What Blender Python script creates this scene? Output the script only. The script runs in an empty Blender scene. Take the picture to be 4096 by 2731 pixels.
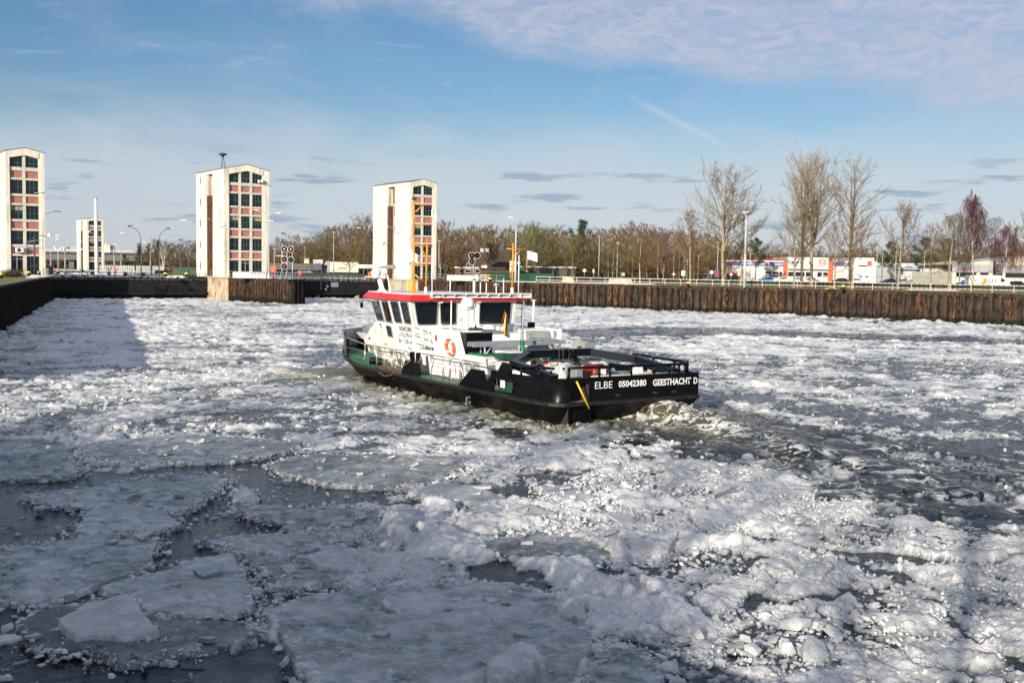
import bpy, math, random
import numpy as np
from math import sin, cos, pi, radians, atan2, atan, sqrt
from mathutils import Matrix, Vector

scene = bpy.context.scene
COL = scene.collection
WL = -0.15                       # water level
CAM = np.array([0.0, 0.0, 5.3])
FOC = 4200.0                     # focal length in pixels of a 4096 wide frame

# ------------------------------------------------------------------ camera
_pitch, _roll = atan((1365.5 - 1088) / FOC), atan(.016)
_f = np.array([0, cos(_pitch), -sin(_pitch)]); _r0 = np.array([1.0, 0, 0]); _u0 = np.cross(_r0, _f)
_r = cos(_roll) * _r0 + sin(_roll) * _u0; _u = -sin(_roll) * _r0 + cos(_roll) * _u0
cd = bpy.data.cameras.new('camera'); cam = bpy.data.objects.new('camera', cd); COL.objects.link(cam)
cd.sensor_width = 36; cd.lens = 36 * FOC / 4096; cd.clip_start = .1; cd.clip_end = 6000
cam.matrix_world = Matrix(((_r[0], _u[0], -_f[0], CAM[0]), (_r[1], _u[1], -_f[1], CAM[1]), (_r[2], _u[2], -_f[2], CAM[2]), (0, 0, 0, 1)))
scene.camera = cam

# ------------------------------------------------------------------ world
SUN_EL = radians(15.6); SUN_AZ = atan2(-.42, -.91)
w = bpy.data.worlds.new('World'); scene.world = w; w.use_nodes = True
nt = w.node_tree; nt.nodes.clear()
def N(t, **k):
    n = nt.nodes.new(t)
    for a, b in k.items(): setattr(n, a, b)
    return n
def L(a, b): nt.links.new(a, b)
def mth(op, a, b=None, c=None, clamp=False):
    n = N('ShaderNodeMath', operation=op); n.use_clamp = clamp
    for i, v in enumerate((a, b, c)):
        if v is None: continue
        if isinstance(v, (int, float)): n.inputs[i].default_value = v
        else: L(v, n.inputs[i])
    return n.outputs[0]
def ramp01(x, lo, hi):
    n = N('ShaderNodeMapRange', interpolation_type='SMOOTHSTEP'); L(x, n.inputs['Value'])
    n.inputs['From Min'].default_value = lo; n.inputs['From Max'].default_value = hi
    return n.outputs[0]
def noise(vec, scale, detail=5, rough=.55, dist=0.0):
    n = N('ShaderNodeTexNoise'); n.inputs['Scale'].default_value = scale; n.inputs['Detail'].default_value = detail
    n.inputs['Roughness'].default_value = rough; n.inputs['Distortion'].default_value = dist; L(vec, n.inputs['Vector']); return n.outputs['Fac']
sky = N('ShaderNodeTexSky'); sky.sky_type = 'NISHITA'; sky.sun_disc = False
sky.sun_elevation = SUN_EL; sky.sun_rotation = SUN_AZ % (2 * pi); sky.air_density = 1.0; sky.dust_density = .6; sky.ozone_density = 2.2; sky.altitude = 0
tc = N('ShaderNodeTexCoord'); sp = N('ShaderNodeSeparateXYZ'); L(tc.outputs['Generated'], sp.inputs[0])
X, Y, Z = sp.outputs
az = mth('ARCTAN2', X, Y); el = mth('ARCSINE', Z)
A = mth('MULTIPLY', az, 4.2); E = mth('MULTIPLY', el, 4.2)      # thousands of pixels, roughly
cb = N('ShaderNodeCombineXYZ'); L(A, cb.inputs[0]); L(E, cb.inputs[1])
def scaled(sx, sy, ox=0.0):
    m = N('ShaderNodeMapping'); L(cb.outputs[0], m.inputs[0]); m.inputs['Scale'].default_value = (sx, sy, 1); m.inputs['Location'].default_value = (ox, ox * .7, ox); return m.outputs[0]
# high mottled layer: its lower edge slopes down to the right
edge = mth('MAXIMUM', mth('SUBTRACT', .84, mth('MULTIPLY', A, .165)), .35)
warp = noise(scaled(1.0, 2.2, 3), 1.6, 4, .6)
d1 = mth('ADD', mth('SUBTRACT', E, edge), mth('MULTIPLY', mth('SUBTRACT', warp, .5), .45))
high = mth('MULTIPLY', ramp01(d1, -.03, .16), mth('SUBTRACT', 1.0, mth('MULTIPLY', mth('MULTIPLY', ramp01(d1, .55, 1.0), mth('SUBTRACT', 1.0, ramp01(E, 2.3, 3.2))), .8)))  # thinned above the view; unseen overhead cloud added to whiten the fill light
mott = noise(scaled(1.3, 3.4, 7), 6.5, 8, .66, 1.1)
mott2 = noise(scaled(1, 2.4, 5), 2.2, 5, .6)
high = mth('MULTIPLY', high, mth('ADD', .42, mth('MULTIPLY', ramp01(mott, .30, .72), mth('ADD', .12, mth('MULTIPLY', mott2, .7)))), clamp=True)
# thin veils on the left
veil = mth('MULTIPLY', ramp01(noise(scaled(.8, 2.6, 1), 1.5, 6, .55, .6), .46, .78), .30)
wisp = mth('MULTIPLY', ramp01(noise(scaled(1.2, 5.0, 12), 3.0, 8, .65, .8), .56, .78), .5)
wisp = mth('MULTIPLY', wisp, ramp01(E, .55, .8))
# pale layer low over the horizon
low = mth('MULTIPLY', mth('SUBTRACT', 1.0, ramp01(mth('ADD', E, mth('MULTIPLY', mth('SUBTRACT', mott2, .5), .35)), .30, .68)), .78)
# dark flat stratus pieces near the horizon
st = noise(scaled(1.0, 7.5, 21), 2.7, 6, .55, .25)
stm = mth('MULTIPLY', ramp01(st, .555, .66), mth('MULTIPLY', ramp01(E, .03, .12), mth('SUBTRACT', 1.0, ramp01(E, .36, .5))))
ctr = mth('SUBTRACT', mth('ABSOLUTE', mth('ADD', mth('SUBTRACT', E, .60), mth('MULTIPLY', mth('SUBTRACT', A, .62), .5))), 0)
ctr = mth('MULTIPLY', mth('SUBTRACT', 1.0, ramp01(ctr, .004, .022)), mth('MULTIPLY', ramp01(A, .40, .58), mth('SUBTRACT', 1.0, ramp01(A, .76, .86))))
def mix(f, a, b):
    n = N('ShaderNodeMix', data_type='RGBA'); L(f, n.inputs[0])
    for s, v in ((6, a), (7, b)):
        if isinstance(v, tuple): n.inputs[s].default_value = v + (1,)
        else: L(v, n.inputs[s])
    return n.outputs[2]
hsv = N('ShaderNodeHueSaturation'); hsv.inputs['Saturation'].default_value = 1.24; hsv.inputs['Value'].default_value = 1.0; L(sky.outputs[0], hsv.inputs['Color'])
tn = N('ShaderNodeMix', data_type='RGBA', blend_type='MULTIPLY'); tn.inputs[0].default_value = 1.0; L(hsv.outputs[0], tn.inputs[6]); tn.inputs[7].default_value = (1.12, 1.07, 1.14, 1)
c = tn.outputs[2]
c = mix(low, c, (6.5, 7.1, 8.1))
c = mix(mth('ADD', veil, wisp, clamp=True), c, (5.6, 6.1, 7.4))
c = mix(high, c, (5.9, 6.2, 7.4))
c = mix(mth('MULTIPLY', stm, .68), c, (2.9, 4.0, 5.6))
c = mix(mth('MULTIPLY', ctr, .35), c, (7.0, 7.4, 8.2))
bg = N('ShaderNodeBackground'); L(c, bg.inputs[0]); bg.inputs[1].default_value = .069
wo = N('ShaderNodeOutputWorld'); L(bg.outputs[0], wo.inputs[0])

# ------------------------------------------------------------------ sun and exposure
sd = bpy.data.lights.new('sun', 'SUN'); sd.energy = 5.0; sd.angle = radians(.5); sd.color = (1.0, .90, .755)
sun = bpy.data.objects.new('sun', sd); COL.objects.link(sun)
sdir = Vector((.42 * cos(SUN_EL), .907 * cos(SUN_EL), -sin(SUN_EL)))
sun.rotation_euler = sdir.to_track_quat('-Z', 'Y').to_euler(); sun.location = (-30, -60, 40)
vs = scene.view_settings; vs.view_transform = 'Standard'; vs.look = 'None'; vs.gamma = 1; vs.use_curve_mapping = False; vs.exposure = 0.42
scene.render.engine = 'CYCLES'

# ------------------------------------------------------------------ helpers
def ray(px, py): return _f + _r * (px - 2048) / FOC - _u * (py - 1365.5) / FOC
def atz(px, py, z=WL):
    d = ray(px, py); return CAM + d * ((z - CAM[2]) / d[2])
def at(px, py, D):
    d = ray(px, py); return CAM + d * (D / d[1])
def gx(px, D, z=3.7):            # x of a thing standing at depth D seen in column px
    lo, hi = -1.2 * D, 1.2 * D
    for _ in range(30):
        m = (lo + hi) / 2; q = np.array([m, D, z]) - CAM
        if 2048 + FOC * (q @ _r) / (q @ _f) < px: lo = m
        else: hi = m
    return (lo + hi) / 2
def gz(px, py, D): return at(px, py, D)[2]

MATS = {}
def pm(name, col, rough=.6, var=.12, vs=3.0, metal=0.0, bump=0.0, bs=30.0, col2=None, stretch=(1, 1, 1), spec=.5, lo=.35, hi=.65, emit=None, det=4, coat=0, tide=None):
    if name in MATS: return MATS[name]
    m = bpy.data.materials.new(name); m.use_nodes = True; t = m.node_tree; b = t.nodes['Principled BSDF']
    b.inputs['Roughness'].default_value = rough; b.inputs['Metallic'].default_value = metal; b.inputs['Specular IOR Level'].default_value = spec
    if coat: b.inputs['Coat Weight'].default_value = coat; b.inputs['Coat Roughness'].default_value = .1
    tc = t.nodes.new('ShaderNodeTexCoord'); mp = t.nodes.new('ShaderNodeMapping'); mp.inputs['Scale'].default_value = stretch
    oi = t.nodes.new('ShaderNodeObjectInfo'); t.links.new(tc.outputs['Object'], mp.inputs[0])
    cx = t.nodes.new('ShaderNodeCombineXYZ'); ml = t.nodes.new('ShaderNodeMath'); ml.operation = 'MULTIPLY'; ml.inputs[1].default_value = 37.0
    t.links.new(oi.outputs['Random'], ml.inputs[0]); t.links.new(ml.outputs[0], cx.inputs[0]); t.links.new(ml.outputs[0], cx.inputs[2]); t.links.new(cx.outputs[0], mp.inputs['Location'])
    c2 = col2 or tuple(min(1, x * (1 + var)) for x in col); c1 = col if col2 else tuple(x * (1 - var) for x in col)
    nz = t.nodes.new('ShaderNodeTexNoise'); nz.inputs['Scale'].default_value = vs; nz.inputs['Detail'].default_value = det; nz.inputs['Roughness'].default_value = .6
    t.links.new(mp.outputs[0], nz.inputs['Vector'])
    mr = t.nodes.new('ShaderNodeMapRange'); mr.inputs['From Min'].default_value = lo; mr.inputs['From Max'].default_value = hi; t.links.new(nz.outputs['Fac'], mr.inputs[0])
    mx = t.nodes.new('ShaderNodeMix'); mx.data_type = 'RGBA'; mx.inputs[6].default_value = c1 + (1,); mx.inputs[7].default_value = c2 + (1,)
    t.links.new(mr.outputs[0], mx.inputs[0]); t.links.new(mx.outputs[2], b.inputs['Base Color'])
    if tide:      # weed and wet band left by the changing water level
        sz = t.nodes.new('ShaderNodeSeparateXYZ'); t.links.new(tc.outputs['Object'], sz.inputs[0]); n3 = t.nodes.new('ShaderNodeTexNoise'); n3.inputs['Scale'].default_value = 2.2; t.links.new(mp.outputs[0], n3.inputs['Vector'])
        ad = t.nodes.new('ShaderNodeMath'); ad.operation = 'MULTIPLY_ADD'; ad.inputs[1].default_value = -1.0; t.links.new(n3.outputs['Fac'], ad.inputs[0]); t.links.new(sz.outputs[2], ad.inputs[2])
        m2 = t.nodes.new('ShaderNodeMapRange'); m2.inputs[1].default_value = tide - .5; m2.inputs[2].default_value = tide - .25; t.links.new(ad.outputs[0], m2.inputs[0])
        m3 = t.nodes.new('ShaderNodeMix'); m3.data_type = 'RGBA'; m3.inputs[6].default_value = (.016, .015, .010, 1); t.links.new(m2.outputs[0], m3.inputs[0]); t.links.new(mx.outputs[2], m3.inputs[7]); t.links.new(m3.outputs[2], b.inputs['Base Color'])
    if bump:
        n2 = t.nodes.new('ShaderNodeTexNoise'); n2.inputs['Scale'].default_value = bs; n2.inputs['Detail'].default_value = 4; t.links.new(mp.outputs[0], n2.inputs['Vector'])
        bp = t.nodes.new('ShaderNodeBump'); bp.inputs['Strength'].default_value = bump; bp.inputs['Distance'].default_value = .02; t.links.new(n2.outputs['Fac'], bp.inputs['Height']); t.links.new(bp.outputs[0], b.inputs['Normal'])
    if emit: b.inputs['Emission Color'].default_value = emit[0] + (1,); b.inputs['Emission Strength'].default_value = emit[1]
    MATS[name] = m; return m

class MB:
    def __init__(s): s.v = []; s.f = []; s.m = []; s.sm = []
    def add(s, vs, fs, m=0, smooth=False):
        o = len(s.v); s.v += [tuple(map(float, p)) for p in vs]
        for f in fs: s.f.append(tuple(i + o for i in f)); s.m.append(m); s.sm.append(smooth)
        return s
    def box(s, x0, x1, y0, y1, z0, z1, m=0):
        return s.add([(x, y, z) for z in (z0, z1) for y in (y0, y1) for x in (x0, x1)], [(0, 2, 3, 1), (4, 5, 7, 6), (0, 1, 5, 4), (2, 6, 7, 3), (0, 4, 6, 2), (1, 3, 7, 5)], m)
    def obox(s, c, size, yaw=0, m=0, pitch=0):
        h = [x / 2 for x in size]; R = Matrix.Rotation(yaw, 3, 'Z') @ Matrix.Rotation(pitch, 3, 'Y')
        vs = [Vector(c) + R @ Vector((x * h[0], y * h[1], z * h[2])) for z in (-1, 1) for y in (-1, 1) for x in (-1, 1)]
        return s.add(vs, [(0, 2, 3, 1), (4, 5, 7, 6), (0, 1, 5, 4), (2, 6, 7, 3), (0, 4, 6, 2), (1, 3, 7, 5)], m)
    def hexa(s, b, t, m=0):      # bottom loop, top loop (same count)
        n = len(b); return s.add(list(b) + list(t), [tuple(range(n))[::-1], tuple(range(n, 2 * n))] + [(i, (i + 1) % n, n + (i + 1) % n, n + i) for i in range(n)], m)
    def prism(s, poly, z0, z1, m=0): return s.hexa([(x, y, z0) for x, y in poly], [(x, y, z1) for x, y in poly], m)
    def slab(s, pts, vec, m=0):
        vec = np.array(vec, float); return s.hexa([np.array(p, float) for p in pts], [np.array(p, float) + vec for p in pts], m)
    def tube(s, p, q, r, r2=None, n=8, m=0, cap=True, smooth=True):
        p = Vector(p); q = Vector(q); r2 = r if r2 is None else r2; d = q - p
        if d.length < 1e-6: return s
        d.normalize(); a = d.cross(Vector((0, 0, 1)) if abs(d.z) < .9 else Vector((1, 0, 0))).normalized(); b = d.cross(a)
        vs = [p + (a * cos(2 * pi * i / n) + b * sin(2 * pi * i / n)) * r for i in range(n)] + [q + (a * cos(2 * pi * i / n) + b * sin(2 * pi * i / n)) * r2 for i in range(n)]
        o = len(s.v); s.add(vs, [(i, n + i, n + (i + 1) % n, (i + 1) % n) for i in range(n)], m, smooth)
        if cap: s.f += [tuple(range(o, o + n)), tuple(range(o + 2 * n - 1, o + n - 1, -1))]; s.m += [m, m]; s.sm += [False, False]
        return s
    def path(s, pts, r, n=6, m=0):
        for a, b in zip(pts[:-1], pts[1:]): s.tube(a, b, r, n=n, m=m)
        return s
    def ball(s, c, r, m=0, nu=12, nv=8, sz=1.0, half=False):
        vs = []; fs = []
        for j in range(nv + 1):
            th = pi * j / nv if not half else pi / 2 * j / nv
            for i in range(nu): vs.append((c[0] + r * sin(th) * cos(2 * pi * i / nu), c[1] + r * sin(th) * sin(2 * pi * i / nu), c[2] + r * sz * cos(th)))
        for j in range(nv):
            for i in range(nu): fs.append((j * nu + i, (j + 1) * nu + i, (j + 1) * nu + (i + 1) % nu, j * nu + (i + 1) % nu))
        return s.add(vs, fs, m, True)
    def lathe(s, prof, c=(0, 0, 0), n=14, m=0):
        vs = [(c[0] + r * cos(2 * pi * i / n), c[1] + r * sin(2 * pi * i / n), c[2] + z) for r, z in prof for i in range(n)]
        return s.add(vs, [(j * n + i, j * n + (i + 1) % n, (j + 1) * n + (i + 1) % n, (j + 1) * n + i) for j in range(len(prof) - 1) for i in range(n)], m, True)
    def build(s, name, mats, parent=None, loc=None, yaw=0, bevel=0):
        me = bpy.data.meshes.new(name); me.from_pydata(s.v, [], s.f)
        for m in (mats if isinstance(mats, (list, tuple)) else [mats]): me.materials.append(m)
        me.polygons.foreach_set('material_index', s.m); me.polygons.foreach_set('use_smooth', s.sm); me.update()
        o = bpy.data.objects.new(name, me); COL.objects.link(o)
        if parent: o.parent = parent
        if loc is not None: o.location = loc; o.rotation_euler.z = yaw
        if bevel: b = o.modifiers.new('bevel', 'BEVEL'); b.width = bevel; b.segments = 2; b.limit_method = 'ANGLE'; b.angle_limit = radians(40)
        return o
def tag(o, label=None, cat=None, group=None, kind=None):
    for k, v in (('label', label), ('category', cat), ('group', group), ('kind', kind)):
        if v: o[k] = v
    return o
def empty(name, loc, yaw=0, label=None, cat=None, group=None):
    o = bpy.data.objects.new(name, None); COL.objects.link(o); o.location = loc; o.rotation_euler.z = yaw; o.empty_display_size = .2
    return tag(o, label, cat, group)
KIDS = {}
def children(o): return [c for c in COL.objects if c.parent == o]
def dup(root, loc, yaw=0, label=None, scale=None, kids=None):
    r = root.copy(); COL.objects.link(r); r.location = loc; r.rotation_euler.z = yaw
    if label: r['label'] = label
    if scale: r.scale = scale if isinstance(scale, tuple) else (scale,) * 3
    for ch, gs in (kids if kids is not None else tree_of(root)):
        c = ch.copy(); COL.objects.link(c); c.parent = r
        for g in gs:
            d = g.copy(); COL.objects.link(d); d.parent = c
    return r
def tree_of(root):
    k = children(root); return [(c, children(c)) for c in k]
def text(s, parent, mat, origin, xdir, ydir, w, h, name='lettering', depth=.006, bold=.012):
    """flat lettering fitted to w x h with its lower left corner at origin"""
    cu = bpy.data.curves.new(name, 'FONT'); cu.body = s; cu.extrude = 0; cu.offset = bold; cu.resolution_u = 3
    tmp = bpy.data.objects.new('tmp', cu); COL.objects.link(tmp); dg = bpy.context.evaluated_depsgraph_get(); dg.update()
    me = bpy.data.meshes.new_from_object(tmp.evaluated_get(dg)); COL.objects.unlink(tmp); bpy.data.objects.remove(tmp)
    n = len(me.vertices); co = np.empty(n * 3); me.vertices.foreach_get('co', co); co = co.reshape(-1, 3)
    mn, mx_ = co.min(0), co.max(0); uv = (co - mn) / np.maximum(mx_ - mn, 1e-6)
    xd = np.array(xdir, float); xd /= np.linalg.norm(xd); yd = np.array(ydir, float); yd /= np.linalg.norm(yd); nz = np.cross(xd, yd)
    P = np.array(origin, float) + uv[:, :1] * w * xd + uv[:, 1:2] * h * yd + nz * depth
    me.vertices.foreach_set('co', P.ravel()); me.materials.clear(); me.materials.append(mat); me.update(); me.name = name
    o = bpy.data.objects.new(name, me); COL.objects.link(o); o.parent = parent; return o

# materials
M = dict(
 cream=pm('tower_concrete', (.40, .36, .28), .85, col2=(.74, .70, .59), vs=1.1, stretch=(1, 1, .16), bump=.25, bs=12, lo=.26, hi=.52, det=8),
 creamfine=pm('frame_concrete', (.52, .49, .41), .8, col2=(.66, .63, .53), vs=1.6, stretch=(1, 1, .4)),
 conc=pm('concrete', (.30, .27, .22), .9, col2=(.50, .44, .34), vs=1.3, stretch=(1, 1, .35), bump=.4, bs=8),
 pierconc=pm('stained_concrete', (.24, .17, .11), .9, col2=(.55, .42, .30), vs=1.1, stretch=(1, 1, .45), bump=.4, bs=8, lo=.4, hi=.6),
 glass=pm('dark_glass', (.004, .007, .009), .05, col2=(.012, .018, .021), vs=.6, spec=.5),
 teal=pm('teal_window_frame', (.075, .17, .18), .5),
 redp=pm('red_panel', (.50, .21, .165), .6, var=.1), palep=pm('pale_rib', (.72, .58, .50), .6),
 roof=pm('grey_roofing', (.16, .17, .15), .8), rust=pm('rusty_groove', (.055, .028, .018), .85, col2=(.13, .065, .035), vs=3, stretch=(1, 1, .3)),
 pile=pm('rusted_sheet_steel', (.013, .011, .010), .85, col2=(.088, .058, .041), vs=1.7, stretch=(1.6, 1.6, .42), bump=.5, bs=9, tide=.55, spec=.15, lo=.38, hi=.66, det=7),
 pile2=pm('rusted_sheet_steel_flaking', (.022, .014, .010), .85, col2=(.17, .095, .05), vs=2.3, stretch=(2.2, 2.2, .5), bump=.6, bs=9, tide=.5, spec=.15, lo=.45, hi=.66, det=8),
 piled=pm('shaded_sheet_steel', (.010, .009, .008), .8, col2=(.028, .023, .020), vs=1.5, stretch=(1, 1, .3), bump=.3, bs=8, spec=.06),  # darker copy of the sheet steel, the wall's shade put into its colour
 gate=pm('black_gate_paint', (.010, .011, .012), .5, col2=(.024, .024, .025), vs=.8, bump=.12, bs=3, spec=.12),
 galv=pm('galvanised_steel', (.36, .38, .39), .45, metal=.3, var=.15), lampm=pm('lamp_post_grey', (.42, .43, .43), .5, var=.1), lens_=pm('lamp_lens', (.55, .50, .40), .3),
 dark=pm('dark_steel', (.05, .05, .055), .55), black=pm('black_paint', (.004, .004, .005), .32, var=.35, vs=2.5, bump=.04, bs=6, spec=.16),
 hullb=pm('hull_black_paint', (.005, .005, .005), .4, col2=(.030, .024, .021), vs=1.2, stretch=(.5, .5, 1.2), bump=.2, bs=5, lo=.48, hi=.75, det=7, spec=.13),
 rub=pm('rubbing_strake_black', (.008, .008, .009), .5, col2=(.035, .032, .032), vs=5, bump=.4, bs=14, lo=.5, hi=.72),
 gant=pm('gantry_blue_black', (.004, .006, .013), .28, var=.3, spec=.25),
 white=pm('ship_white_paint', (.78, .77, .74), .35, col2=(.84, .83, .80), vs=1.2, bump=.03, bs=3),
 white2=pm('plain_white_paint', (.76, .75, .72), .5, var=.04), grey=pm('mid_grey_paint', (.22, .25, .28), .5), lgrey=pm('light_grey_paint', (.40, .41, .40), .5),
 red=pm('visor_red_paint', (.70, .022, .020), .35, var=.06), redbox=pm('signal_red_paint', (.62, .03, .02), .4), dkred=pm('dark_red_cover', (.22, .008, .012), .45),
 green=pm('deck_green_paint', (.010, .085, .035), .55, col2=(.022, .14, .06), vs=3, bump=.15, bs=10), dkgreen=pm('dark_green_paint', (.01, .06, .035), .5),
 orange=pm('mast_orange_paint', (.64, .27, .025), .4, var=.08), buoy=pm('lifebuoy_orange', (.80, .13, .02), .5), tape=pm('reflective_tape', (.6, .6, .58), .3),
 steel=pm('stainless_steel', (.55, .52, .47), .28, metal=.75, var=.1), chain=pm('rusty_chain', (.10, .045, .02), .8, col2=(.28, .12, .05), vs=20),
 yellow=pm('yellow_paint', (.70, .52, .03), .5), letter=pm('white_lettering', (.78, .78, .76), .5, var=.02), ink=pm('black_lettering', (.015, .015, .018), .5), blue=pm('blue_paint', (.02, .09, .42), .45), navy=pm('navy_lettering', (.015, .03, .16), .5),
 wood=pm('varnished_wood', (.28, .09, .03), .4), cloth=pm('white_flag_cloth', (.74, .74, .76), .8), fblack=pm('flag_black', (.02, .02, .022), .8), fred=pm('flag_red', (.55, .02, .025), .8), fgold=pm('flag_gold', (.75, .45, .04), .8),
 tyre=pm('tyre_rubber', (.02, .02, .02), .8), brick=pm('brown_brick', (.13, .055, .038), .85, bump=.3), tile=pm('brown_roof_tiles', (.085, .055, .042), .85, var=.25, vs=6, stretch=(.3, 1, 1)), orangew=pm('shop_orange', (.58, .12, .045), .5), shopblue=pm('fascia_blue', (.05, .08, .27), .5),
 shopw=pm('shop_white_cladding', (.52, .52, .51), .6, var=.05, vs=.3), shopg=pm('shop_grey_cladding', (.34, .35, .37), .5), snow=pm('snow', (.80, .82, .85), .8, bump=.4, bs=5), wred=pm('red_light', (.5, .01, .01), .3, emit=((1, .05, .05), 3.0)), wwhite=pm('white_light', (.8, .8, .8), .3, emit=((1, 1, .95), .4)),
 tarp=pm('blue_tarpaulin', (.01, .12, .45), .5, bump=.8, bs=6), interior=pm('dark_interior', (.03, .02, .018), .9), windowfr=pm('grey_window_rim', (.26, .27, .27), .4), checker=pm('chequer_plate', (.25, .27, .28), .35, metal=.4, bump=.8, bs=60), curtain=pm('drawn_curtain', (.33, .31, .22), .9, vs=14, stretch=(4, 1, .1), var=.35))

# ================================================================== GROUND AND WATER
ca, sa = .8055, .5926                                   # lock axes: c runs right and away, a runs left and away
def CA(s, t, o=(-47.9, 175.0)): return (o[0] + ca * s - sa * t, o[1] + sa * s + ca * t)
SHIP_TH = radians(122.5); SHIP_O = (4.4, 38.9)
_cu, _su = cos(SHIP_TH), sin(SHIP_TH)
def ship_local(x, y): dx = x - SHIP_O[0]; dy = y - SHIP_O[1]; return dx * _cu + dy * _su, -dx * _su + dy * _cu
def ship_world(a, b): return SHIP_O[0] + a * _cu - b * _su, SHIP_O[1] + a * _su + b * _cu

LW = [(-76.0, 172.0), (-69.2, 158.5), (-41.2, 85.6), (-25.4, 44.5), (-36.0, 30.0)]            # left quay face
RW = [(-19.6, 196.5), (-17.0, 191.5), (0.2, 170.6), (14.5, 160.2), (29.3, 150.8), (47.0, 136.0), (59.6, 122.2), (80, 100), (110, 60)]    # right quay face
IS = [CA(0, 40), CA(0, 8), (-46.8, 173.6), (-33.6, 159.2), (-32.2, 161.0), CA(7.9, 9), CA(7.9, 40)]                     # lock island
def land(name, poly, z, mat, lab=None, kind='structure'):
    mb = MB(); mb.add([(x, y, z) for x, y in poly], [tuple(range(len(poly)))]); o = mb.build(name, mat); o['kind'] = kind; return o

def hashf(i, j, seed):
    h = (i.astype(np.int64) * 374761393 + j.astype(np.int64) * 668265263 + seed * 1442695041) & 0xffffffff
    h = ((h ^ (h >> 13)) * 1274126177) & 0xffffffff
    h = ((h ^ (h >> 16)) * 2246822519) & 0xffffffff
    return ((h ^ (h >> 15)) & 0xffffff) / float(0xffffff)
def vn(x, y, seed=0):
    i = np.floor(x); j = np.floor(y); fx = x - i; fy = y - j; fx = fx * fx * (3 - 2 * fx); fy = fy * fy * (3 - 2 * fy)
    a = hashf(i, j, seed); b = hashf(i + 1, j, seed); c = hashf(i, j + 1, seed); d = hashf(i + 1, j + 1, seed)
    return (a * (1 - fx) + b * fx) * (1 - fy) + (c * (1 - fx) + d * fx) * fy
def fbm(x, y, seed=0, o=4, g=.5):
    s = 0; a = 1; t = 0
    for k in range(o): s = s + a * vn(x * 2 ** k + 13.7 * k, y * 2 ** k - 7.3 * k, seed + k); t += a; a *= g
    return s / t
def lumps(x, y, cell, seed, rmin, rmax, cov, ratio=.55, tilt=.35, flat=.7):
    """height of the highest ice chunk over each point; chunks sit in jittered cells and exist where cov is high"""
    i0 = np.floor(x / cell); j0 = np.floor(y / cell); best = np.full(x.shape, -9.0)
    for di in (-1, 0, 1):
        for dj in (-1, 0, 1):
            i = i0 + di; j = j0 + dj
            cx = (i + .1 + .8 * hashf(i, j, seed)) * cell; cy = (j + .1 + .8 * hashf(i, j, seed + 1)) * cell
            h3 = hashf(i, j, seed + 2); r = (rmin + (rmax - rmin) * h3 ** 1.6)
            ex = np.clip((cov - hashf(i, j, seed + 3)) * 4 + .5, 0, 1); r = r * ex + 1e-4
            th = hashf(i, j, seed + 4) * 6.283; dx = x - cx; dy = y - cy; c_ = np.cos(th); s_ = np.sin(th)
            u = dx * c_ + dy * s_; v = (-dx * s_ + dy * c_) * (1.1 + .7 * hashf(i, j, seed + 5))
            d2 = (np.abs(u) ** 2.6 + np.abs(v) ** 2.6) ** (2 / 2.6) / (r * r)
            top = np.minimum(1 - d2, flat) * r * ratio + u * tilt * (hashf(i, j, seed + 6) - .35)
            best = np.maximum(best, np.where((d2 < 1) & (ex > 0), top, -9))
    return best
def world_poly(pts, sc=1.0, ox=0, oy=0, z=WL): return np.array([atz(ox + x / sc, oy + y / sc, z)[:2] for x, y in pts])
def sdist(x, y, P):
    """signed distance to polygon, positive inside"""
    d = np.full(x.shape, 1e9); inside = np.zeros(x.shape, bool); n = len(P)
    for k in range(n):
        ax, ay = P[k]; bx, by = P[(k + 1) % n]; ex, ey = bx - ax, by - ay
        t = np.clip(((x - ax) * ex + (y - ay) * ey) / (ex * ex + ey * ey + 1e-9), 0, 1)
        d = np.minimum(d, np.hypot(x - ax - t * ex, y - ay - t * ey))
        c_ = ((ay > y) != (by > y)) & (x < (bx - ax) * (y - ay) / (by - ay + 1e-12) + ax); inside ^= c_
    return np.where(inside, d, -d)
def chain_d(x, y, P):
    d = np.full(x.shape, 1e9)
    for k in range(len(P) - 1):
        ax, ay = P[k]; bx, by = P[k + 1]; ex, ey = bx - ax, by - ay
        t = np.clip(((x - ax) * ex + (y - ay) * ey) / (ex * ex + ey * ey + 1e-9), 0, 1)
        d = np.minimum(d, np.hypot(x - ax - t * ex, y - ay - t * ey))
    return d
def sst(x, a, b): t = np.clip((x - a) / (b - a), 0, 1); return t * t * (3 - 2 * t)

def floe_z(a, b): return a, b
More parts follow.
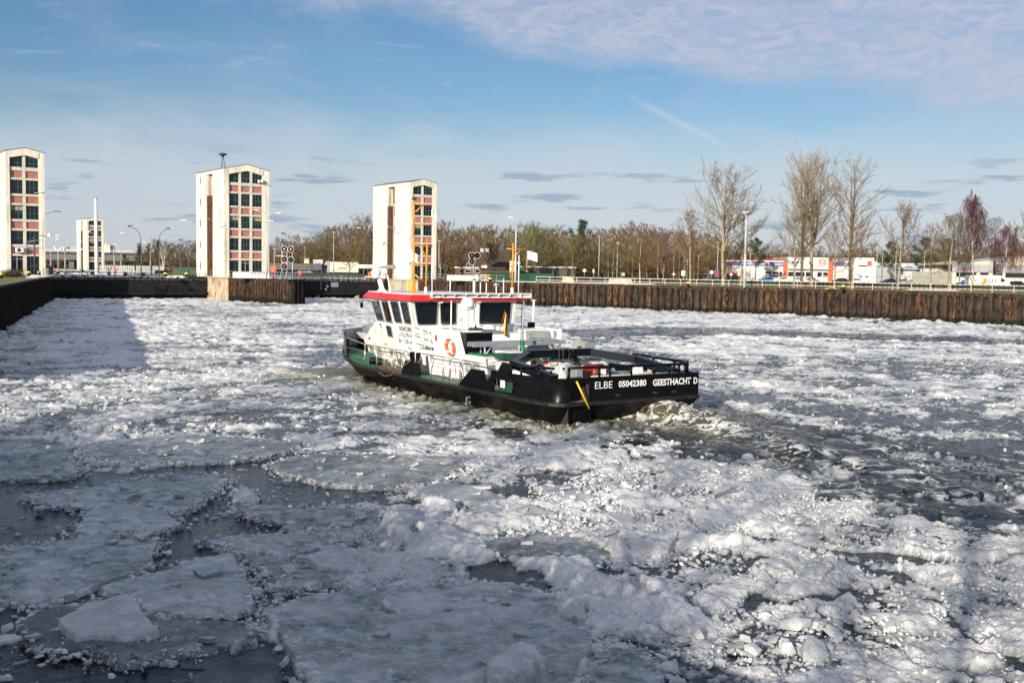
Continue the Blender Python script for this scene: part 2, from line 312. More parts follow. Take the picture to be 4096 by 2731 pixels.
# the large floes, outlined on the water plane (photo coordinates carried to the water level)
ZB = (1.68, 0, 1800); ZA = (1.68, 0, 1100); ZC = (1.386, 1400, 1600)
FLOES = [
 (ZA, [(-60, 1130), (250, 1110), (430, 1150), (500, 1240), (530, 1340), (470, 1385), (200, 1392), (-60, 1390)], .09, 'grey', 'grey floe cut by the left edge of the frame behind the first blue lead'),
 (ZA, [(510, 1180), (700, 1125), (1200, 1090), (1620, 1105), (2050, 1140), (1900, 1225), (1500, 1275), (1000, 1285), (650, 1262)], .09, 'grey', 'wide flat blue grey floe with a crumbled front rim below the sunlit rubble'),
 (ZB, [(700, 255), (1000, 200), (1420, 180), (1550, 215), (1420, 330), (1280, 410), (1180, 450), (1000, 400), (600, 420), (350, 400), (120, 330), (450, 290)], .07, 'grey', 'broad floe with a thick crumbly right tip pointing at the dark channel'),
 (ZB, [(465, 595), (600, 425), (900, 390), (1080, 430), (1250, 530), (1000, 572), (700, 592)], .10, 'pale', 'pale fan shaped slab lying in front of the broad floe'),
 (ZB, [(-60, 690), (250, 650), (820, 580), (1070, 620), (1010, 800), (900, 870), (700, 930), (350, 1055), (-60, 1070)], .08, 'grey', 'large lumpy floe at the left edge with a greenish thin patch'),
 (ZB, [(640, 960), (830, 900), (1050, 870), (1300, 765), (1570, 722), (1660, 860), (1700, 1000), (1725, 1090), (1500, 1170), (1000, 1120)], .10, 'pale', 'smooth pale slab with a straight right edge along the dark crack'),
 (ZB, [(95, 1220), (200, 1100), (420, 1060), (700, 1050), (1050, 1120), (1650, 1180), (1740, 1240), (1735, 1330), (1300, 1400), (1000, 1450), (790, 1490), (700, 1420), (420, 1390), (180, 1350)], .07, 'dark', 'low dark floe along the bottom left with white crumbs on its front rim'),
 (ZB, [(360, 1240), (560, 1120), (860, 1062), (910, 1105), (1070, 1285), (850, 1345), (620, 1310), (480, 1330)], .20, 'smooth', 'smooth milky sheet lying on the low dark floe at bottom left'),
 (ZB, [(1340, 640), (1600, 602), (2000, 585), (2255, 590), (2270, 690), (2100, 745), (1850, 735), (1560, 690)], .08, 'grey', 'long floe right of the dark channel with a crumbly left nose'),
 (ZB, [(1590, 715), (1750, 745), (1950, 775), (2110, 765), (2352, 725), (2420, 800), (2370, 880), (2200, 930), (2000, 990), (1850, 935), (1710, 830)], .09, 'grey', 'triangular green grey floe wedged between the dark crack and the rubble'),
 (ZB, [(2050, 790), (2230, 705), (2420, 730), (2400, 830), (2260, 870), (2110, 850)], .19, 'smooth', 'small smooth sheet resting on the triangular floe'),
 ((1, 0, 0), [(1042, 2465), (1238, 2400), (1400, 2378), (1900, 2348), (2050, 2352), (2270, 2432), (2350, 2500), (2380, 2620), (2310, 2800), (1260, 2830), (1180, 2690), (1100, 2560)], .10, 'pale', 'huge rough floe filling the bottom centre of the frame'),
 ((1, 0, 0), [(905, 2030), (1050, 2035), (1400, 2040), (1540, 2070), (1510, 2140), (1380, 2150), (1200, 2140), (1020, 2085)], .07, 'grey', 'greenish floe with a white front edge just above the long floe'),
 ((1, 0, 0), [(925, 1990), (960, 1968), (1010, 1975), (1035, 2000), (1020, 2030), (930, 2020)], .12, 'smooth', 'small squarish slab at the head of the dark channel'),
 ((1, 0, 0), [(1070, 1870), (1200, 1832), (1500, 1830), (1915, 1838), (1850, 1885), (1740, 1942), (1550, 1962), (1300, 1952), (1120, 1905)], .10, 'grey', 'round edged floe with a white mound on it in the middle of the field'),
 (ZC, [(330, 540), (500, 490), (700, 500), (885, 570), (700, 598), (480, 582)], .16, 'smooth', 'sharp pointed glassy slab sticking out towards the left'),
 (ZC, [(540, 652), (800, 606), (870, 650), (700, 682)], .14, 'smooth', 'thin brownish slab with a shiny upper face in the rubble'),
 (ZC, [(880, 650), (1000, 612), (1150, 656), (1020, 690)], .15, 'smooth', 'tilted clear slab right of the thin brownish slab'),
 (ZC, [(725, 800), (1000, 745), (1300, 775), (1500, 880), (1350, 945), (1000, 905), (725, 872)], .08, 'grey', 'grey floe strewn with small broken pieces right of centre'),
 (ZC, [(1440, 803), (1560, 800), (1780, 822), (1770, 880), (1600, 878), (1500, 850)], .26, 'white', 'long white block lying clear on top of the rubble'),
 (ZC, [(1110, 1172), (1320, 1163), (1305, 1270), (1240, 1300), (1130, 1240)], .30, 'white', 'squarish white block standing on the corner of the huge floe'),
 (ZC, [(750, 1560), (860, 1470), (965, 1440), (1080, 1520), (1110, 1640), (760, 1660)], .45, 'white', 'pyramid shaped white block at the bottom edge'),
 (ZC, [(1270, 1500), (1400, 1418), (1500, 1408), (1710, 1480), (1770, 1600), (1700, 1680), (1260, 1680)], .12, 'grey', 'rounded grey floe at the bottom edge right of the pyramid block'),
 (ZC, [(1015, 492), (1200, 490), (1390, 560), (1250, 582), (1100, 545)], .10, 'smooth', 'grey wedge of clear ice half buried in white rubble'),
 (ZC, [(1440, 1060), (1560, 1020), (1690, 1060), (1640, 1110), (1480, 1110)], .13, 'smooth', 'dark transparent slab beside the small open pool'),
 (ZC, [(150, 760), (190, 650), (300, 640), (380, 720), (300, 790)], .34, 'white', 'upturned cloudy slab leaning left of the grey floe'),
 ((1, 0, 0), [(280, 1712), (420, 1700), (540, 1712), (520, 1726), (350, 1726)], .25, 'white', 'flat white slab raised on the rubble near the left edge'),
 ((1, 0, 0), [(3020, 2270), (3170, 2255), (3200, 2290), (3170, 2330), (3040, 2320)], .26, 'white', 'big white boulder of ice left of its twin by the small pool'),
 ((1, 0, 0), [(3170, 2280), (3290, 2262), (3340, 2300), (3290, 2345), (3190, 2330)], .24, 'white', 'broad white boulder right of the big one by the small pool'),
]
FP = [world_poly(p, *z) for z, p, h, k, l in FLOES]

OPEN = [([(2290, 1668), (2500, 1640), (2830, 1605), (3020, 1655), (3250, 1705), (3600, 1745), (4400, 1755), (4500, 2200), (3850, 2125), (3600, 2060), (3300, 1975), (3000, 1872), (2700, 1760), (2450, 1705)], 1.15, .5),
        ([(2200, 1322), (2500, 1308), (3000, 1318), (3500, 1338), (4300, 1362), (4300, 1388), (3500, 1362), (3000, 1345), (2600, 1345), (2300, 1350)], .96, 1.0),
        ([(2830, 1555), (3100, 1590), (3500, 1640), (4300, 1700), (4300, 1760), (3500, 1720), (3100, 1640), (2850, 1600)], .80, 1.0),
        ([(2300, 1400), (2560, 1395), (2750, 1440), (2500, 1440)], .7, .8), ([(3300, 1440), (3900, 1455), (4300, 1480), (4300, 1520), (3700, 1500), (3350, 1475)], .5, 1.0),
        ([(960, 1300), (1250, 1290), (1400, 1330), (1300, 1350), (1050, 1330)], .45, 1.0), ([(560, 1240), (900, 1235), (1200, 1255), (900, 1275), (600, 1262)], .4, 1.0),
        ([(1260, 1390), (1390, 1370), (1430, 1420), (1420, 1500), (1330, 1530), (1200, 1480)], .55, .5),
        ([(-100, 1960), (300, 1890), (480, 1900), (640, 1870), (1150, 1800), (1750, 1870), (1600, 1950), (1000, 2080), (850, 2240), (1050, 2330), (1000, 2450), (1080, 2600), (1200, 2850), (-200, 2850), (-200, 1960)], .86, .12),
        ([(1300, 1960), (1700, 1955), (1900, 1990), (1700, 2010), (1350, 2010)], .9, .15), ([(2100, 2310), (2500, 2330), (2800, 2360), (2800, 2420), (2400, 2440), (2280, 2400)], .04, .25),
        ([(3450, 2130), (3700, 2190), (3550, 2210), (3300, 2160)], .12, .3), ([(2650, 2380), (3300, 2330), (3250, 2380), (2700, 2440)], .10, .3)]
OPEN = [(world_poly(p), s, wd) for p, s, wd in OPEN]
WAKE = world_poly([(2310, 1665), (2560, 1655), (2750, 1690), (2980, 1745), (3300, 1835), (3700, 1930), (4400, 2090)])

PACKED = world_poly([(1850, 2190), (2500, 2150), (3150, 2200), (3300, 2450), (2700, 2480), (2380, 2420)])
def coverage(x, y):
    D = np.hypot(x, y); wx = x + (fbm(x * .35, y * .35, 5) - .5) * 2.6; wy = y + (fbm(x * .35, y * .35, 9) - .5) * 3.6
    cov = .60 + .85 * (fbm(x * .16, y * .16, 21, 4) - .5) + 1.35 * (fbm(x * .75, y * .75, 31, 4) - .5)
    crack = np.abs(fbm(wx * .12, wy * .12, 41, 4) - .5); cov -= .85 * (1 - sst(crack, .004, .022)) * (fbm(x * .1, y * .1, 43, 2) > .38); crack2 = np.abs(fbm(wx * .34 + 9, wy * .34, 47, 4) - .5); cov -= .55 * (1 - sst(crack2, .003, .022)) * (1 - .7 * sst(D, 40, 80))
    cov += .04 * sst(D, 50, 100) + sst(D, 45, 80) * (1.25 * (fbm(x * .20, y * .42, 33, 6, .62) - .50))
    for P, s, wd in OPEN:
        sd = sdist(wx, wy, P); cov = cov * (1 - s * sst(sd, -wd, wd))
    cov = cov + .24 * (1 - sst(D, 30, 46)) * sst(x + y * .14, -1.5, 2.0)
    cov = cov + .42 * sst(sdist(wx, wy, PACKED), -.3, .6)
    # churned band by the hull
    a, b = ship_local(x, y); hull = np.maximum(np.maximum(-a - .1, a - 22.5), np.abs(b) - 3.5 + np.maximum(0, a - 15) * .35)
    return cov, hull
def churn(x, y, hull):
    d = chain_d(x, y, WAKE); a, b = ship_local(x, y)
    mud = 1 - sst(hull, .2, 3.2); mud = np.maximum(mud, 1 - sst(np.hypot(a - 19.5, b - 4.2), 1.2, 4.6))
    along = np.hypot(x - WAKE[0][0], y - WAKE[0][1])
    foam = (1 - sst(d, .3, 1.9)) * (1 - sst(along, 5, 26))
    return np.maximum(mud, (1 - sst(d, .8, 3.0)) * (1 - sst(along, 4, 13)) * .8), foam, d, along

# ---- the fan of sample rows used by water and brash ice: finer near the bank, coarser far away
def fan(n, m, d0, d1, half=.60):
    D = d0 * (d1 / d0) ** (np.arange(n) / (n - 1)); T = np.linspace(-half, half, m)
    y = np.repeat(D[:, None], m, 1); x = y * T[None, :]
    jx = (hashf(np.arange(n * m).reshape(n, m), np.zeros((n, m)), 3) - .5) * (T[1] - T[0]) * y * .5
    return x + jx, y
def grid_mesh(name, x, y, z, keep, cols, mats, smooth=True):
    n, m = x.shape; idx = np.arange(n * m).reshape(n, m)
    q = np.stack([idx[:-1, :-1], idx[:-1, 1:], idx[1:, 1:], idx[1:, :-1]], -1).reshape(-1, 4); q = q[keep.reshape(-1)]
    used = np.zeros(n * m, bool); used[q.ravel()] = True; rem = np.cumsum(used) - 1; q = rem[q]
    co = np.stack([x, y, z], -1).reshape(-1, 3)[used]
    return raw_mesh(name, co, q, [c.reshape(-1)[used] if c.ndim == 2 else c.reshape(-1, 3)[used] for c in cols], mats, smooth)
def raw_mesh(name, co, q, cols, mats, smooth=True):
    me = bpy.data.meshes.new(name); k = q.shape[1]
    me.vertices.add(len(co)); me.vertices.foreach_set('co', np.ascontiguousarray(co, np.float32).ravel())
    me.loops.add(q.size); me.loops.foreach_set('vertex_index', np.ascontiguousarray(q, np.int32).ravel())
    me.polygons.add(len(q)); me.polygons.foreach_set('loop_start', np.arange(0, q.size, k, dtype=np.int32)); me.polygons.foreach_set('loop_total', np.full(len(q), k, np.int32))
    me.polygons.foreach_set('use_smooth', np.full(len(q), smooth)); me.update(calc_edges=True)
    for c, nm in zip(cols, ('tint',)):
        at_ = me.color_attributes.new(nm, 'FLOAT_COLOR', 'POINT'); full = np.ones((len(co), 4), np.float32); full[:, :3] = c; at_.data.foreach_set('color', full.ravel())
    me.materials.append(mats); o = bpy.data.objects.new(name, me); COL.objects.link(o); return o

def ice_material():
    m = bpy.data.materials.new('river_ice'); m.use_nodes = True; t = m.node_tree; b = t.nodes['Principled BSDF']
    def nd(k, **kw):
        n = t.nodes.new(k); [setattr(n, a_, v_) for a_, v_ in kw.items()]; return n
    at_ = nd('ShaderNodeVertexColor', layer_name='tint'); sep = nd('ShaderNodeSeparateColor'); t.links.new(at_.outputs[0], sep.inputs[0])
    geo = nd('ShaderNodeNewGeometry')
    def nz(sc, det=5, ro=.6):
        n = nd('ShaderNodeTexNoise'); n.inputs['Scale'].default_value = sc; n.inputs['Detail'].default_value = det; n.inputs['Roughness'].default_value = ro; t.links.new(geo.outputs['Position'], n.inputs['Vector']); return n.outputs['Fac']
    def mxc(f, a_, b_):
        n = nd('ShaderNodeMix', data_type='RGBA')
        if isinstance(f, float): n.inputs[0].default_value = f
        else: t.links.new(f, n.inputs[0])
        for s_, v_ in ((6, a_), (7, b_)):
            if isinstance(v_, tuple): n.inputs[s_].default_value = v_ + (1,)
            else: t.links.new(v_, n.inputs[s_])
        return n.outputs[2]
    def rp(x, lo, hi, a_=0.0, b_=1.0):
        n = nd('ShaderNodeMapRange'); t.links.new(x, n.inputs[0]); n.inputs[1].default_value = lo; n.inputs[2].default_value = hi; n.inputs[3].default_value = a_; n.inputs[4].default_value = b_; return n.outputs[0]
    big = rp(nz(1.5, 9, .76), .40, .60); fine = rp(nz(9, 5, .7), .3, .7)
    grey = mxc(big, (.085, .11, .12), (.33, .37, .385)); grey = mxc(rp(nz(3.4, 9, .8), .48, .62), grey, (.62, .655, .67))
    snow = mxc(fine, (.64, .64, .63), (.90, .895, .88))
    c1 = mxc(sep.outputs[1], grey, snow)                 # g: how snowy
    c1 = mxc(sep.outputs[0], c1, (.36, .335, .20))       # r: silt stirred into the slush
    c1 = mxc(sep.outputs[2], c1, (.028, .040, .045))      # b: thin clear ice
    t.links.new(c1, b.inputs['Base Color'])
    ro = rp(sep.outputs[1], 0, 1, .17, .72); t.links.new(ro, b.inputs['Roughness']); b.inputs['Specular IOR Level'].default_value = .4
    bp = nd('ShaderNodeBump'); bp.inputs['Strength'].default_value = .6; bp.inputs['Distance'].default_value = .06
    sm = nd('ShaderNodeMath', operation='ADD'); t.links.new(nz(7, 8, .75), sm.inputs[0]); t.links.new(nz(26, 4, .6), sm.inputs[1]); t.links.new(sm.outputs[0], bp.inputs['Height']); t.links.new(bp.outputs[0], b.inputs['Normal'])
    return m
ICE = ice_material()

# ---- water sheet
def water_material():
    m = bpy.data.materials.new('harbour_water'); m.use_nodes = True; t = m.node_tree; b = t.nodes['Principled BSDF']
    b.inputs['Roughness'].default_value = .05; b.inputs['IOR'].default_value = 1.33; b.inputs['Specular IOR Level'].default_value = .28
    geo = t.nodes.new('ShaderNodeNewGeometry'); at_ = t.nodes.new('ShaderNodeVertexColor'); at_.layer_name = 'tint'; sep = t.nodes.new('ShaderNodeSeparateColor'); t.links.new(at_.outputs[0], sep.inputs[0])
    mp = t.nodes.new('ShaderNodeMapping'); mp.inputs['Scale'].default_value = (1, 1, 1); t.links.new(geo.outputs['Position'], mp.inputs[0])
    def nz(sc, det, ro=.55, di=0.0):
        n = t.nodes.new('ShaderNodeTexNoise'); n.inputs['Scale'].default_value = sc; n.inputs['Detail'].default_value = det; n.inputs['Roughness'].default_value = ro; n.inputs['Distortion'].default_value = di; t.links.new(mp.outputs[0], n.inputs['Vector']); return n.outputs['Fac']
    def mxc(f, a_, b_):
        n = t.nodes.new('ShaderNodeMix'); n.data_type = 'RGBA'; t.links.new(f, n.inputs[0])
        for s_, v_ in ((6, a_), (7, b_)):
            if isinstance(v_, tuple): n.inputs[s_].default_value = v_ + (1,)
            else: t.links.new(v_, n.inputs[s_])
        return n.outputs[2]
    c1 = mxc(sep.outputs[0], (.006, .010, .013), (.125, .112, .062))
    fo = t.nodes.new('ShaderNodeMapRange'); fo.inputs[1].default_value = .48; fo.inputs[2].default_value = .60; t.links.new(nz(2.3, 9, .66, .9), fo.inputs[0])
    fm = t.nodes.new('ShaderNodeMath'); fm.operation = 'MULTIPLY'; fm.use_clamp = True; t.links.new(fo.outputs[0], fm.inputs[0]); t.links.new(sep.outputs[1], fm.inputs[1])
    c2 = mxc(fm.outputs[0], c1, (.74, .74, .70)); t.links.new(c2, b.inputs['Base Color'])
    rg = t.nodes.new('ShaderNodeMath'); rg.operation = 'MULTIPLY_ADD'; t.links.new(fm.outputs[0], rg.inputs[0]); rg.inputs[1].default_value = .6; rg.inputs[2].default_value = .05; t.links.new(rg.outputs[0], b.inputs['Roughness'])
    bp = t.nodes.new('ShaderNodeBump'); bp.inputs['Distance'].default_value = .12
    st = t.nodes.new('ShaderNodeMath'); st.operation = 'MULTIPLY_ADD'; t.links.new(sep.outputs[2], st.inputs[0]); st.inputs[1].default_value = 1.0; st.inputs[2].default_value = .06; t.links.new(st.outputs[0], bp.inputs['Strength'])
    sm = t.nodes.new('ShaderNodeMath'); sm.operation = 'ADD'; t.links.new(nz(2.6, 4), sm.inputs[0]); t.links.new(nz(8, 5), sm.inputs[1])
    t.links.new(sm.outputs[0], bp.inputs['Height']); t.links.new(bp.outputs[0], b.inputs['Normal']); return m
WATER = water_material()

def build_water():
    x, y = fan(420, 330, 9, 240, .72)
    cov, hull = coverage(x, y); mud, foam, d, along = churn(x, y, hull)
    act = (1 - sst(d, 2.0, 8.0)) * (1 - sst(along, 20, 60)) ; near = 1 - sst(hull, .3, 3.5)
    wv = (fbm(x * .9, y * .9, 71, 4) - .5); wv2 = (fbm(x * .4, y * .4, 77, 3) - .5)
    a, b = ship_local(x, y)
    z = WL + wv * (.02 + .42 * act + .30 * near) + wv2 * .30 * act
    crest = np.exp(-((d - .2) / .9) ** 2) * np.exp(-((along - 2.6) / 3.5) ** 2) * .75 + np.exp(-((d) / 1.1) ** 2) * np.exp(-((along - 9) / 6.0) ** 2) * .22
    z = z + crest * (.7 + .9 * (fbm(x * 2.2, y * 2.2, 73, 4) - .4))
    z += .30 * np.exp(-((a - 20.5) / 2.2) ** 2) * np.exp(-((b - 2.9) / 1.3) ** 2)
    ripple = np.clip(.12 + act * 1.0 + near * .8 + .35 * sst(y, 60, 120), 0, 1)
    sk = fbm(along * .16, d * 1.5 + fbm(x * .3, y * .3, 87, 3) * 3, 83, 4); foamt = np.clip(foam * (1.4 + 1.6 * (1 - sst(along, 3, 8))) + act * (.10 + 1.1 * sst(sk, .50, .62)) + near * .35 * (along < 12), 0, 2)
    m3 = np.stack([np.clip(mud * .95, 0, 1), foamt, ripple], -1)
    keep = np.ones((x.shape[0] - 1, x.shape[1] - 1), bool)
    o = grid_mesh('water', x, y, z, keep, [m3], WATER); o['kind'] = 'structure'
    o2 = MB().add([(-900, -300, WL - .35), (900, -300, WL - .35), (900, 900, WL - .35), (-900, 900, WL - .35)], [(0, 1, 2, 3)]).build('water', WATER); o2['kind'] = 'structure'
    return x, y, z
build_water()

def build_brash():
    x, y = fan(900, 570, 11.5, 205, .585)
    cov, hull = coverage(x, y); mud, foam, d, along = churn(x, y, hull)
    cov = cov * (1 - .45 * (1 - sst(hull, .2, 2.2)))
    fsd = np.full(x.shape, -9.0)
    nearmask = y < 62
    for P in FP:
        bx0, by0 = P.min(0) - 1.2; bx1, by1 = P.max(0) + 1.2; s_ = (x > bx0) & (x < bx1) & (y > by0) & (y < by1)
        if s_.any(): fsd[s_] = np.maximum(fsd[s_], sdist(x[s_], y[s_], P))
    rim = np.exp(-((fsd + .02) / .12) ** 2)
    cov = np.where(fsd > .1, cov * .25, cov); cov = cov + rim * .12
    lob = sst(fbm(x * .45, y * .45, 81, 3), .42, .62)
    wx_ = x + (fbm(x * 5.5, y * 5.5, 91, 3) - .5) * .22; wy_ = y + (fbm(x * 5.5, y * 5.5, 95, 3) - .5) * .22
    h = lumps(wx_, wy_, .17, 100, .06, .13, cov * .95 + .05, .62, .35)
    h = np.maximum(h, lumps(wx_, wy_, .34, 110, .11, .25, cov * .8, .55, .35))
    h = np.maximum(h, lumps(x + (wx_ - x) * 1.8, y + (wy_ - y) * 1.8, .75, 120, .16, .40, cov * .42 * (.4 + lob), .30, .28))
    h = np.maximum(h, lumps(x + (wx_ - x) * 2.5, y + (wy_ - y) * 2.5, 1.7, 130, .3, .75, (cov - .45) * .35, .14, .10, .45))
    far = sst(y, 45, 90)
    thin = sst(fbm(x * .55, y * .55, 155, 4), .525, .55) * (fsd < .05) * sst(d, 3.0, 6.0) * (hull > 2.5)
    th_ = np.where(thin > .3, .022 + (fbm(x * 4, y * 4, 157, 3) - .5) * .03, -9)
    h = np.maximum(h, (fbm(x * 1.1, y * 1.3, 140, 5, .66) - .50 + (cov - .62) * .38) * (.55 + .25 * far) )
    slush = (fbm(x * 3.1, y * 3.1, 150, 3) - .5) * .10 + (cov - .58) * .16
    h = np.maximum(h, slush)
    isthin = (th_ > h) & (thin > .3); h = np.maximum(h, th_)
    rdg = (1 - np.abs(2 * vn(x * 6.5, y * 6.5, 161) - 1)) * .5 + (1 - np.abs(2 * vn(x * 14, y * 14, 163) - 1)) * .3 + hashf((x * 60).astype(np.int64), (y * 60).astype(np.int64), 7) * .2
    h += np.where((h > -.02) & ~isthin, (rdg - .45) * (.085 + .05 * far), 0)
    z = WL - .02 + h * (1 + .25 * lob * (1 - far)) + (fbm(x * .5, y * .5, 170, 2) - .5) * .05
    # ice breaks up and rides the water by the boat
    z = z + .10 * (1 - sst(hull, 0, 3.0)) * (1 - sst(np.abs(hull), 0, 6)) 
    wd_ = np.minimum(chain_d(x, y, RW[1:]), chain_d(x, y, LW[1:])); z = z + (.10 + .16 * fbm(x * 1.5, y * 1.5, 175, 3)) * np.exp(-(np.maximum(wd_ - .45, 0) / .55) ** 2)
    z = np.where(hull < .12, WL - .6, z)
    z = np.where((fsd > .12), np.minimum(z, WL + .02), z)
    snowy = np.clip(sst(h, .0, .10) * 1.0 + .30 * far + .5 * (fbm(x * .7, y * .7, 180, 4) - .5), 0, 1)
    snowy = snowy * (1 - .45 * np.clip(fbm(x * .3, y * .3, 190, 3) - .45, 0, 1) * 3 * (1 - far))
    silt = np.clip(mud * (.85 - .5 * sst(h, .03, .12)), 0, 1)
    clear = np.where(isthin, .88 + .4 * (fbm(x * 2.5, y * 2.5, 158, 4) - .5), (1 - sst(h, -.03, .02)) * .55)
    snowy = np.where(isthin, .12, snowy)
    m3 = np.stack([silt, np.clip(snowy, 0, 1), clear], -1)
    zq = np.maximum.reduce([z[:-1, :-1], z[1:, :-1], z[:-1, 1:], z[1:, 1:]]); keep = zq > WL - .10
    o = grid_mesh('brash_ice', x, y, z, keep, [m3], ICE, True)
    tag(o, 'white and grey broken brash ice packed over the whole harbour basin', 'brash ice', kind='stuff')
build_brash()

# loose angular chunks lying on and between the brash
def ico():
    t = (1 + sqrt(5)) / 2; v = np.array([(-1, t, 0), (1, t, 0), (-1, -t, 0), (1, -t, 0), (0, -1, t), (0, 1, t), (0, -1, -t), (0, 1, -t), (t, 0, -1), (t, 0, 1), (-t, 0, -1), (-t, 0, 1)]) / sqrt(1 + t * t)
    f = np.array([(0, 11, 5), (0, 5, 1), (0, 1, 7), (0, 7, 10), (0, 10, 11), (1, 5, 9), (5, 11, 4), (11, 10, 2), (10, 7, 6), (7, 1, 8), (3, 9, 4), (3, 4, 2), (3, 2, 6), (3, 6, 8), (3, 8, 9), (4, 9, 5), (2, 4, 11), (6, 2, 10), (8, 6, 7), (9, 8, 1)]); return v, f
def build_chunks():
    rng = np.random.default_rng(11); n = 52000
    D = np.sqrt(rng.random(n) * (70 ** 2 - 11.8 ** 2) + 11.8 ** 2); keepd = rng.random(n) < np.clip(22 / D, 0, 1) ** 1.2; D = D[keepd]; n = len(D)
    x = D * rng.uniform(-.56, .56, n); y = D
    cov, hull = coverage(x, y); mud, foam, d, along = churn(x, y, hull)
    fsd = np.full(n, -9.0)
    for P in FP: fsd = np.maximum(fsd, sdist(x, y, P))
    clus = fbm(x * .8, y * .8, 61, 3)
    p = np.clip((cov - .25) * 1.2, 0, 1) * sst(clus, .36, .58) + np.exp(-(fsd / .14) ** 2) * 1.0
    p = np.where(fsd > .15, .05 * (clus > .5), p); p = np.where(hull < .3, 0, p); p = np.maximum(p, .006 * (D < 40))
    k = rng.random(n) < p; x, y, mud, fsd, hull, D, clus = x[k], y[k], mud[k], fsd[k], hull[k], D[k], clus[k]; n = len(x)
    s = .028 + .075 * rng.random(n) ** 2.6 + .10 * (rng.random(n) < .05) * rng.random(n); s *= 1 - .15 * sst(D, 25, 60)
    patch = (sdist(x, y, world_poly([(2620, 2420), (2900, 2370), (3500, 2420), (3650, 2560), (3500, 2800), (2650, 2800)])) > 0) | (sdist(x, y, world_poly([(1480, 2080), (1950, 2090), (2000, 2330), (1500, 2330)])) > 0)
    s = np.where(patch, s * 1.7, s)
    # finer crumbs on top of the near rubble
    m = 46000; D2 = np.sqrt(rng.random(m) * (30 ** 2 - 12 ** 2) + 144); x2 = D2 * rng.uniform(-.54, .54, m); c2, h2 = coverage(x2, D2); f2 = np.full(m, -9.0)
    for P in FP: f2 = np.maximum(f2, sdist(x2, D2, P))
    k = (rng.random(m) < np.clip((c2 - .35) * 1.6, 0, .85)) & (f2 < .02); nn = int(k.sum()); x = np.append(x, x2[k]); y = np.append(y, D2[k]); mud = np.append(mud, np.zeros(nn)); fsd = np.append(fsd, np.full(nn, -1.0)); s = np.append(s, .018 + .04 * rng.random(nn) ** 2)
    # crumbs pushed up along the floe rims
    for P in FP:
        Q = np.concatenate([P, P[:1]]); sl = np.hypot(*(Q[1:] - Q[:-1]).T); per = sl.sum(); m = int(per * 54); t = rng.random(m) * per; cs = np.concatenate([[0], np.cumsum(sl)]); k_ = np.clip(np.searchsorted(cs, t) - 1, 0, len(sl) - 1); fr = (t - cs[k_]) / sl[k_]; q = Q[k_] + (Q[k_ + 1] - Q[k_]) * fr[:, None]
        cl = fbm(q[:, 0] * 1.3, q[:, 1] * 1.3, 66, 3); q = q[cl > .47] ; q = q + rng.normal(0, .15, q.shape)
        x = np.append(x, q[:, 0]); y = np.append(y, q[:, 1]); mud = np.append(mud, np.zeros(len(q))); fsd = np.append(fsd, np.zeros(len(q))); s = np.append(s, .013 + .06 * rng.random(len(q)) ** 3)
    n = len(x)
    v, f = ico(); nv = len(v)
    A_ = rng.normal(size=(n, 3, 3)); Q = np.linalg.qr(A_)[0]; sc = np.stack([rng.uniform(.8, 1.5, n), rng.uniform(.7, 1.1, n), rng.uniform(.35, .8, n)], -1)
    base = v[None] * (1 + rng.uniform(-.28, .22, (n, nv, 1))); V = base * (sc * s[:, None])[:, None, :]
    V = np.einsum('nij,nkj->nki', Q, V); V[:, :, 2] *= .8
    zz = WL + np.where(fsd > .1, .085, .02 + .07 * rng.random(n)) + s * .25
    V += np.stack([x, y, zz], -1)[:, None, :]
    q = (f[None] + (np.arange(n) * nv)[:, None, None]).reshape(-1, 3)
    snow_ = np.clip(rng.uniform(.45, 1.1, n), 0, 1); m3 = np.stack([np.clip(mud * .5, 0, 1), snow_, np.zeros(n)], -1)
    o = raw_mesh('ice_chunks', V.reshape(-1, 3), q, [np.repeat(m3, nv, 0)], ICE, False)
    tag(o, 'loose fist to football sized lumps of ice scattered over the brash and floe rims', 'ice lumps', kind='stuff')
build_chunks()

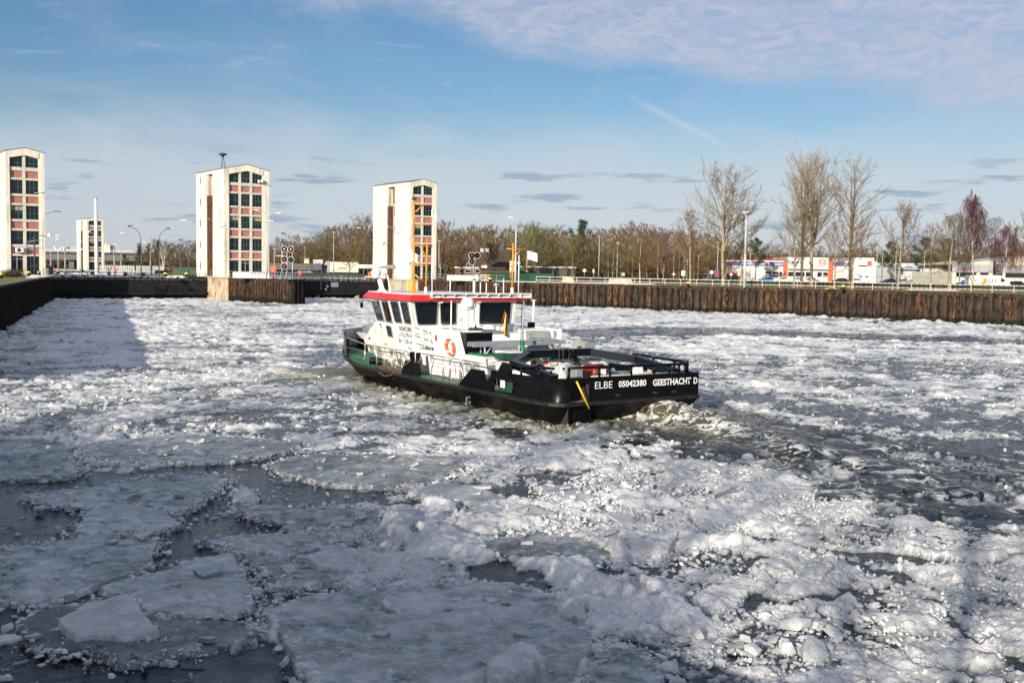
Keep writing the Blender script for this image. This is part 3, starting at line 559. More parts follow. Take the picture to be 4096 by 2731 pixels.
def build_shards():
    rng = np.random.default_rng(23); V = []; F = []; T_ = []; o = 0; cells = []
    for P in FP:
        c_ = P.mean(0); rad = np.hypot(*(P - c_).T).max(); ar = max(1, int(rad * rad * .9))
        for _ in range(min(26, ar * 2)): cells.append((c_ + rng.normal(0, .55, 2) * (P - c_).std(0) * 1.3, WL + .10))
    for _ in range(520):
        D = np.sqrt(rng.random() * (32 ** 2 - 12 ** 2) + 144); cells.append((np.array([D * rng.uniform(-.55, .55), D]), WL + .05))
    for (c_, zb) in cells:
        cov, hull = coverage(np.array([c_[0]]), np.array([c_[1]]))
        if hull[0] < 1.5 or (zb < WL + .08 and cov[0] < .45): continue
        n = rng.integers(4, 8); r = rng.uniform(.07, .18) * (1 + .9 * (rng.random() < .12)); an = np.sort(rng.uniform(0, 2 * pi, n)); 
        if np.diff(np.append(an, an[0] + 2 * pi)).max() > 2.6: continue
        rr = r * rng.uniform(.75, 1.1, n); th = rng.uniform(.015, .05); tx, ty = rng.normal(0, .16, 2); px, py = rr * np.cos(an), rr * np.sin(an) * rng.uniform(.6, 1)
        zt = zb + .03 + np.abs(tx) * r + np.abs(ty) * r * .6 + px * tx + py * ty; top = np.stack([c_[0] + px, c_[1] + py, zt + rng.normal(0, .004, n)], -1); bot = top - np.array([0, 0, th + .02])
        V += [top, bot]; F += [tuple(range(o, o + n))] + [(o + (i + 1) % n, o + i, o + n + i, o + n + (i + 1) % n) for i in range(n)]; T_ += [np.tile([0, rng.uniform(.15, .75), 0], (2 * n, 1))]; o += 2 * n
    me = bpy.data.meshes.new('ice_shards'); me.from_pydata([tuple(p) for a in V for p in a], [], F); col = np.ones((o, 4), np.float32); col[:, :3] = np.concatenate(T_); at_ = me.color_attributes.new('tint', 'FLOAT_COLOR', 'POINT'); at_.data.foreach_set('color', col.ravel()); me.materials.append(ICE); ob = bpy.data.objects.new('ice_shards', me); COL.objects.link(ob); tag(ob, 'thin angular slivers of clear ice lying tilted on the floes and the rubble', 'ice slivers', kind='stuff')
build_shards()

def build_floe(P, thick, kind, label, seed):
    x0, y0 = P.min(0) - .35; x1, y1 = P.max(0) + .35; Dm = max(12, P[:, 1].mean()); cell = max(.035, Dm * .0017)
    nx = int((x1 - x0) / cell) + 2; ny = int((y1 - y0) / (cell * 1.5)) + 2
    if nx * ny > 30000: k = sqrt(nx * ny / 30000); nx = int(nx / k); ny = int(ny / k)
    x, y = np.meshgrid(np.linspace(x0, x1, nx), np.linspace(y0, y1, ny))
    wx = x + (fbm(x * 3.5, y * 3.5, seed, 4, .6) - .5) * .20; wy = y + (fbm(x * 3.5, y * 3.5, seed + 7, 4, .6) - .5) * .20
    sd = sdist(wx, wy, P)
    body = sst(sd, -.01, .03)
    rel = (fbm(x * 1.1, y * 1.1, seed + 3, 3) - .5)
    h = np.full(x.shape, thick)
    if kind in ('grey', 'dark', 'pale'):
        h = h + rel * .07 + (fbm(x * 5, y * 5, seed + 5, 3) - .5) * .05 + (1 - np.abs(2 * vn(x * 8, y * 8, seed + 6) - 1)) * .02
        pl = lumps(x, y, .55, seed + 20, .12, .34, .45 * np.ones(x.shape), .12, .30, .35)
        h = np.maximum(h, thick - .015 + pl * 1.0)
        rimh = lumps(wx, wy, .13, seed + 30, .04, .10, np.exp(-(sd / .12) ** 2) * .8 * (fbm(x * .9, y * .9, seed + 33, 2) > .45), .6, .3)
        h = np.maximum(h, thick - .01 + rimh * 1.15)
        snow_ = np.clip(np.where(rimh > 0, .8, 0) + (.30 if kind == 'pale' else .08) + (fbm(x * 1.3, y * 1.3, seed + 9, 5, .65) - .5) * 1.3 + np.where(pl > .0, .22, 0), 0, 1)
        clear = np.clip((.55 if kind == 'dark' else .22) + (fbm(x * .7, y * .7, seed + 11, 3) - .55) * 1.6, 0, .8) * np.where(rimh > 0, 0, 1) * (0.35 if kind == 'pale' else 1)
    elif kind == 'smooth':
        cx, cy = P.mean(0); rs = np.random.RandomState(seed); tx, ty = rs.uniform(-.05, .05, 2)
        h = h + (x - cx) * tx + (y - cy) * (ty + .03) + (fbm(x * 2, y * 2, seed + 2, 3) - .5) * .025
        snow_ = np.full(x.shape, .42) + (fbm(x * 1.2, y * 1.2, seed + 4, 3) - .5) * .5 + np.exp(-(sd / .06) ** 2) * .4; clear = np.zeros(x.shape)
    else:
        cx, cy = P.mean(0); sz = max(.2, sd.max()); dome = np.clip(sd / sz, 0, 1)
        fac = np.maximum(lumps(x, y, .22, seed + 40, .07, .2, np.ones(x.shape), .30, .9, .5), 0)
        h = thick * (.45 + .55 * dome ** .6) + fac * .8 + (fbm(x * 4, y * 4, seed + 2, 3) - .5) * .05 + (x - cx) * .05
        snow_ = np.clip(.62 + (fbm(x * 3, y * 3, seed + 4, 3) - .5) * .9, 0, 1); clear = np.zeros(x.shape)
    z = WL - .10 + (h + .10) * body
    snow_ = np.clip(snow_, 0, 1) * body + (1 - body) * .35
    m3 = np.stack([np.zeros(x.shape) + .04, snow_, clear * body], -1)
    zq = np.maximum.reduce([z[:-1, :-1], z[1:, :-1], z[:-1, 1:], z[1:, 1:]]); keep = zq > WL - .095
    o = grid_mesh('ice_floe', x, y, z, keep, [m3], ICE, kind != 'white')
    tag(o, label, 'ice floe', 'large floes in the foreground')
for k, (z_, p_, h_, kd, lb) in enumerate(FLOES): build_floe(FP[k], h_, kd, lb, 500 + 60 * k)

# ================================================================== LAND
def grass_material():
    m = pm('winter_grass', (.095, .115, .02), .95, col2=(.23, .21, .055), vs=.35, bump=.6, bs=3, det=8); return m
GRASS = grass_material(); PAVE = pm('lock_paving', (.10, .10, .10), .9, col2=(.17, .165, .155), vs=.4, bump=.2)
FARZ = 3.66
land('ground', [(-69.2, 158.5), (-76, 172), (-74.5 - 13, 190), (-260, 420), (-900, 1300), (-2500, 1300), (-2500, -200), (-300, -200), (-60, 5), (-36, 30), (-25.4, 44.5), (-41.2, 85.6)][::-1], FARZ, GRASS)
land('ground', [tuple(p) for p in RW[::-1]] + [(-40, 230), (-190, 420), (-700, 1300), (-700, 3000), (3500, 3000), (3500, -400), (300, -400)][::1], FARZ, GRASS)
land('lock_island', IS + [CA(7.9, 230), CA(0, 230)], FARZ, PAVE)
land('pavement', [CA(35.6, 8.2), CA(35.6, 0), (-17.6, 193.2), (-9, 183), (-4, 188), (-10, 202), CA(44, 30), CA(35.6, 230)], FARZ + .004, PAVE)
land('pavement', [(-69.6, 157.5), (-63, 140), (-70, 137), (-82, 160), CA(-38, 40), CA(-38, 230), CA(-28, 230), CA(-28, 8)], FARZ + .004, PAVE)
# far-off meadow beyond the bridge keeps the ground going to the horizon
land('ground', [(-6000, 1290), (6000, 1290), (6000, 5800), (-6000, 5800)], FARZ - .3, GRASS)
# quay where the photographer stands
quay = [(-24.5, 21.5), (-.1, -.75), (12, -11.5), (40, -30), (40, -120), (-120, -120), (-120, 60), (-60, 5), (-36, 30)]
land('ground', [(-24.5, 21.5), (-.1, -.75), (12, -11.5), (60, -55), (60, -200), (-300, -200), (-60, 5), (-37, 14)][::-1], FARZ, GRASS)

# ------------------------------------------------------------------ sheet pile walls
def pile_mesh(Lp, top, bot=-1.2, dp=.46):
    mb = MB(); a = Lp
    pr = [(0, 0), (.10 * a, 0), (.20 * a, dp), (.70 * a, dp), (.80 * a, 0), (a, 0)]
    for (x0, y0), (x1, y1) in zip(pr[:-1], pr[1:]):
        mb.add([(x0, -y0, bot), (x1, -y1, bot), (x1, -y1, top), (x0, -y0, top)], [(0, 1, 2, 3)])
    mb.add([(x, -y, top) for x, y in pr] + [(a, .1, top), (0, .1, top)], [tuple(range(8))])
    mb.box(.13 * a - .03, .13 * a + .03, -.05, .0, bot, top)            # interlock rib
    mb.tube((.45 * a, -dp, top - 1.9), (.45 * a, -dp - .07, top - 1.9), .09, n=6)
    return mb
def wall_of_piles(pts, top, pitch, mats, label, cat='quay wall', join=False, seed=0, cope=.28, name='quay_wall', concrete_cope=True):
    root = empty(name, (pts[0][0], pts[0][1], 0), 0, label, cat); rng = random.Random(seed); meshes = {}
    ox, oy = pts[0]; jm = MB()
    for (x0, y0), (x1, y1) in zip(pts[:-1], pts[1:]):
        Ls = math.hypot(x1 - x0, y1 - y0); n = max(1, round(Ls / pitch)); yaw = atan2(y1 - y0, x1 - x0); key = round(Ls / n, 3)
        for i in range(n):
            px, py = x0 + (x1 - x0) * i / n, y0 + (y1 - y0) * i / n
            if join:
                p = pile_mesh(Ls / n, top); c_, s_ = cos(yaw), sin(yaw)
                jm.add([(px - ox + v[0] * c_ - v[1] * s_, py - oy + v[0] * s_ + v[1] * c_, v[2]) for v in p.v], p.f)
            else:
                mi = 0 if rng.random() < .7 else 1
                if (key, mi) not in meshes: meshes[(key, mi)] = pile_mesh(Ls / n, top).build('sheet_pile', mats[mi]).data; bpy.data.objects.remove(COL.objects[-1])
                o = bpy.data.objects.new('sheet_pile', meshes[(key, mi)]); COL.objects.link(o); o.parent = root; o.location = (px - ox, py - oy, rng.uniform(-.015, .015)); o.rotation_euler.z = yaw
        cm = MB(); nx, ny = sin(yaw), -cos(yaw)
        a = np.array([x0 - ox, y0 - oy, top]); b = np.array([x1 - ox, y1 - oy, top]); off = np.array([nx, ny, 0])
        cm.slab([a + off * .42, b + off * .42, b - off * .35, a - off * .35], (0, 0, .14)); cm.slab([a + off * .40 - (0, 0, cope), b + off * .40 - (0, 0, cope), b + off * .36 - (0, 0, cope), a + off * .36 - (0, 0, cope)], (0, 0, cope))
        cm.build('capping_beam', mats[0], root)
    if join: o = jm.build('sheet_piles', mats[0], root); o['kind'] = 'stuff'
    return root
P0, P1, P2 = M['pile'], M['pile2'], M['piled']
RQ = wall_of_piles(RW[1:8], 3.5, 1.08, (P0, P1), 'long rust brown sheet pile quay wall behind the boat on the right', seed=2)
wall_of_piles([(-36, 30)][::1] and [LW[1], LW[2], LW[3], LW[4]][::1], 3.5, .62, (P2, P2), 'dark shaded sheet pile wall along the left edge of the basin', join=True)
wall_of_piles([(-46.6, 173.4), (-33.6, 159.2)], 3.45, .86, (P0, P1), 'brown sheet pile pier head below the middle tower', 'pier head', seed=5, name='pier_head')
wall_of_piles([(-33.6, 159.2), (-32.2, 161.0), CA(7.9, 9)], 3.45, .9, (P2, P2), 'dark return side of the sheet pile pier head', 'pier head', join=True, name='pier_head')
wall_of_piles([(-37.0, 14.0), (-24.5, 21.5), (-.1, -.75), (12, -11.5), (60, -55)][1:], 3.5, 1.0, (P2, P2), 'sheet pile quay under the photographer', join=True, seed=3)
# ladders and bolt columns on the right wall
def on_wall(px, off=.5, pts=RW):
    for (x0, y0), (x1, y1) in zip(pts[:-1], pts[1:]):
        d = ray(px, 1200); k = d[0] / d[1]; ex, ey = x1 - x0, y1 - y0; den = ex - k * ey
        if abs(den) < 1e-9: continue
        t = (k * y0 - x0) / den
        if 0 <= t <= 1:
            yaw = atan2(ey, ex); return x0 + ex * t + off * sin(yaw), y0 + ey * t - off * cos(yaw), yaw
def ladder(px, label):
    x, y, yaw = on_wall(px, .47); mb = MB()
    for s in (-.22, .22): mb.box(s - .03, s + .03, -.04, .04, -.3, 3.6)
    for k in range(12): mb.box(-.22, .22, -.03, .03, .1 + .3 * k, .15 + .3 * k)
    o = mb.build('quay_ladder', P2, None, (x, y, 0), yaw); tag(o, label, 'ladder', 'ladders on the right quay wall')
ladder(2520, 'iron ladder set in the rust brown wall nearest the boat'); ladder(3315, 'iron ladder in the wall below the yellow capped bollard at the right')
for k, px in enumerate((2183, 2537, 2913, 3343, 3845)):
    x, y, yaw = on_wall(px, .55); mb = MB()
    for z in (.5, 1.5, 2.5, 3.2): mb.box(-.06, .06, -.05, .1, z - .25, z + .25); mb.box(-.18, .18, -.08, .05, z - .05, z + .05)
    o = mb.build('mooring_cross_column', P2, None, (x, y, 0), yaw); tag(o, 'upright row of four recessed mooring crosses on the rust brown wall', 'mooring crosses', 'mooring cross columns on the quay wall')
# piled white frost heap stuck to the wall foot and odd snow lumps
x, y, yaw = on_wall(2600, .9); mb = MB(); mb.ball((0, 0, 0), .75, sz=.5, nu=12, nv=6); mb.ball((.9, .1, 0), .5, sz=.4, nu=10, nv=6); o = mb.build('ice_heap', ICE, None, (x, y, WL)); tag(o, 'rounded white heap of ice frozen at the foot of the brown quay wall', 'ice heap')

# ------------------------------------------------------------------ concrete heads
def block(name, pts, z0, z1, mat, label, cat):
    o = MB().prism(pts, z0, z1).build(name, mat, bevel=0); return tag(o, label, cat)
r_ = empty('lock_head_wall', (*CA(-.02, 8.2), 0), 0, 'pale stained concrete head of the lock island beside the middle gate groove', 'concrete wall')
p0 = np.array(CA(-.05, 8.3)); p1 = np.array([-46.9, 173.5]); off = np.array([.7, .5])
for k in range(2):
    a = p0 + (p1 - p0) * (k * .5 + .01); b = p0 + (p1 - p0) * (k * .5 + .49)
    mb = MB(); mb.prism([tuple(a - r_.location[:2]), tuple(b - r_.location[:2]), tuple(b + off - r_.location[:2]), tuple(a + off - r_.location[:2])], -1.2, 3.55); mb.build('concrete_panel', M['pierconc'], r_)
mb = MB(); a, b = p0 - r_.location[:2], p1 - r_.location[:2]; mb.slab([(a[0] - .15, a[1] - .1, 3.55), (b[0] - .15, b[1] - .15, 3.55), (b[0] + 1, b[1] + .8, 3.55), (a[0] + 1, a[1] + .8, 3.55)], (0, 0, .2)); mb.build('coping', M['conc'], r_)
mb = MB(); mb.slab([(b[0] + .1, b[1] - .35, -.6), (b[0] + .75, b[1] - .35, -.6), (b[0] + .75, b[1], -.6), (b[0] + .1, b[1], -.6)], (0, 0, 3.6)); mb.build('fender', M['black'], r_)
r_ = empty('lock_head_wall', (*CA(35.55, 8.2), 0), 0, 'cream concrete lock head below the right tower with two wide panels', 'concrete wall')
p0 = np.array(CA(35.5, 8.3)); p1 = np.array((-17.1, 191.7)); base = np.array(r_.location[:2])
for k in range(2):
    a = p0 + (p1 - p0) * (k * .5 + .012) - base; b = p0 + (p1 - p0) * (k * .5 + .488) - base
    MB().prism([tuple(a), tuple(b), (b[0] + .8, b[1] + .5), (a[0] + .8, a[1] + .5)], -1.2, 3.4).build('concrete_panel', M['conc'], r_)
a, b = p0 - base, p1 - base; MB().slab([(a[0] - .2, a[1] - .1, 3.4), (b[0] - .2, b[1] - .1, 3.4), (b[0] + 1, b[1] + .8, 3.4), (a[0] + 1, a[1] + .8, 3.4)], (0, 0, .24)).build('coping', M['conc'], r_)
q = gx(1633, 193, 1); mb = MB(); mb.tube((0, 0, -.8), (0, 0, 3.5), .20, n=10); o = mb.build('fender_pile', M['yellow'], None, (q, 192.4, 0)); tag(o, 'yellow round fender pile against the cream concrete lock head', 'fender pile')
mb = MB(); [mb.box(-.2, .2, -.03, .03, z, z + .06) for z in np.arange(-.4, 3.4, .3)]; mb.box(-.24, -.18, -.05, .05, -.8, 3.5); mb.box(.18, .24, -.05, .05, -.8, 3.5); o = mb.build('quay_ladder', M['yellow'], None, (q + .62, 192.0, 0)); tag(o, 'yellow ladder right of the round yellow fender pile', 'ladder')

# ------------------------------------------------------------------ lock gates
def gate(s0, s1, label, seed):
    root = empty('lock_gate', (*CA(s0, 8.0), 0), atan2(sa, ca), label, 'lock gate'); W = s1 - s0; n = max(3, round(W / 4.6)); rng = random.Random(seed)
    for i in range(n):
        x0, x1 = W * i / n + .02, W * (i + 1) / n - .02
        MB().box(x0, x1, 0, .25, 1.0, 3.0).build('gate_panel', M['gate'], root)
        mb = MB(); mb.hexa([(x0, -.45, .62), (x1, -.45, .62), (x1, .2, .45), (x0, .2, .45)], [(x0, -.45, .98), (x1, -.45, .98), (x1, .2, 1.0), (x0, .2, 1.0)]); mb.build('gate_ledge', M['gate'], root)
        MB().box(x0, x1, .5, .7, -1.2, .6).build('gate_skirt', M['black'], root)
    MB().box(0, W, -.2, 1.1, 3.02, 3.16).build('walkway', M['dark'], root)
    mb = MB()
    for i in range(int(W / 1.0)): mb.box(i * 1.0 + .3, i * 1.0 + .48, -.32, -.2, 3.02, 3.10)
    mb.build('bracket_row', M['galv'], root)
    mb = MB()
    for i in range(int(W / 1.15) + 1):
        x = min(W - .05, i * 1.15); mb.box(x - .035, x + .035, -.18, -.11, 3.16, 4.18)
        if i % 5 == 0: mb.box(x + .12, x + .19, -.18, -.11, 3.16, 4.18)
    for z in (3.62, 4.15): mb.box(0, W, -.17, -.12, z, z + .055)
    for i in range(int(W / 2.3) + 1): x = min(W - .05, i * 2.3); mb.box(x - .03, x + .03, 1.0, 1.06, 3.16, 4.18)
    for z in (3.62, 4.15): mb.box(0, W, 1.0, 1.05, z, z + .05)
    mb.build('railing', M['galv'] if seed else M['dark'], root)
    if seed:
        MB().box(W - 12.1, W - 10.6, -.03, 0, 2.0, 2.85).build('hatch_plate', M['grey'], root)
        MB().box(W - 14.2, W - 14.1, -.06, 0, 1.5, 2.9).build('drain_pipe', M['galv'], root)
        for x, z in ((W - 18.6, 1.5), (W - 13.4, 1.35), (W - 13.0, 1.9)): MB().box(x, x + .42, -.03, 0, z, z + .42).build('small_plate', M['grey'], root)
        for x in (W - 22, W - 15.2, W - 7): mb = MB(); mb.hexa([(x, -.5, -.5), (x + .5, -.5, -.5), (x + .5, .3, -.5), (x, .3, -.5)], [(x, -.5, .0), (x + .5, -.45, .5), (x + .5, .3, .5), (x, .3, .2)]); mb.build('ice_on_fender', M['conc'], root)
    return root
gate(-31.5, 0.0, 'black steel lock gate between the left wall and the middle tower', 0)
gate(8.0, 35.5, 'black steel lock gate between the middle tower and the right tower', 1)

# ------------------------------------------------------------------ towers
def tower(s, w, d, H, ncol, label, slot=(5.65, 8.7), t0=0.0, doorcol=None, small=True, bottomdark=False):
    x, y = CA(s, t0); root = empty('lock_tower', (x, y, FARZ), atan2(sa, ca), label, 'tower'); T = .5; R = .85 * w / 7.8; cr, cf = M['cream'], M['creamfine']
    ys0, ys1 = slot
    def zt(xx): return H + R * (1 - abs(xx / (w / 2) - 1))      # roof line
    # long walls: left has the gate groove
    for nm, y0, y1 in (('side_wall', 0, ys0), ('side_wall', ys1, d)):
        mb = MB(); nlev = 5
        for k in range(nlev):
            z0, z1 = H * k / nlev, H * (k + 1) / nlev - (.025 if k < nlev - 1 else 0); mb.box(0, T, y0, y1, z0, z1)
        mb.box(.02, T, y0 + .01, y1 - .01, 0, H - .05); mb.build(nm, cr, root)
    MB().box(0, T, ys0, ys1, H - .55, H).build('lintel', cr, root)
    MB().box(.75, 1.0, ys0, ys1, 0, H - .55).build('groove_back', M['conc'], root)
    mb = MB(); mb.box(.12, .74, ys1 - 1.15, ys1 - .25, -3.5, H * .77); mb.box(.02, .12, ys1 - 1.0, ys1 - .8, -3.5, H * .77); mb.box(.02, .12, ys1 - .5, ys1 - .35, -3.5, H * .77); mb.build('gate_groove', M['rust'], root)
    MB().box(.35, .74, ys1 - .25, ys1, 0, H - .6).build('groove_cheek', M['conc'], root)
    # groove windows
    def win(x0, x1, y0, y1, z0, z1, face, nx=3, nz=2, topz=None, fr=M['teal'], curt=0):
        """face 'f' lies in an x-z plane (front) at y0; 'l' lies in a y-z plane (side) at x0"""
        if face == 'f':
            g = MB(); tz = topz or (z1, z1); g.add([(x0, y0, z0), (x1, y0, z0), (x1, y0, tz[1]), (x0, y0, tz[0])], [(0, 1, 2, 3)]); g = g.build('window', M['glass'], root)
            if curt: MB().add([(x0 + .1, y0 - .006, z1 - .75), (x1 - .05, y0 - .006, z1 - .75), (x1 - .05, y0 - .006, z1 - .1), (x0 + .1, y0 - .006, z1 - .1)], [(0, 1, 2, 3)]).build('blind', M['curtain'], g)
            f = MB(); b = .05; yy0, yy1 = y0 - .06, y0 - .01
            def top(xx): return tz[0] + (tz[1] - tz[0]) * (xx - x0) / (x1 - x0)
            for i in range(nx + 1):
                xx = x0 + (x1 - x0) * i / nx; e = b if i in (0, nx) else .035; f.box(xx - e / 2 + (e / 2 if i == 0 else 0) - (e / 2 if i == nx else 0), xx + e / 2 + (e / 2 if i == 0 else 0) - (e / 2 if i == nx else 0), yy0, yy1, z0, top(xx) - .03)
            zz = z0 + (min(tz) - z0) * .45; f.box(x0, x1, yy0 + .005, yy1 - .005, zz, zz + .05); f.box(x0, x1, yy0 + .005, yy1 - .005, z0, z0 + .06)
            f.hexa([(x0, yy0, tz[0] - .07), (x1, yy0, tz[1] - .07), (x1, yy1, tz[1] - .07), (x0, yy1, tz[0] - .07)], [(x0, yy0, tz[0]), (x1, yy0, tz[1]), (x1, yy1, tz[1]), (x0, yy1, tz[0])])
            f.build('frame', fr, g)
        else:
            g = MB().add([(x0, y0, z0), (x0, y0, z1), (x0, y1, z1), (x0, y1, z0)], [(0, 1, 2, 3)]).build('window', M['glass'], root)
            f = MB(); [f.box(x0 - .05, x0 - .01, yy - .03, yy + .03, z0, z1) for yy in np.linspace(y0, y1, nx + 1)]; [f.box(x0 - .045, x0 - .012, y0, y1, zz - .03, zz + .03) for zz in np.linspace(z0, z1, nz + 1)]; f.build('frame', M['galv'], g)
    win(.73, 0, ys0 + .15, ys1 - 1.3, H * .79, H - .6, 'l', 2, 4)
    for k in range(5):
        zc = H * (.055 + .205 * k)
        if k < 4: win(.73, 0, ys0 + .9, ys0 + 1.45, zc, zc + H * .10, 'l', 1, 2)
        if small: MB().box(-.03, .02, ys1 + 2.5, ys1 + 2.95, zc + .3, zc + 1.45).build('slit_window', M['glass'], root); mb = MB(); [mb.box(-.06, -.02, ys1 + a_, ys1 + a_ + .07, zc + .25, zc + 1.5) for a_ in (2.44, 2.94)]; mb.box(-.07, -.01, ys1 + 2.44, ys1 + 3.01, zc + .2, zc + .27); mb.build('slit_frame', M['creamfine'], root)
    # other walls
    MB().box(w - T, w, 0, d, 0, H).build('side_wall', cr, root); MB().box(T, w - T, d - .5, d, 0, H).build('back_wall', cr, root)
    mb = MB(); mb.hexa([(0, d - .5, H), (w, d - .5, H), (w, d, H), (0, d, H)], [(w / 2 - .01, d - .5, H + R), (w / 2 + .01, d - .5, H + R), (w / 2 + .01, d, H + R), (w / 2 - .01, d, H + R)]); mb.build('gable', cr, root)
    # roof: two slopes
    for a_, b_ in ((-.12, w / 2), (w / 2, w + .12)):
        za = H + R * (1 - abs(a_ / (w / 2) - 1)); zb = H + R * (1 - abs(b_ / (w / 2) - 1))
        MB().hexa([(a_, -.05, za), (b_, -.05, zb), (b_, d + .1, zb), (a_, d + .1, za)], [(a_, -.05, za + .12), (b_, -.05, zb + .12), (b_, d + .1, zb + .12), (a_, d + .1, za + .12)]).build('roof', M['roof'], root)
    # front
    xl, xr = .09 * w, w - .15 * w; g = .34; mul = .38 if ncol == 2 else .36
    for nm, a_, b_ in (('corner_pier', 0, xl), ('corner_pier', w - .085 * w, w)):
        mb = MB(); n = 9
        for k in range(n): mb.box(a_, b_, -.02, g, H * k / n, H * (k + 1) / n - (.018 if k < n - 1 else 0))
        mb.box(a_ + .015, b_ - .015, 0, g, 0, H - .05); mb.build(nm, cr, root)
    mb = MB(); mb.hexa([(xr, .10, 0), (w - .085 * w, .0, 0), (w - .085 * w, g, 0), (xr, g, 0)], [(xr, .10, H), (w - .085 * w, 0, H), (w - .085 * w, g, H), (xr, g, H)]); mb.build('reveal', cf, root)
    gb = MB()
    for a_, b_ in ((0, w / 2), (w / 2, w)):
        th = 1.05
        if a_ == 0: gb.hexa([(0, -.02, H - .02), (0, g, H - .02), (0, g, H), (0, -.02, H)], [(w / 2, -.02, H + R - th + .12), (w / 2, g, H + R - th + .12), (w / 2, g, H + R), (w / 2, -.02, H + R)]); gb.hexa([(xl - .05, -.015, zt(xl) - th), (xl - .05, g, zt(xl) - th), (xl - .05, g, zt(xl)), (xl - .05, -.015, zt(xl))], [(w / 2, -.015, H + R - th), (w / 2, g, H + R - th), (w / 2, g, H + R - .003), (w / 2, -.015, H + R - .003)])
        else: gb.hexa([(w / 2, -.018, H + R - th), (w / 2, g, H + R - th), (w / 2, g, H + R - .004), (w / 2, -.018, H + R - .004)], [(xr + .05, -.018, zt(xr) - th), (xr + .05, g, zt(xr) - th), (xr + .05, g, zt(xr)), (xr + .05, -.018, zt(xr))]); gb.hexa([(xr, -.019, H - .02), (xr, g, H - .02), (xr, g, zt(xr)), (xr, -.019, zt(xr))], [(w, -.019, H - .02), (w, g, H - .02), (w, g, H), (w, -.019, H)])
    gb.build('gable', cr, root)
    gaps = np.linspace(xl, xr + .02, ncol + 1); cols = [(gaps[i] + (mul / 2 if i else .0), gaps[i + 1] - mul / 2 * (1 if i < ncol - 1 else .2)) for i in range(ncol)]
    MB().box(.02, w - .02, 1.6, 1.7, 0, H - .1).build('inner_wall', M['interior'], root)
    mb = MB(); [mb.box(gaps[i] - mul / 2, gaps[i] + mul / 2, .14, .44, 0, zt(gaps[i]) - .9) for i in range(1, ncol)]; mb.build('mullion', cf, root)
    per = 3.7 * H / 18; zb = [i * per for i in range(5)]
    for k in range(5):
        base = zb[k]; wz0, wz1 = (.15 if k == 0 else base + .80), base + 2.85
        pz0, pz1 = base + 3.15, base + 4.2
        if k == 4: wz0 = base + .98
        for ci, (a_, b_) in enumerate(cols):
            if k == 0 and doorcol == ci:
                dd = MB().box(a_, b_, .42, .46, .1, wz1).build('door', M['glass'], root); f = MB(); [f.box(xx - .06, xx + .06, .36, .42, .1, wz1) for xx in np.linspace(a_ + .06, b_ - .06, 3)]; f.box(a_, b_, .37, .415, wz1 - .5, wz1 - .4); f.box(a_, b_, .37, .415, .1, .5); f.build('frame', M['galv'], dd)
            topz = None; door_ = (k == 0 and doorcol == ci)
            if k == 4: topz = (min(zt(a_), 99) - 1.12, zt(b_) - 1.12)
            if not door_: win(a_, b_, .42, 0, wz0, wz1 if k < 4 else max(topz), 'f', 3 if ncol == 3 else 3, topz=topz, curt=(k == 2 and ci != 1))
            if k < 4:
                p = MB().box(a_, b_, .40, .46, pz0, pz1).build('panel', M['palep'], root); rb = MB(); n = 11
                for i in range(n): xx = a_ + (b_ - a_) * (i + .18) / n; rb.box(xx, xx + (b_ - a_) / n * .64, .33, .40, pz0, pz1)
                rb.build('panel_ribs', M['redp'], p)
        if k < 4:
            mb = MB(); mb.box(xl, xr + .1, .13, .48, wz1, pz0); mb.build('floor_beam', cf, root); mb = MB(); mb.box(xl, xr + .1, .16, .48, pz1, zb[k + 1] + (.80 if k < 3 else .98)); mb.build('sill_beam', cf, root)
    return root
T2 = tower(0, 7.76, 13.6, 18.0, 3, 'middle cream lock tower with three columns of windows and a siren on top', doorcol=1)
T3 = tower(35.6, 5.75, 14.3, 18.0, 2, 'right cream lock tower behind the boat mast with two columns of windows', slot=(5.87, 8.9), small=False)
T1 = tower(-33.2, 5.25, 13.6, 18.2, 2, 'left lock tower cut by the frame edge with an air conditioner box', doorcol=0)
x4 = gx(352, 372); s4 = (x4 + 47.9 + sa * 0) / ca
T4 = empty('lock_tower', (0, 0, 0)); bpy.data.objects.remove(T4)
tx, ty = gx(350, 372), 372
_k = [(c_, children(c_)) for c_ in children(T3)]
T4 = dup(T3, (tx, ty, FARZ), atan2(sa, ca), 'small distant lock tower in front of the road bridge', None, _k)
for c_ in [c_ for c_ in COL.objects if c_.parent in (T1, T2, T3)]: pass

# things on the towers
r_ = empty('siren', (*CA(2.0, 6.2), FARZ + 18.35), 0, 'black mushroom siren on a lattice tripod on the middle tower roof', 'siren')
mb = MB(); pts = [(.55 * cos(a_), .55 * sin(a_)) for a_ in (0.3, 2.4, 4.5)]
for px_, py_ in pts: mb.tube((px_, py_, 0), (px_ * .15, py_ * .15, 2.1), .05, n=5)
for z in (.55, 1.1, 1.6):
    k = 1 - .85 * z / 2.1; P_ = [(a_ * k, b_ * k, z) for a_, b_ in pts]; mb.path(P_ + [P_[0]], .03, 4)
mb.build('tripod', M['dark'], r_); MB().lathe([(.05, 2.05), (.22, 2.1), (.3, 2.35), (.75, 2.45), (.78, 2.5), (.5, 2.72), (.0, 2.85)], n=16).build('horn_cap', M['dark'], r_)
r_ = empty('security_camera', (*CA(6.3, -.1), FARZ + 15.9), atan2(sa, ca), 'white camera and dish on the top floor ledge of the middle tower', 'camera')
MB().tube((-.6, 0, .1), (.4, 0, .1), .05, n=6).build('arm', M['white2'], r_); MB().ball((.1, -.2, .35), .28).build('dish', M['white2'], r_); MB().box(-.6, -.3, -.2, .1, .1, .5).build('housing', M['white2'], r_); MB().tube((-.6, .1, .0), (1.6, -.4, -.35), .04, n=5).build('conduit', M['dark'], r_)
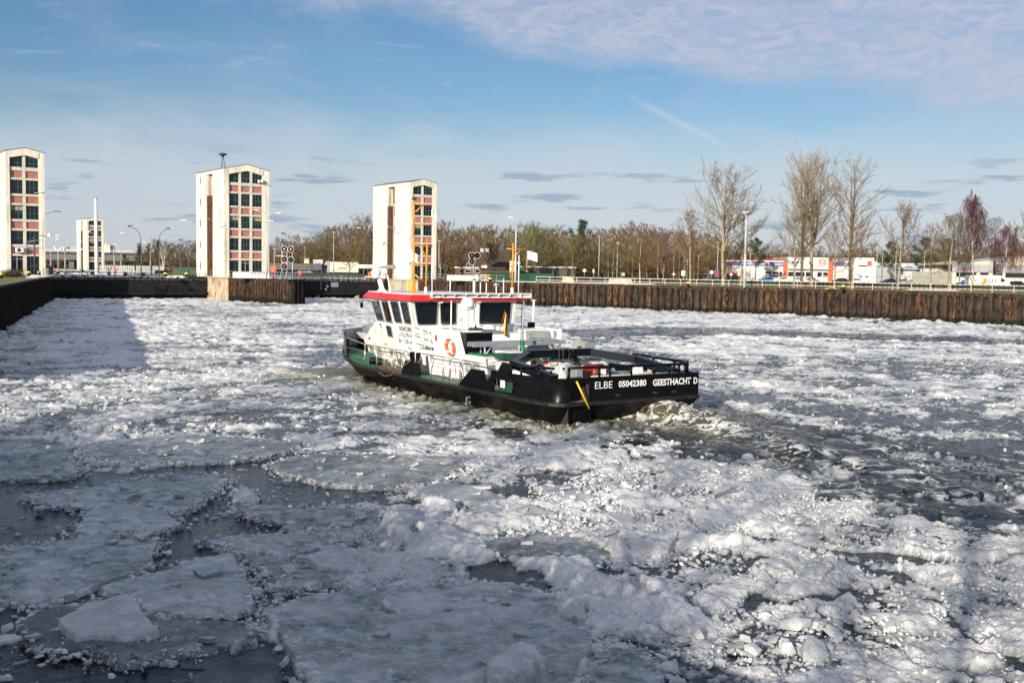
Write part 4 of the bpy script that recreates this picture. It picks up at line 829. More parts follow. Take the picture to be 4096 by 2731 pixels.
r_ = empty('air_conditioner', (*CA(-33.2 + 1.1, -.35), FARZ + 3.35), atan2(sa, ca), 'white air conditioner box on the red panel of the left tower', 'air conditioner')
MB().box(0, 1.05, -.1, .4, 0, .75).build('case', M['white2'], r_, bevel=.02); MB().tube((.42, -.12, .37), (.42, -.10, .37), .27, n=16).build('fan_grille', M['dark'], r_)
# white flagpole mast
def thing1(mb, name, mat, loc, label, cat, group=None, yaw=0): o = mb.build(name, mat, None, loc, yaw); return tag(o, label, cat, group)
r_ = empty('signal_mast', (gx(388, 205), 205, FARZ), 0, 'tall white tapering mast standing in front of the distant tower', 'mast'); MB().tube((0, 0, 0), (-.15, 0, 14.6), .42, .26, n=12).build('pole', M['white2'], r_); MB().box(-.5, .3, -.1, .1, 14.5, 14.7).build('top_bracket', M['dark'], r_); MB().tube((-.6, 0, 9.1), (.4, 0, 9.1), .05).build('crossarm', M['white2'], r_)

# ------------------------------------------------------------------ lamps
def lamp(px, D, top_y, head_px, label, foot=FARZ, rr=.09, wall=False, group='street lamps on the lock', mat=None):
    x = gx(px, D); zt_ = gz(px, top_y, D); hx = gx(head_px, D) - x; s = 1 if hx > 0 else -1
    r = empty('street_lamp', (x, D, foot), 0, label, 'street lamp', group); H = zt_ - foot; mat = mat or M['lampm']
    bend = min(abs(hx), 2.2); mb = MB(); mb.tube((0, 0, 0), (0, 0, H * .45), rr * 1.25, rr, n=8); mb.tube((0, 0, H * .45), (0, 0, H - bend), rr, rr * .7, n=8)
    pts = [(s * bend * (1 - cos(a_)), 0, H - bend + bend * sin(a_) * .97) for a_ in np.linspace(0, pi / 2, 7)]; pts.append((hx - s * .75, 0, H + .08)); mb.path(pts, rr * .6, 6); mb.build('pole', mat, r)
    h = MB(); h.hexa([(hx - s * .85, -.13, H), (hx, -.12, H + .02), (hx, .12, H + .02), (hx - s * .85, .13, H)], [(hx - s * .8, -.09, H + .16), (hx - s * .05, -.08, H + .14), (hx - s * .05, .08, H + .14), (hx - s * .8, .09, H + .16)]); h.build('lamp_head', M['lens_'], r)
    return r
LAMPS = [(100, 158, 768, 183, 'lamp post in front of the left tower curving right'), (204, 230, 958, 240, 'thin lamp post right of the left tower curving right'), (261, 190, 945, 222, 'lamp post before the bridge curving left'),
 (320, 230, 950, 360, 'lamp post at the left side of the distant tower curving right'), (393, 250, 928, 350, 'lamp post behind the white mast curving left'), (457, 200, 932, 502, 'lamp post right of the distant tower curving right'),
 (484, 260, 980, 452, 'short far lamp post curving left right of the distant tower'), (565, 178, 905, 513, 'tall lamp post with a loudspeaker curving left'), (602, 260, 970, 570, 'short far lamp post in front of the conifers'),
 (637, 185, 914, 682, 'tall lamp post in front of the white branched tree curving right'), (754, 188, 960, 716, 'lamp post close to the left side of the middle tower'), (1170, 185, 935, 1125, 'lamp post behind the signal lights of the pier curving left'),
 (1471, 196, 914, 1424, 'dark lamp post left of the right tower curving left')]
for px, D, ty_, hp, lb in LAMPS: lamp(px, D, ty_, hp, lb, mat=M['dark'] if px == 1471 else None)
lamp(2061, 165, 871, 2027, 'tall lamp post behind the right orange mast with its head to the left', rr=.16, group='tall quay lamps'); lamp(2977, 147, 850, 2960, 'tall lamp post on the right quay in front of the shops', rr=.16, group='tall quay lamps')
# double lamp by the middle tower
D = 168; x = gx(1070, D); r_ = empty('street_lamp', (x, D, FARZ), 0, 'two armed lamp post at the right edge of the middle tower', 'street lamp', 'street lamps on the lock'); zt_ = gz(1070, 845, D) - FARZ
mb = MB(); mb.tube((0, 0, 0), (0, 0, zt_ - 1.6), .12, .09); [mb.path([(s * 1.0 * (1 - cos(a_)), 0, zt_ - 1.6 + 1.25 * sin(a_) + (.35 if s < 0 else 0) * a_ / 1.57) for a_ in np.linspace(0, pi / 2, 6)] + [(s * 1.5, 0, zt_ - .33 + (.35 if s < 0 else 0))], .055, 6) for s in (-1, 1)]; mb.build('pole', M['lampm'], r_)
for s in (-1, 1): MB().obox((s * 1.8, 0, zt_ - .25 + (.42 if s < 0 else 0)), (.85, .24, .15), 0, 0, pitch=s * -.12).build('lamp_head', M['lens_'], r_)
# wall lamps
for px, py, D, tx_, lb in ((232, 846, 165, 180, 'wall lamp reaching right from the left tower'), (735, 880, 188, 785, 'wall lamp reaching left from behind the middle tower'), (815, 873, 172, 858, 'wall lamp on the side wall of the middle tower'), (1083, 883, 176, 1062, 'wall lamp at the right side of the middle tower'), (1545, 905, 196, 1580, 'wall lamp on the side wall of the right tower')):
    p = at(px, py, D); q = at(tx_, py + 10, D + 1); r_ = empty('wall_lamp', tuple(p), 0, lb, 'wall lamp'); d = q - p; MB().obox((0, 0, 0), (.95, .25, .14), 0, 0, pitch=.15).build('lamp_head', M['lens_'], r_); MB().tube((.4 * np.sign(d[0]), 0, -.02), tuple(d), .045, n=5).build('arm', M['lampm'], r_)
# y shaped double lamp
D = 210; x = gx(204, D); r_ = empty('street_lamp', (x + .6, D + 2, FARZ), 0, 'short lamp with two arms in a v beside the left tower', 'street lamp'); z_ = gz(204, 1005, D) - FARZ; MB().tube((0, 0, 0), (0, 0, z_), .09).build('pole', M['lampm'], r_); [MB().tube((0, 0, z_), (s * .85, 0, z_ + .95), .13, .11, n=6).build('lamp_head', M['white2'], r_) for s in (-1, 1)]
# speakers and floodlight clusters on posts
for px, py, D, lb in ((552, 990, 178, 'cluster of white loudspeakers on the tall lamp post before the conifers'), (648, 993, 185, 'pair of white loudspeakers on the lamp post by the white branched tree'), (255, 1004, 190, 'white loudspeakers on the lamp post before the bridge'), (327, 1008, 230, 'small dark loudspeaker on the lamp post at the distant tower')):
    p = at(px, py, D); r_ = empty('loudspeaker', tuple(p), 0, lb, 'loudspeaker'); [MB().lathe([(.06, 0), (.1, .1), (.3, .32)], n=10).build('horn', M['white2'] if px != 327 else M['dark'], r_) for _ in range(1)]; MB().ball((.1, -.1, .5), .22).build('cap', M['white2'], r_); MB().tube((0, 0, .1), (.5, 0, .1), .04).build('arm', M['dark'], r_)
# dark flood light pole at the left tower
D = 153; x = gx(139, D); r_ = empty('floodlight_pole', (x, D, FARZ), 0, 'dark pole with floodlight and camera cage before the left tower', 'pole'); z_ = gz(139, 940, D) - FARZ; MB().tube((0, 0, 0), (0, 0, z_), .13, .12).build('pole', M['dark'], r_); MB().tube((0, 0, z_ - .1), (2.2, 0, z_ - .15), .05).build('arm', M['dark'], r_); mb = MB(); mb.hexa([(1.9, -.2, z_ - .1), (2.5, -.2, z_ - .2), (2.5, .2, z_ - .2), (1.9, .2, z_ - .1)], [(2.0, -.15, z_ + .1), (2.3, -.15, z_ + .35), (2.3, .15, z_ + .35), (2.0, .15, z_ + .1)]); mb.build('floodlight', M['galv'], r_)
mb = MB(); [mb.path([(-1.0, y_, z_ - 1.0), (1.0, y_, z_ - .7), (1.0, y_, z_ - 1.9), (-1.0, y_, z_ - 1.9), (-1.0, y_, z_ - 1.0)], .03, 4) for y_ in (-.4, .4)]; mb.build('cage', M['galv'], r_)

# ------------------------------------------------------------------ ship signals
def octagon(mb, c, R, y, m=0, th=.06): mb.slab([(c[0] + R * cos(pi / 8 + k * pi / 4), y, c[1] + R * sin(pi / 8 + k * pi / 4)) for k in range(8)], (0, th, 0), m)
def signal(px0, D, octs, label, lit, poles):
    x0 = gx(px0, D); r = empty('traffic_signal', (x0, D, FARZ), 0, label, 'traffic signal')
    for k, (px, py) in enumerate(octs):
        p = at(px, py, D); c = (p[0] - x0, p[2] - FARZ); R = 12.5 * D / FOC
        mb = MB(); octagon(mb, c, R * 1.10, -.02, 0, .10); b = mb.build('signal_board', M['white2'], r); b2 = MB(); octagon(b2, c, R * 1.0, -.06, 0, .05); b2.build('board_face', M['black'], b)
        l = MB(); l.tube((c[0], -.06, c[1]), (c[0], -.12, c[1]), .07 if lit[k] == 1 else .09, n=10); l.build('lamp', {1: M['wred'], 2: M['wwhite'], 0: M['glass']}[lit[k]], b)
    for px, py in poles:
        p = at(px, py, D); MB().tube((p[0] - x0, .2, -.05), (p[0] - x0, .2, p[2] - FARZ), .11, n=8).build('pole', M['galv'], r)
    return r
r_ = signal(1140, 163, [(1137, 996), (1163, 997), (1137, 1037), (1163, 1039), (1137, 1065)], 'five black octagonal signal lights in two columns on the pier head', (2, 2, 1, 0, 1), [(1128, 975), (1147, 1003)])
mb = MB(); p = at(1115, 1022, 163); mb.box(p[0] - r_.location.x - .5, p[0] - r_.location.x + .6, .1, .7, p[2] - FARZ - .1, p[2] - FARZ); mb.path([(p[0] - r_.location.x - .5, .1, p[2] - FARZ + 1), (p[0] - r_.location.x + .6, .1, p[2] - FARZ + 1)], .03, 4); mb.path([(p[0] - r_.location.x - .5, .1, p[2] - FARZ), (p[0] - r_.location.x - .5, .1, p[2] - FARZ + 1)], .03, 4); mb.build('service_platform', M['galv'], r_)
p = at(1119, 950, 163); MB().tube((p[0] - r_.location.x, .2, 4), (p[0] - r_.location.x, .2, p[2] - FARZ), .03, n=5).build('antenna', M['galv'], r_)
r_ = signal(1895, 176, [(1887.5, 1022), (1908.6, 1022), (1887.5, 1046)], 'three black octagonal signal lights on a post before the brown roofed house', (1, 0, 1), [(1895, 1010)])
p = at(1875, 1050, 176); mb = MB(); x_ = p[0] - r_.location.x; mb.path([(x_ - .4, .3, 1.9), (x_ + .9, .3, 1.9), (x_ + .9, .3, 3), (x_ - .4, .3, 3), (x_ - .4, .3, 1.9)], .05, 4); mb.path([(x_ + .2, .3, 1.9), (x_ + .2, .3, 3)], .04, 4); mb.build('service_cage', M['galv'], r_)

# ------------------------------------------------------------------ railings, barriers, lifebuoy posts, bollards
def railing(pts, h, gap, mat, label, name='railing', rails=(.5, 1.0), cat='railing', w=.05, stripes=None, z=FARZ, group=None):
    ox, oy = pts[0]; r = empty(name, (ox, oy, z), 0, label, cat, group)
    for (x0, y0), (x1, y1) in zip(pts[:-1], pts[1:]):
        Ls = math.hypot(x1 - x0, y1 - y0); n = max(1, round(Ls / gap)); dx, dy = (x1 - x0) / Ls, (y1 - y0) / Ls; yaw = atan2(dy, dx)
        for i in range(n + (1 if (x1, y1) == tuple(pts[-1]) else 0)):
            x, y = x0 - ox + dx * Ls * i / n, y0 - oy + dy * Ls * i / n; mb = MB()
            if stripes: [mb.obox((0, 0, h * (k + .5) / 6), (w * 1.3, w * 1.3, h / 6 - .002), 0, k % 2) for k in range(6)]; mb.build('post', stripes, r, (x, y, 0), yaw)
            else: mb.box(-w / 2, w / 2, -w / 2, w / 2, 0, h); mb.build('post', mat, r, (x, y, 0), yaw)
        for q in rails:
            mb = MB(); nn = int(Ls / .62) if stripes else 1
            for k in range(nn):
                a_, b_ = Ls * k / nn, Ls * (k + 1) / nn
                if stripes: m_ = a_ + (b_ - a_) * .80; mb.obox(((a_ + m_) / 2, 0, h * q), (m_ - a_, w, w), 0, 1); mb.obox(((m_ + b_) / 2, 0, h * q), (b_ - m_, w, w), 0, 0)
                else: mb.obox(((a_ + b_) / 2, 0, h * q - w / 2), (b_ - a_, w * .8, w * .8))
            mb.build('rail', stripes or mat, r, (x0 - ox, y0 - oy, 0), yaw)
    return r
railing([(3.8, 171.5), (16.5, 162.5), (31.5, 153.5), (50, 138.5), (62, 124.5), (72, 112)], .98, 2.55, None, 'red and white banded pipe railing along the top of the right quay', stripes=[M['redbox'], M['white2']], w=.062, rails=(.42, .97))
G = M['galv']
railing([CA(.2, 9), (-46.2, 174.2), (-33.9, 160.4), (-33.0, 161.6), CA(7.4, 9)], 1.05, 1.5, G, 'grey pipe railing round the pier head below the middle tower', w=.06)
railing([(-16.6, 192.6), (-4, 177.5), (-1.5, 174.8)], 1.05, 1.6, G, 'grey pipe railing along the quay right of the right tower', w=.06)
railing([(-70.5, 160.5), (-69.8, 156.5), (-67.5, 151)], 1.15, .55, G, 'short grey railing cage at the far end of the left wall', w=.05, rails=(.35, .7, 1.0))
railing([CA(-30, 30), CA(-2, 30)], 1.0, 1.5, M['dark'], 'dark railing across the left chamber behind the gate', w=.05)
mb = MB()
def barrier(px, D, label, n=1, Lb=1.9, red=False):
    x = gx(px, D); r = empty('traffic_barrier', (x, D, FARZ), .3, label, 'barrier', 'white barrier boards on the lock')
    mb = MB(); mb.hexa([(0, -.25, 0), (Lb, -.25, 0), (Lb, .25, 0), (0, .25, 0)], [(0, -.1, .95), (Lb, -.1, .95), (Lb, .1, .95), (0, .1, .95)]); mb.build('barrier_body', M['white2'], r, bevel=.03)
    s_ = MB(); [s_.slab([(.15 + .19 * k, -.235, .12), (.22 + .19 * k, -.235, .12), (.34 + .19 * k, -.16, .42), (.27 + .19 * k, -.16, .42)], (0, -.02, 0)) for k in range(8)]; s_.build('stripe_row', M['dark'], r)
    if red: t_ = MB(); [t_.box(.1 + .45 * k, .32 + .45 * k, -.16, -.11, .65, .9) for k in range(4)]; t_.build('red_marks', M['redbox'], r)
for px, lb, rd in ((931, 'white barrier board with grey slanted stripes left of the tower door', 0), (958, 'white barrier board second from the left before the middle tower', 0), (1002, 'white barrier board with red blocks on top left one', 1), (1027, 'white barrier board with red blocks on top right one', 1)): barrier(px, 166, lb, red=rd)
for px, lb in ((1806, 'translucent white barrier leftmost on the right quay'), (1847, 'white striped barrier in the middle of three on the right quay'), (1889, 'white striped barrier next to the signal post on the right quay')): barrier(px - 18, 179, lb)
mb = MB(); [mb.box(k * .22, k * .22 + .1, 0, .06, 0, 1.15) for k in range(12)]; mb.box(0, 2.55, -.01, .07, 1.0, 1.08); mb.box(0, 2.55, -.01, .07, .12, .2); thing1(mb, 'picket_fence', M['lens_'], (gx(1899, 178), 178, FARZ), 'pale upright slat fence between the signal post and the yellow bollard', 'fence')
def lifebuoy_post(px, py0, py1, D, label, big=False):
    x = gx(px, D); zt_ = gz(px, py0, D); zb_ = gz(px, py1, D); w_ = .95 if big else .42; r = empty('lifebuoy_station', (x, D, FARZ), 0, label, 'lifebuoy station', 'red lifebuoy stations')
    MB().tube((0, 0, 0), (0, 0, zb_ - FARZ + .1), .07, n=6).build('post', M['redbox'], r); mb = MB(); n = 14; h = zt_ - zb_; pts = [(w_ / 2 * cos(a_), (h / 2) * sin(a_)) for a_ in np.linspace(0, 2 * pi, n + 1)[:-1]]; pts = [(np.sign(a_) * abs(a_ / (w_ / 2)) ** .5 * w_ / 2 if a_ else 0, np.sign(b_) * abs(b_ / (h / 2)) ** .5 * h / 2 if b_ else 0) for a_, b_ in pts]
    mb.slab([(a_, -.18, b_ + (zt_ + zb_) / 2 - FARZ) for a_, b_ in pts], (0, .3, 0)); mb.build('case', M['redbox'], r)
    if big: MB().slab([(.22 * cos(a_), -.19, .38 * sin(a_) + (zt_ + zb_) / 2 - FARZ) for a_ in np.linspace(0, 2 * pi, 12)[:-1]], (0, -.04, 0)).build('ring_relief', M['buoy'], r)
for a_ in ((231, 1072, 1085, 200, 'red lifebuoy case nearest the left tower'), (390, 1073, 1087, 212, 'red lifebuoy case beside the foot of the white mast'), (461, 1074, 1088, 195, 'red lifebuoy case with an orange cone at its foot right of the distant tower'), (488, 1074, 1085, 225, 'smaller red lifebuoy case behind, right of the distant tower'), (661, 1074, 1087, 190, 'red lifebuoy case by the dark car behind the railing'), (685, 1077, 1091, 185, 'dark red lifebuoy case rightmost before the green fence'), (1201, 1084, 1100, 170, 'small red lifebuoy case on the lawn right of the signal lights')): lifebuoy_post(*a_)
lifebuoy_post(1094, 1065, 1087, 165, 'big red lifebuoy case at the right side of the middle tower', True)
def bollard(px, D, label, r0=.24, H=.62, z=FARZ):
    r = empty('bollard', (gx(px, D), D, z), 0, label, 'bollard', 'yellow capped bollards'); MB().lathe([(r0 * 1.1, 0), (r0, .1), (r0 * .95, H * .62), (0, H * .62)], n=12).build('shaft', M['black'], r); MB().lathe([(r0 * .98, H * .6), (r0 * 1.08, H * .68), (r0 * 1.1, H), (0, H + .03)], n=12).build('cap', M['yellow'], r)
for px, D, lb in ((2753, 152, 'yellow capped bollard on the right quay above the ladder'), (3372, 137, 'yellow capped bollard on the far right quay'), (1961, 176, 'low yellow bollard beside the pale slat fence'), (115, 152, 'yellow topped bollard in front of the left tower door'), (157, 154, 'yellow topped bollard near the end of the left wall'), (4, 118, 'yellow topped bollard at the very left edge'), (232, 188, 'small yellow bollard under the leftmost lifebuoy case'), (262, 200, 'small yellow bollard below the loudspeakers'), (369, 185, 'yellow bollard left of the white mast'), (437, 178, 'yellow bollard right of the white mast'), (503, 176, 'yellow bollard with double head left of the tall lamp'), (575, 178, 'yellow bollard at the foot of the tall loudspeaker lamp'), (662, 175, 'yellow bollard below the lifebuoy case by the dark car'), (746, 178, 'yellow bollard next to the middle tower')): bollard(px, D, lb, .24 if D < 170 else .3)
# snow strips
def snow_patch(pts, label, seed):
    P = np.array(pts, float); c = P.mean(0); x0, y0 = P.min(0); x1, y1 = P.max(0); x, y = np.meshgrid(np.linspace(x0 - .3, x1 + .3, 60), np.linspace(y0 - .3, y1 + .3, 40)); sd = sdist(x + (fbm(x, y, seed) - .5) * 1.4, y + (fbm(x, y, seed + 3) - .5) * 1.4, P)
    z = FARZ - .05 + .16 * sst(sd, 0, .5) + (fbm(x * 2, y * 2, seed + 5, 3) - .4) * .10; z = np.where(sd < 0, FARZ - .3, z); keep = np.maximum.reduce([z[:-1, :-1], z[1:, :-1], z[:-1, 1:], z[1:, 1:]]) > FARZ
    if not keep.any(): return
    o = grid_mesh('snow_patch', x, y, z, keep, [np.stack([x * 0, x * 0 + 1, x * 0], -1)], ICE); tag(o, label, 'snow')
for k, (pp, lb) in enumerate((([(-71, 155), (-68.8, 158), (-62.6, 141.5), (-64.6, 141)], 'strip of white snow along the end of the left wall'), ([(-61.5, 133), (-60, 134.6), (-57.5, 128), (-59, 127.4)], 'short strip of snow on the left wall edge'), ([(-3.5, 180), (1, 178), (11, 170), (9, 169), (0, 174.6), (-4, 177.6)], 'white snow bank in front of the dark green fence'), ([(8, 172), (14, 173), (23, 166.5), (21.5, 164), (13, 170)], 'streaky snow behind the red and white railing near the concrete blocks'), ([(55, 150), (60, 150.5), (64, 148.5), (60, 147.5)], 'snow streaks on the embankment below the green containers'), ([(-45, 176), (-36, 166), (-34.5, 166), (-42, 178)], 'thin snow on the pier head'), (([CA(-29, 12), CA(-2, 12), CA(-2, 14), CA(-29, 14)]), 'snow strip behind the left gate'), ([CA(-20, 45), CA(-2, 42), CA(-2, 48), CA(-20, 50)], 'snow strip across the left lock yard'), ([CA(9, 14), CA(34, 14), CA(34, 15.5), CA(9, 15.5)], 'snow strip behind the right gate'))): snow_patch(pp, lb, 900 + 11 * k)

# ================================================================== ROAD BRIDGE, BUILDINGS
D = 430
def G(px, D, z=FARZ): return (gx(px, D), D, z)
x0, x1 = gx(-400, D), gx(640, D); z1, z0 = gz(300, 1013, D), gz(300, 1040, D)
r_ = empty('road_bridge', (x0, D, 0), 0, 'long dark road bridge on piers in the distance behind the lock', 'bridge')
MB().box(0, x1 - x0, 0, 11, z0, z1).build('deck_girder', M['dark'], r_); MB().box(0, x1 - x0, -1.2, 12, z1, z1 + .5).build('deck_edge', pm('bridge_concrete', (.09, .09, .09), .9), r_)
for px in (268, 278): x_ = gx(px, D) - x0; (MB().box(x_, x_ + 1.0, 2, 9, FARZ, z0)).build('pier', M['dark'], r_)
for px in (-200,): x_ = gx(px, D) - x0; (MB().box(x_, x_ + 1.0, 2, 9, FARZ, z0)).build('pier', M['dark'], r_)
mb = MB(); mb.box(0, x1 - x0, -1.1, -1.05, z1 + 1.35, z1 + 1.45); mb.box(0, x1 - x0, -1.1, -1.05, z1 + .9, z1 + 1.0); [mb.box(k * 2.5, k * 2.5 + .1, -1.12, -1.04, z1 + .5, z1 + 1.45) for k in range(int((x1 - x0) / 2.5))]; mb.build('parapet_rail', M['galv'], r_)
# distant white gate block beyond the bridge
bx = at(411, 980, 470); bx1 = at(440, 1013, 470); o = MB().box(0, bx1[0] - bx[0], 0, 6, 0, bx[2] - bx1[2]).box(1.3, 1.9, -.3, 0, 0, bx[2] - bx1[2] + .8).build('gate_house', M['creamfine'], None, (bx[0], 470, bx1[2])); tag(o, 'pale box shaped gate house standing above the bridge deck beside the distant tower', 'building')
# second short bridge piece behind the middle tower
o = MB().box(0, 14, 0, 3, 0, 1.6).build('footbridge', M['dark'], None, (gx(1060, 260), 260, gz(1080, 1078, 260))); tag(o, 'short dark bridge span seen between the middle tower and the signal lights', 'bridge')

def car(px, D, label, mat, L_=4.3, yaw=0, z=FARZ, kind='car', name='parked_car', group='cars parked before the shops', Hc=1.45):
    r = empty(name, (gx(px, D), D, z), yaw, label, kind, group)
    if kind == 'car':
        bd = [(0, .35), (0, .75), (.15, .88), (.95, .95), (1.45, Hc - .05), (2.9, Hc), (3.6, 1.0), (4.15, .92), (L_, .75), (L_, .35)]; gl = [(1.1, .95), (1.52, Hc - .12), (2.85, Hc - .08), (3.42, 1.0)]
        mb = MB(); mb.slab([(a, -.85, b) for a, b in bd], (0, 1.7, 0)); mb.build('body', mat, r, bevel=.06); MB().slab([(a, -.862, b) for a, b in gl], (0, 1.724, 0)).build('side_glass', M['glass'], r); MB().slab([(1.05, -.7, .98), (1.48, -.7, Hc - .1), (1.48, .7, Hc - .1), (1.05, .7, .98)], (-.03, 0, .02)).build('windscreen', M['glass'], r)
    else:
        bd = [(0, .4), (0, 1.0), (.35, 1.15), (1.0, 2.0), (1.5, 2.45), (L_, 2.5), (L_, .4)]; mb = MB(); mb.slab([(a, -.95, b) for a, b in bd], (0, 1.9, 0)); mb.build('body', mat, r, bevel=.06); MB().slab([(.6, -.962, 1.35), (1.1, -.962, 1.95), (1.9, -.962, 1.98), (1.9, -.962, 1.3)], (0, 1.924, 0)).build('side_glass', M['glass'], r)
    for a in (.85, L_ - .85): mb = MB(); mb.tube((a, -.88, .33), (a, .88, .33), .33, n=14); w_ = mb.build('wheel', M['tyre'], r); MB().tube((a, -.89, .33), (a, -.88, .33), .19, n=12).build('rim', M['galv'], w_)
    return r
car(284 - 18, D + 3, 'grey van driving over the distant bridge', M['grey'], 6.2, 0, z1 + .5, 'van', 'driving_van', None)
cwhite = M['white2']; cblue = M['blue']; cdark = pm('dark_blue_car_paint', (.015, .025, .05), .25, spec=.7); csil = pm('silver_car_paint', (.35, .36, .38), .3, metal=.4); cred = pm('dark_car_paint', (.03, .03, .035), .25)
for a_ in ((2600, 290, 'dark estate car under the trees left of the warning sign', cred), (2704, 290, 'silver white car beside the triangular warning sign', csil), (2820, 275, 'silver car left of the dark blue one before the shop corner', csil), (2846, 268, 'dark blue car at the left corner of the white shop', cdark),
           (3043, 262, 'bright blue small car before the shop windows', pm('light_blue_paint', (.04, .16, .45), .3)), (3100, 258, 'white pick up shaped car right of the bright blue car', cwhite), (3165, 264, 'white car with a round red mark next to the orange pillar', cwhite), (3215, 270, 'silver car half behind a slim tree trunk', csil), (3338, 262, 'black car before the white shop section on the right', cred), (3395, 262, 'white car before the poster wall of the shop', cwhite), (3530, 262, 'dark blue car in front of the small blue fascia shop', cdark), (3580, 268, 'grey car right of the thick pale tree trunk', csil), (3628, 270, 'pale car beside the green containers', csil), (3755, 255, 'dark car in front of the green containers', cred), (3837, 235, 'blue car with a yellow box close to the delivery van', cblue), (4030, 225, 'dark blue car right of the delivery van', cdark)): car(a_[0] - 8, a_[1], a_[2], a_[3])
car(1178, 235, 'pale car top seen over the lawn right of the signal lights', csil)
# white delivery van
DV = 186; r_ = empty('delivery_van', (gx(3866, DV), DV, 3.42), .0, 'long white delivery van with an orange arrow and dark lettering', 'van'); L_ = 7.4
mb = MB(); mb.slab([(a, -.98, b) for a, b in [(0, .45), (0, 2.5), (.2, 2.62), (5.3, 2.66), (5.8, 2.5), (6.5, 1.65), (7.2, 1.35), (7.4, .9), (7.4, .45)]], (0, 1.96, 0)); mb.build('body', M['white2'], r_, bevel=.08); MB().slab([(5.5, -.99, 1.5), (5.55, -.99, 2.15), (5.95, -.99, 2.1), (6.45, -.99, 1.55)], (0, 1.98, 0)).build('side_glass', M['glass'], r_)
for a in (1.3, 6.3): MB().tube((a, -1.0, .38), (a, 1.0, .38), .38, n=14).build('wheel', M['tyre'], r_)
text('GLS', r_, M['navy'], (3.25, -.985, 1.35), (1, 0, 0), (0, 0, 1), 1.6, .62, 'van_lettering', bold=.02); mb = MB(); mb.add([(2.05, -.99, 1.1), (3.1, -.99, 1.1), (3.1, -.99, 2.1), (2.3, -.99, 2.1), (2.55, -.99, 1.75)], [(0, 1, 2, 3, 4)]); n_ = 9; mb.add([(1.9 - .95 * sin(t) * k, -.99, 1.65 - .55 * cos(t) * k) for k in (1, .72) for t in np.linspace(-.6, 2.2, n_)], [(i, i + 1, n_ + i + 1, n_ + i) for i in range(n_ - 1)]); mb.build('arrow_emblem', M['orange'], r_)
# lorry and trailer behind the lawn
DT = 262; r_ = empty('lorry_trailer', (gx(1310, DT), DT, FARZ), 0, 'pale box trailer with dark letters parked behind the lawn', 'trailer'); LT = gx(1434, DT) - gx(1319, DT)
MB().box(.5, .5 + LT, 0, 2.5, .9, 3.45).build('box', M['lens_'], r_); text('OBERBR', r_, M['ink'], (2.5, -.02, 1.7), (1, 0, 0), (0, 0, 1), 2.4, .42, 'trailer_lettering'); text('ELL', r_, M['ink'], (5.4, -.02, 1.7), (1, 0, 0), (0, 0, 1), .7, .36, 'trailer_lettering'); [MB().tube((a, 0, .45), (a, 2.5, .45), .45, n=12).build('wheel', M['tyre'], r_) for a in (5.5, 6.5)]
r_ = empty('lorry_cab', (gx(1290, DT), DT, FARZ), 0, 'blue grey lorry cab between the grey container and the pale trailer', 'lorry'); MB().slab([(a, 0, b) for a, b in [(0, .6), (0, 1.9), (.35, 2.9), (.9, 3.6), (1.7, 3.7), (1.7, .6)]], (0, 2.4, 0)).build('cab', M['grey'], r_, bevel=.08); MB().slab([(.3, -.01, 1.9), (.5, -.01, 2.6), (1.2, -.01, 2.6), (1.2, -.01, 1.9)], (0, -.01, 0)).build('side_glass', M['glass'], r_); [MB().tube((a, .0, .5), (a, 2.4, .5), .5, n=12).build('wheel', M['tyre'], r_) for a in (.6,)]
r_ = empty('site_container', (gx(1252, DT), DT, FARZ), 0, 'light grey container cabin left of the lorry cab', 'container'); MB().box(0, 2.4, 0, 2.4, .2, 3.8).build('body', M['lgrey'], r_); MB().box(1.35, 1.9, -.02, 0, .4, 3.2).build('opening', M['wood'], r_); MB().box(-.05, 2.45, -.05, 2.4, 3.8, 3.9).build('roof_edge', M['white2'], r_)

# house with two brown roofs
DH = 255; hx = gx(1836, DH); r_ = empty('house', (hx, DH, FARZ), 0, 'low brick house with a steep brown tiled roof behind the signal lights', 'house')
def hp(px, py, D=DH): p = at(px, py, D); return (p[0] - hx, D - DH, p[2] - FARZ)
eL, rL, rR, eR = hp(1836, 1069), hp(1873, 1008, DH + 4), hp(1960, 1008, DH + 4), hp(1922, 1069)
def tiles(quad, nrow, name='roof'):
    a, b, c, d = [np.array(q, float) for q in quad]  # a,b eave; c,d ridge (b->c right)
    base = MB().slab([a, b, c, d], (0, .1, .05)).build(name, M['tile'], r_); mb = MB()
    for k in range(nrow):
        t0, t1 = k / nrow, (k + 1) / nrow; p0, p1, q0, q1 = a + (d - a) * t0, b + (c - b) * t0, a + (d - a) * t1, b + (c - b) * t1; mb.add([p0 + (0, -.12, .03), p1 + (0, -.12, .03), q1 + (0, -.02, .0), q0 + (0, -.02, .0), p0 + (0, 0, -.06), p1 + (0, 0, -.06)], [(0, 1, 2, 3), (4, 5, 1, 0)])
    o = mb.build('tile_rows', M['tile'], base); o['kind'] = 'stuff'
tiles([eL, eR, rR, rL], 13)
vb = hp(1902, 1072, DH - .5); MB().slab([hp(1914, 1073, DH - .4), hp(1964, 1009, DH + 3.2), hp(1966, 1035, DH + 3.0), hp(1935, 1075, DH - .2)], (0, -.15, 0)).build('gable_wall', M['brick'], r_)
tiles([hp(1925, 1068, DH + .4), hp(2045, 1067, DH + .4), hp(2040, 1003, DH + 5), hp(1990, 1003, DH + 5)], 14)
MB().box(hp(1834, 0)[0], hp(2048, 0)[0], .3, 8, 0, hp(1836, 1071)[2]).build('wall', M['brick'], r_); MB().box(hp(1834, 0)[0] - .2, hp(2038, 0)[0], -.15, .1, hp(1836, 1072)[2], hp(1836, 1068)[2]).build('fascia', M['white2'], r_)
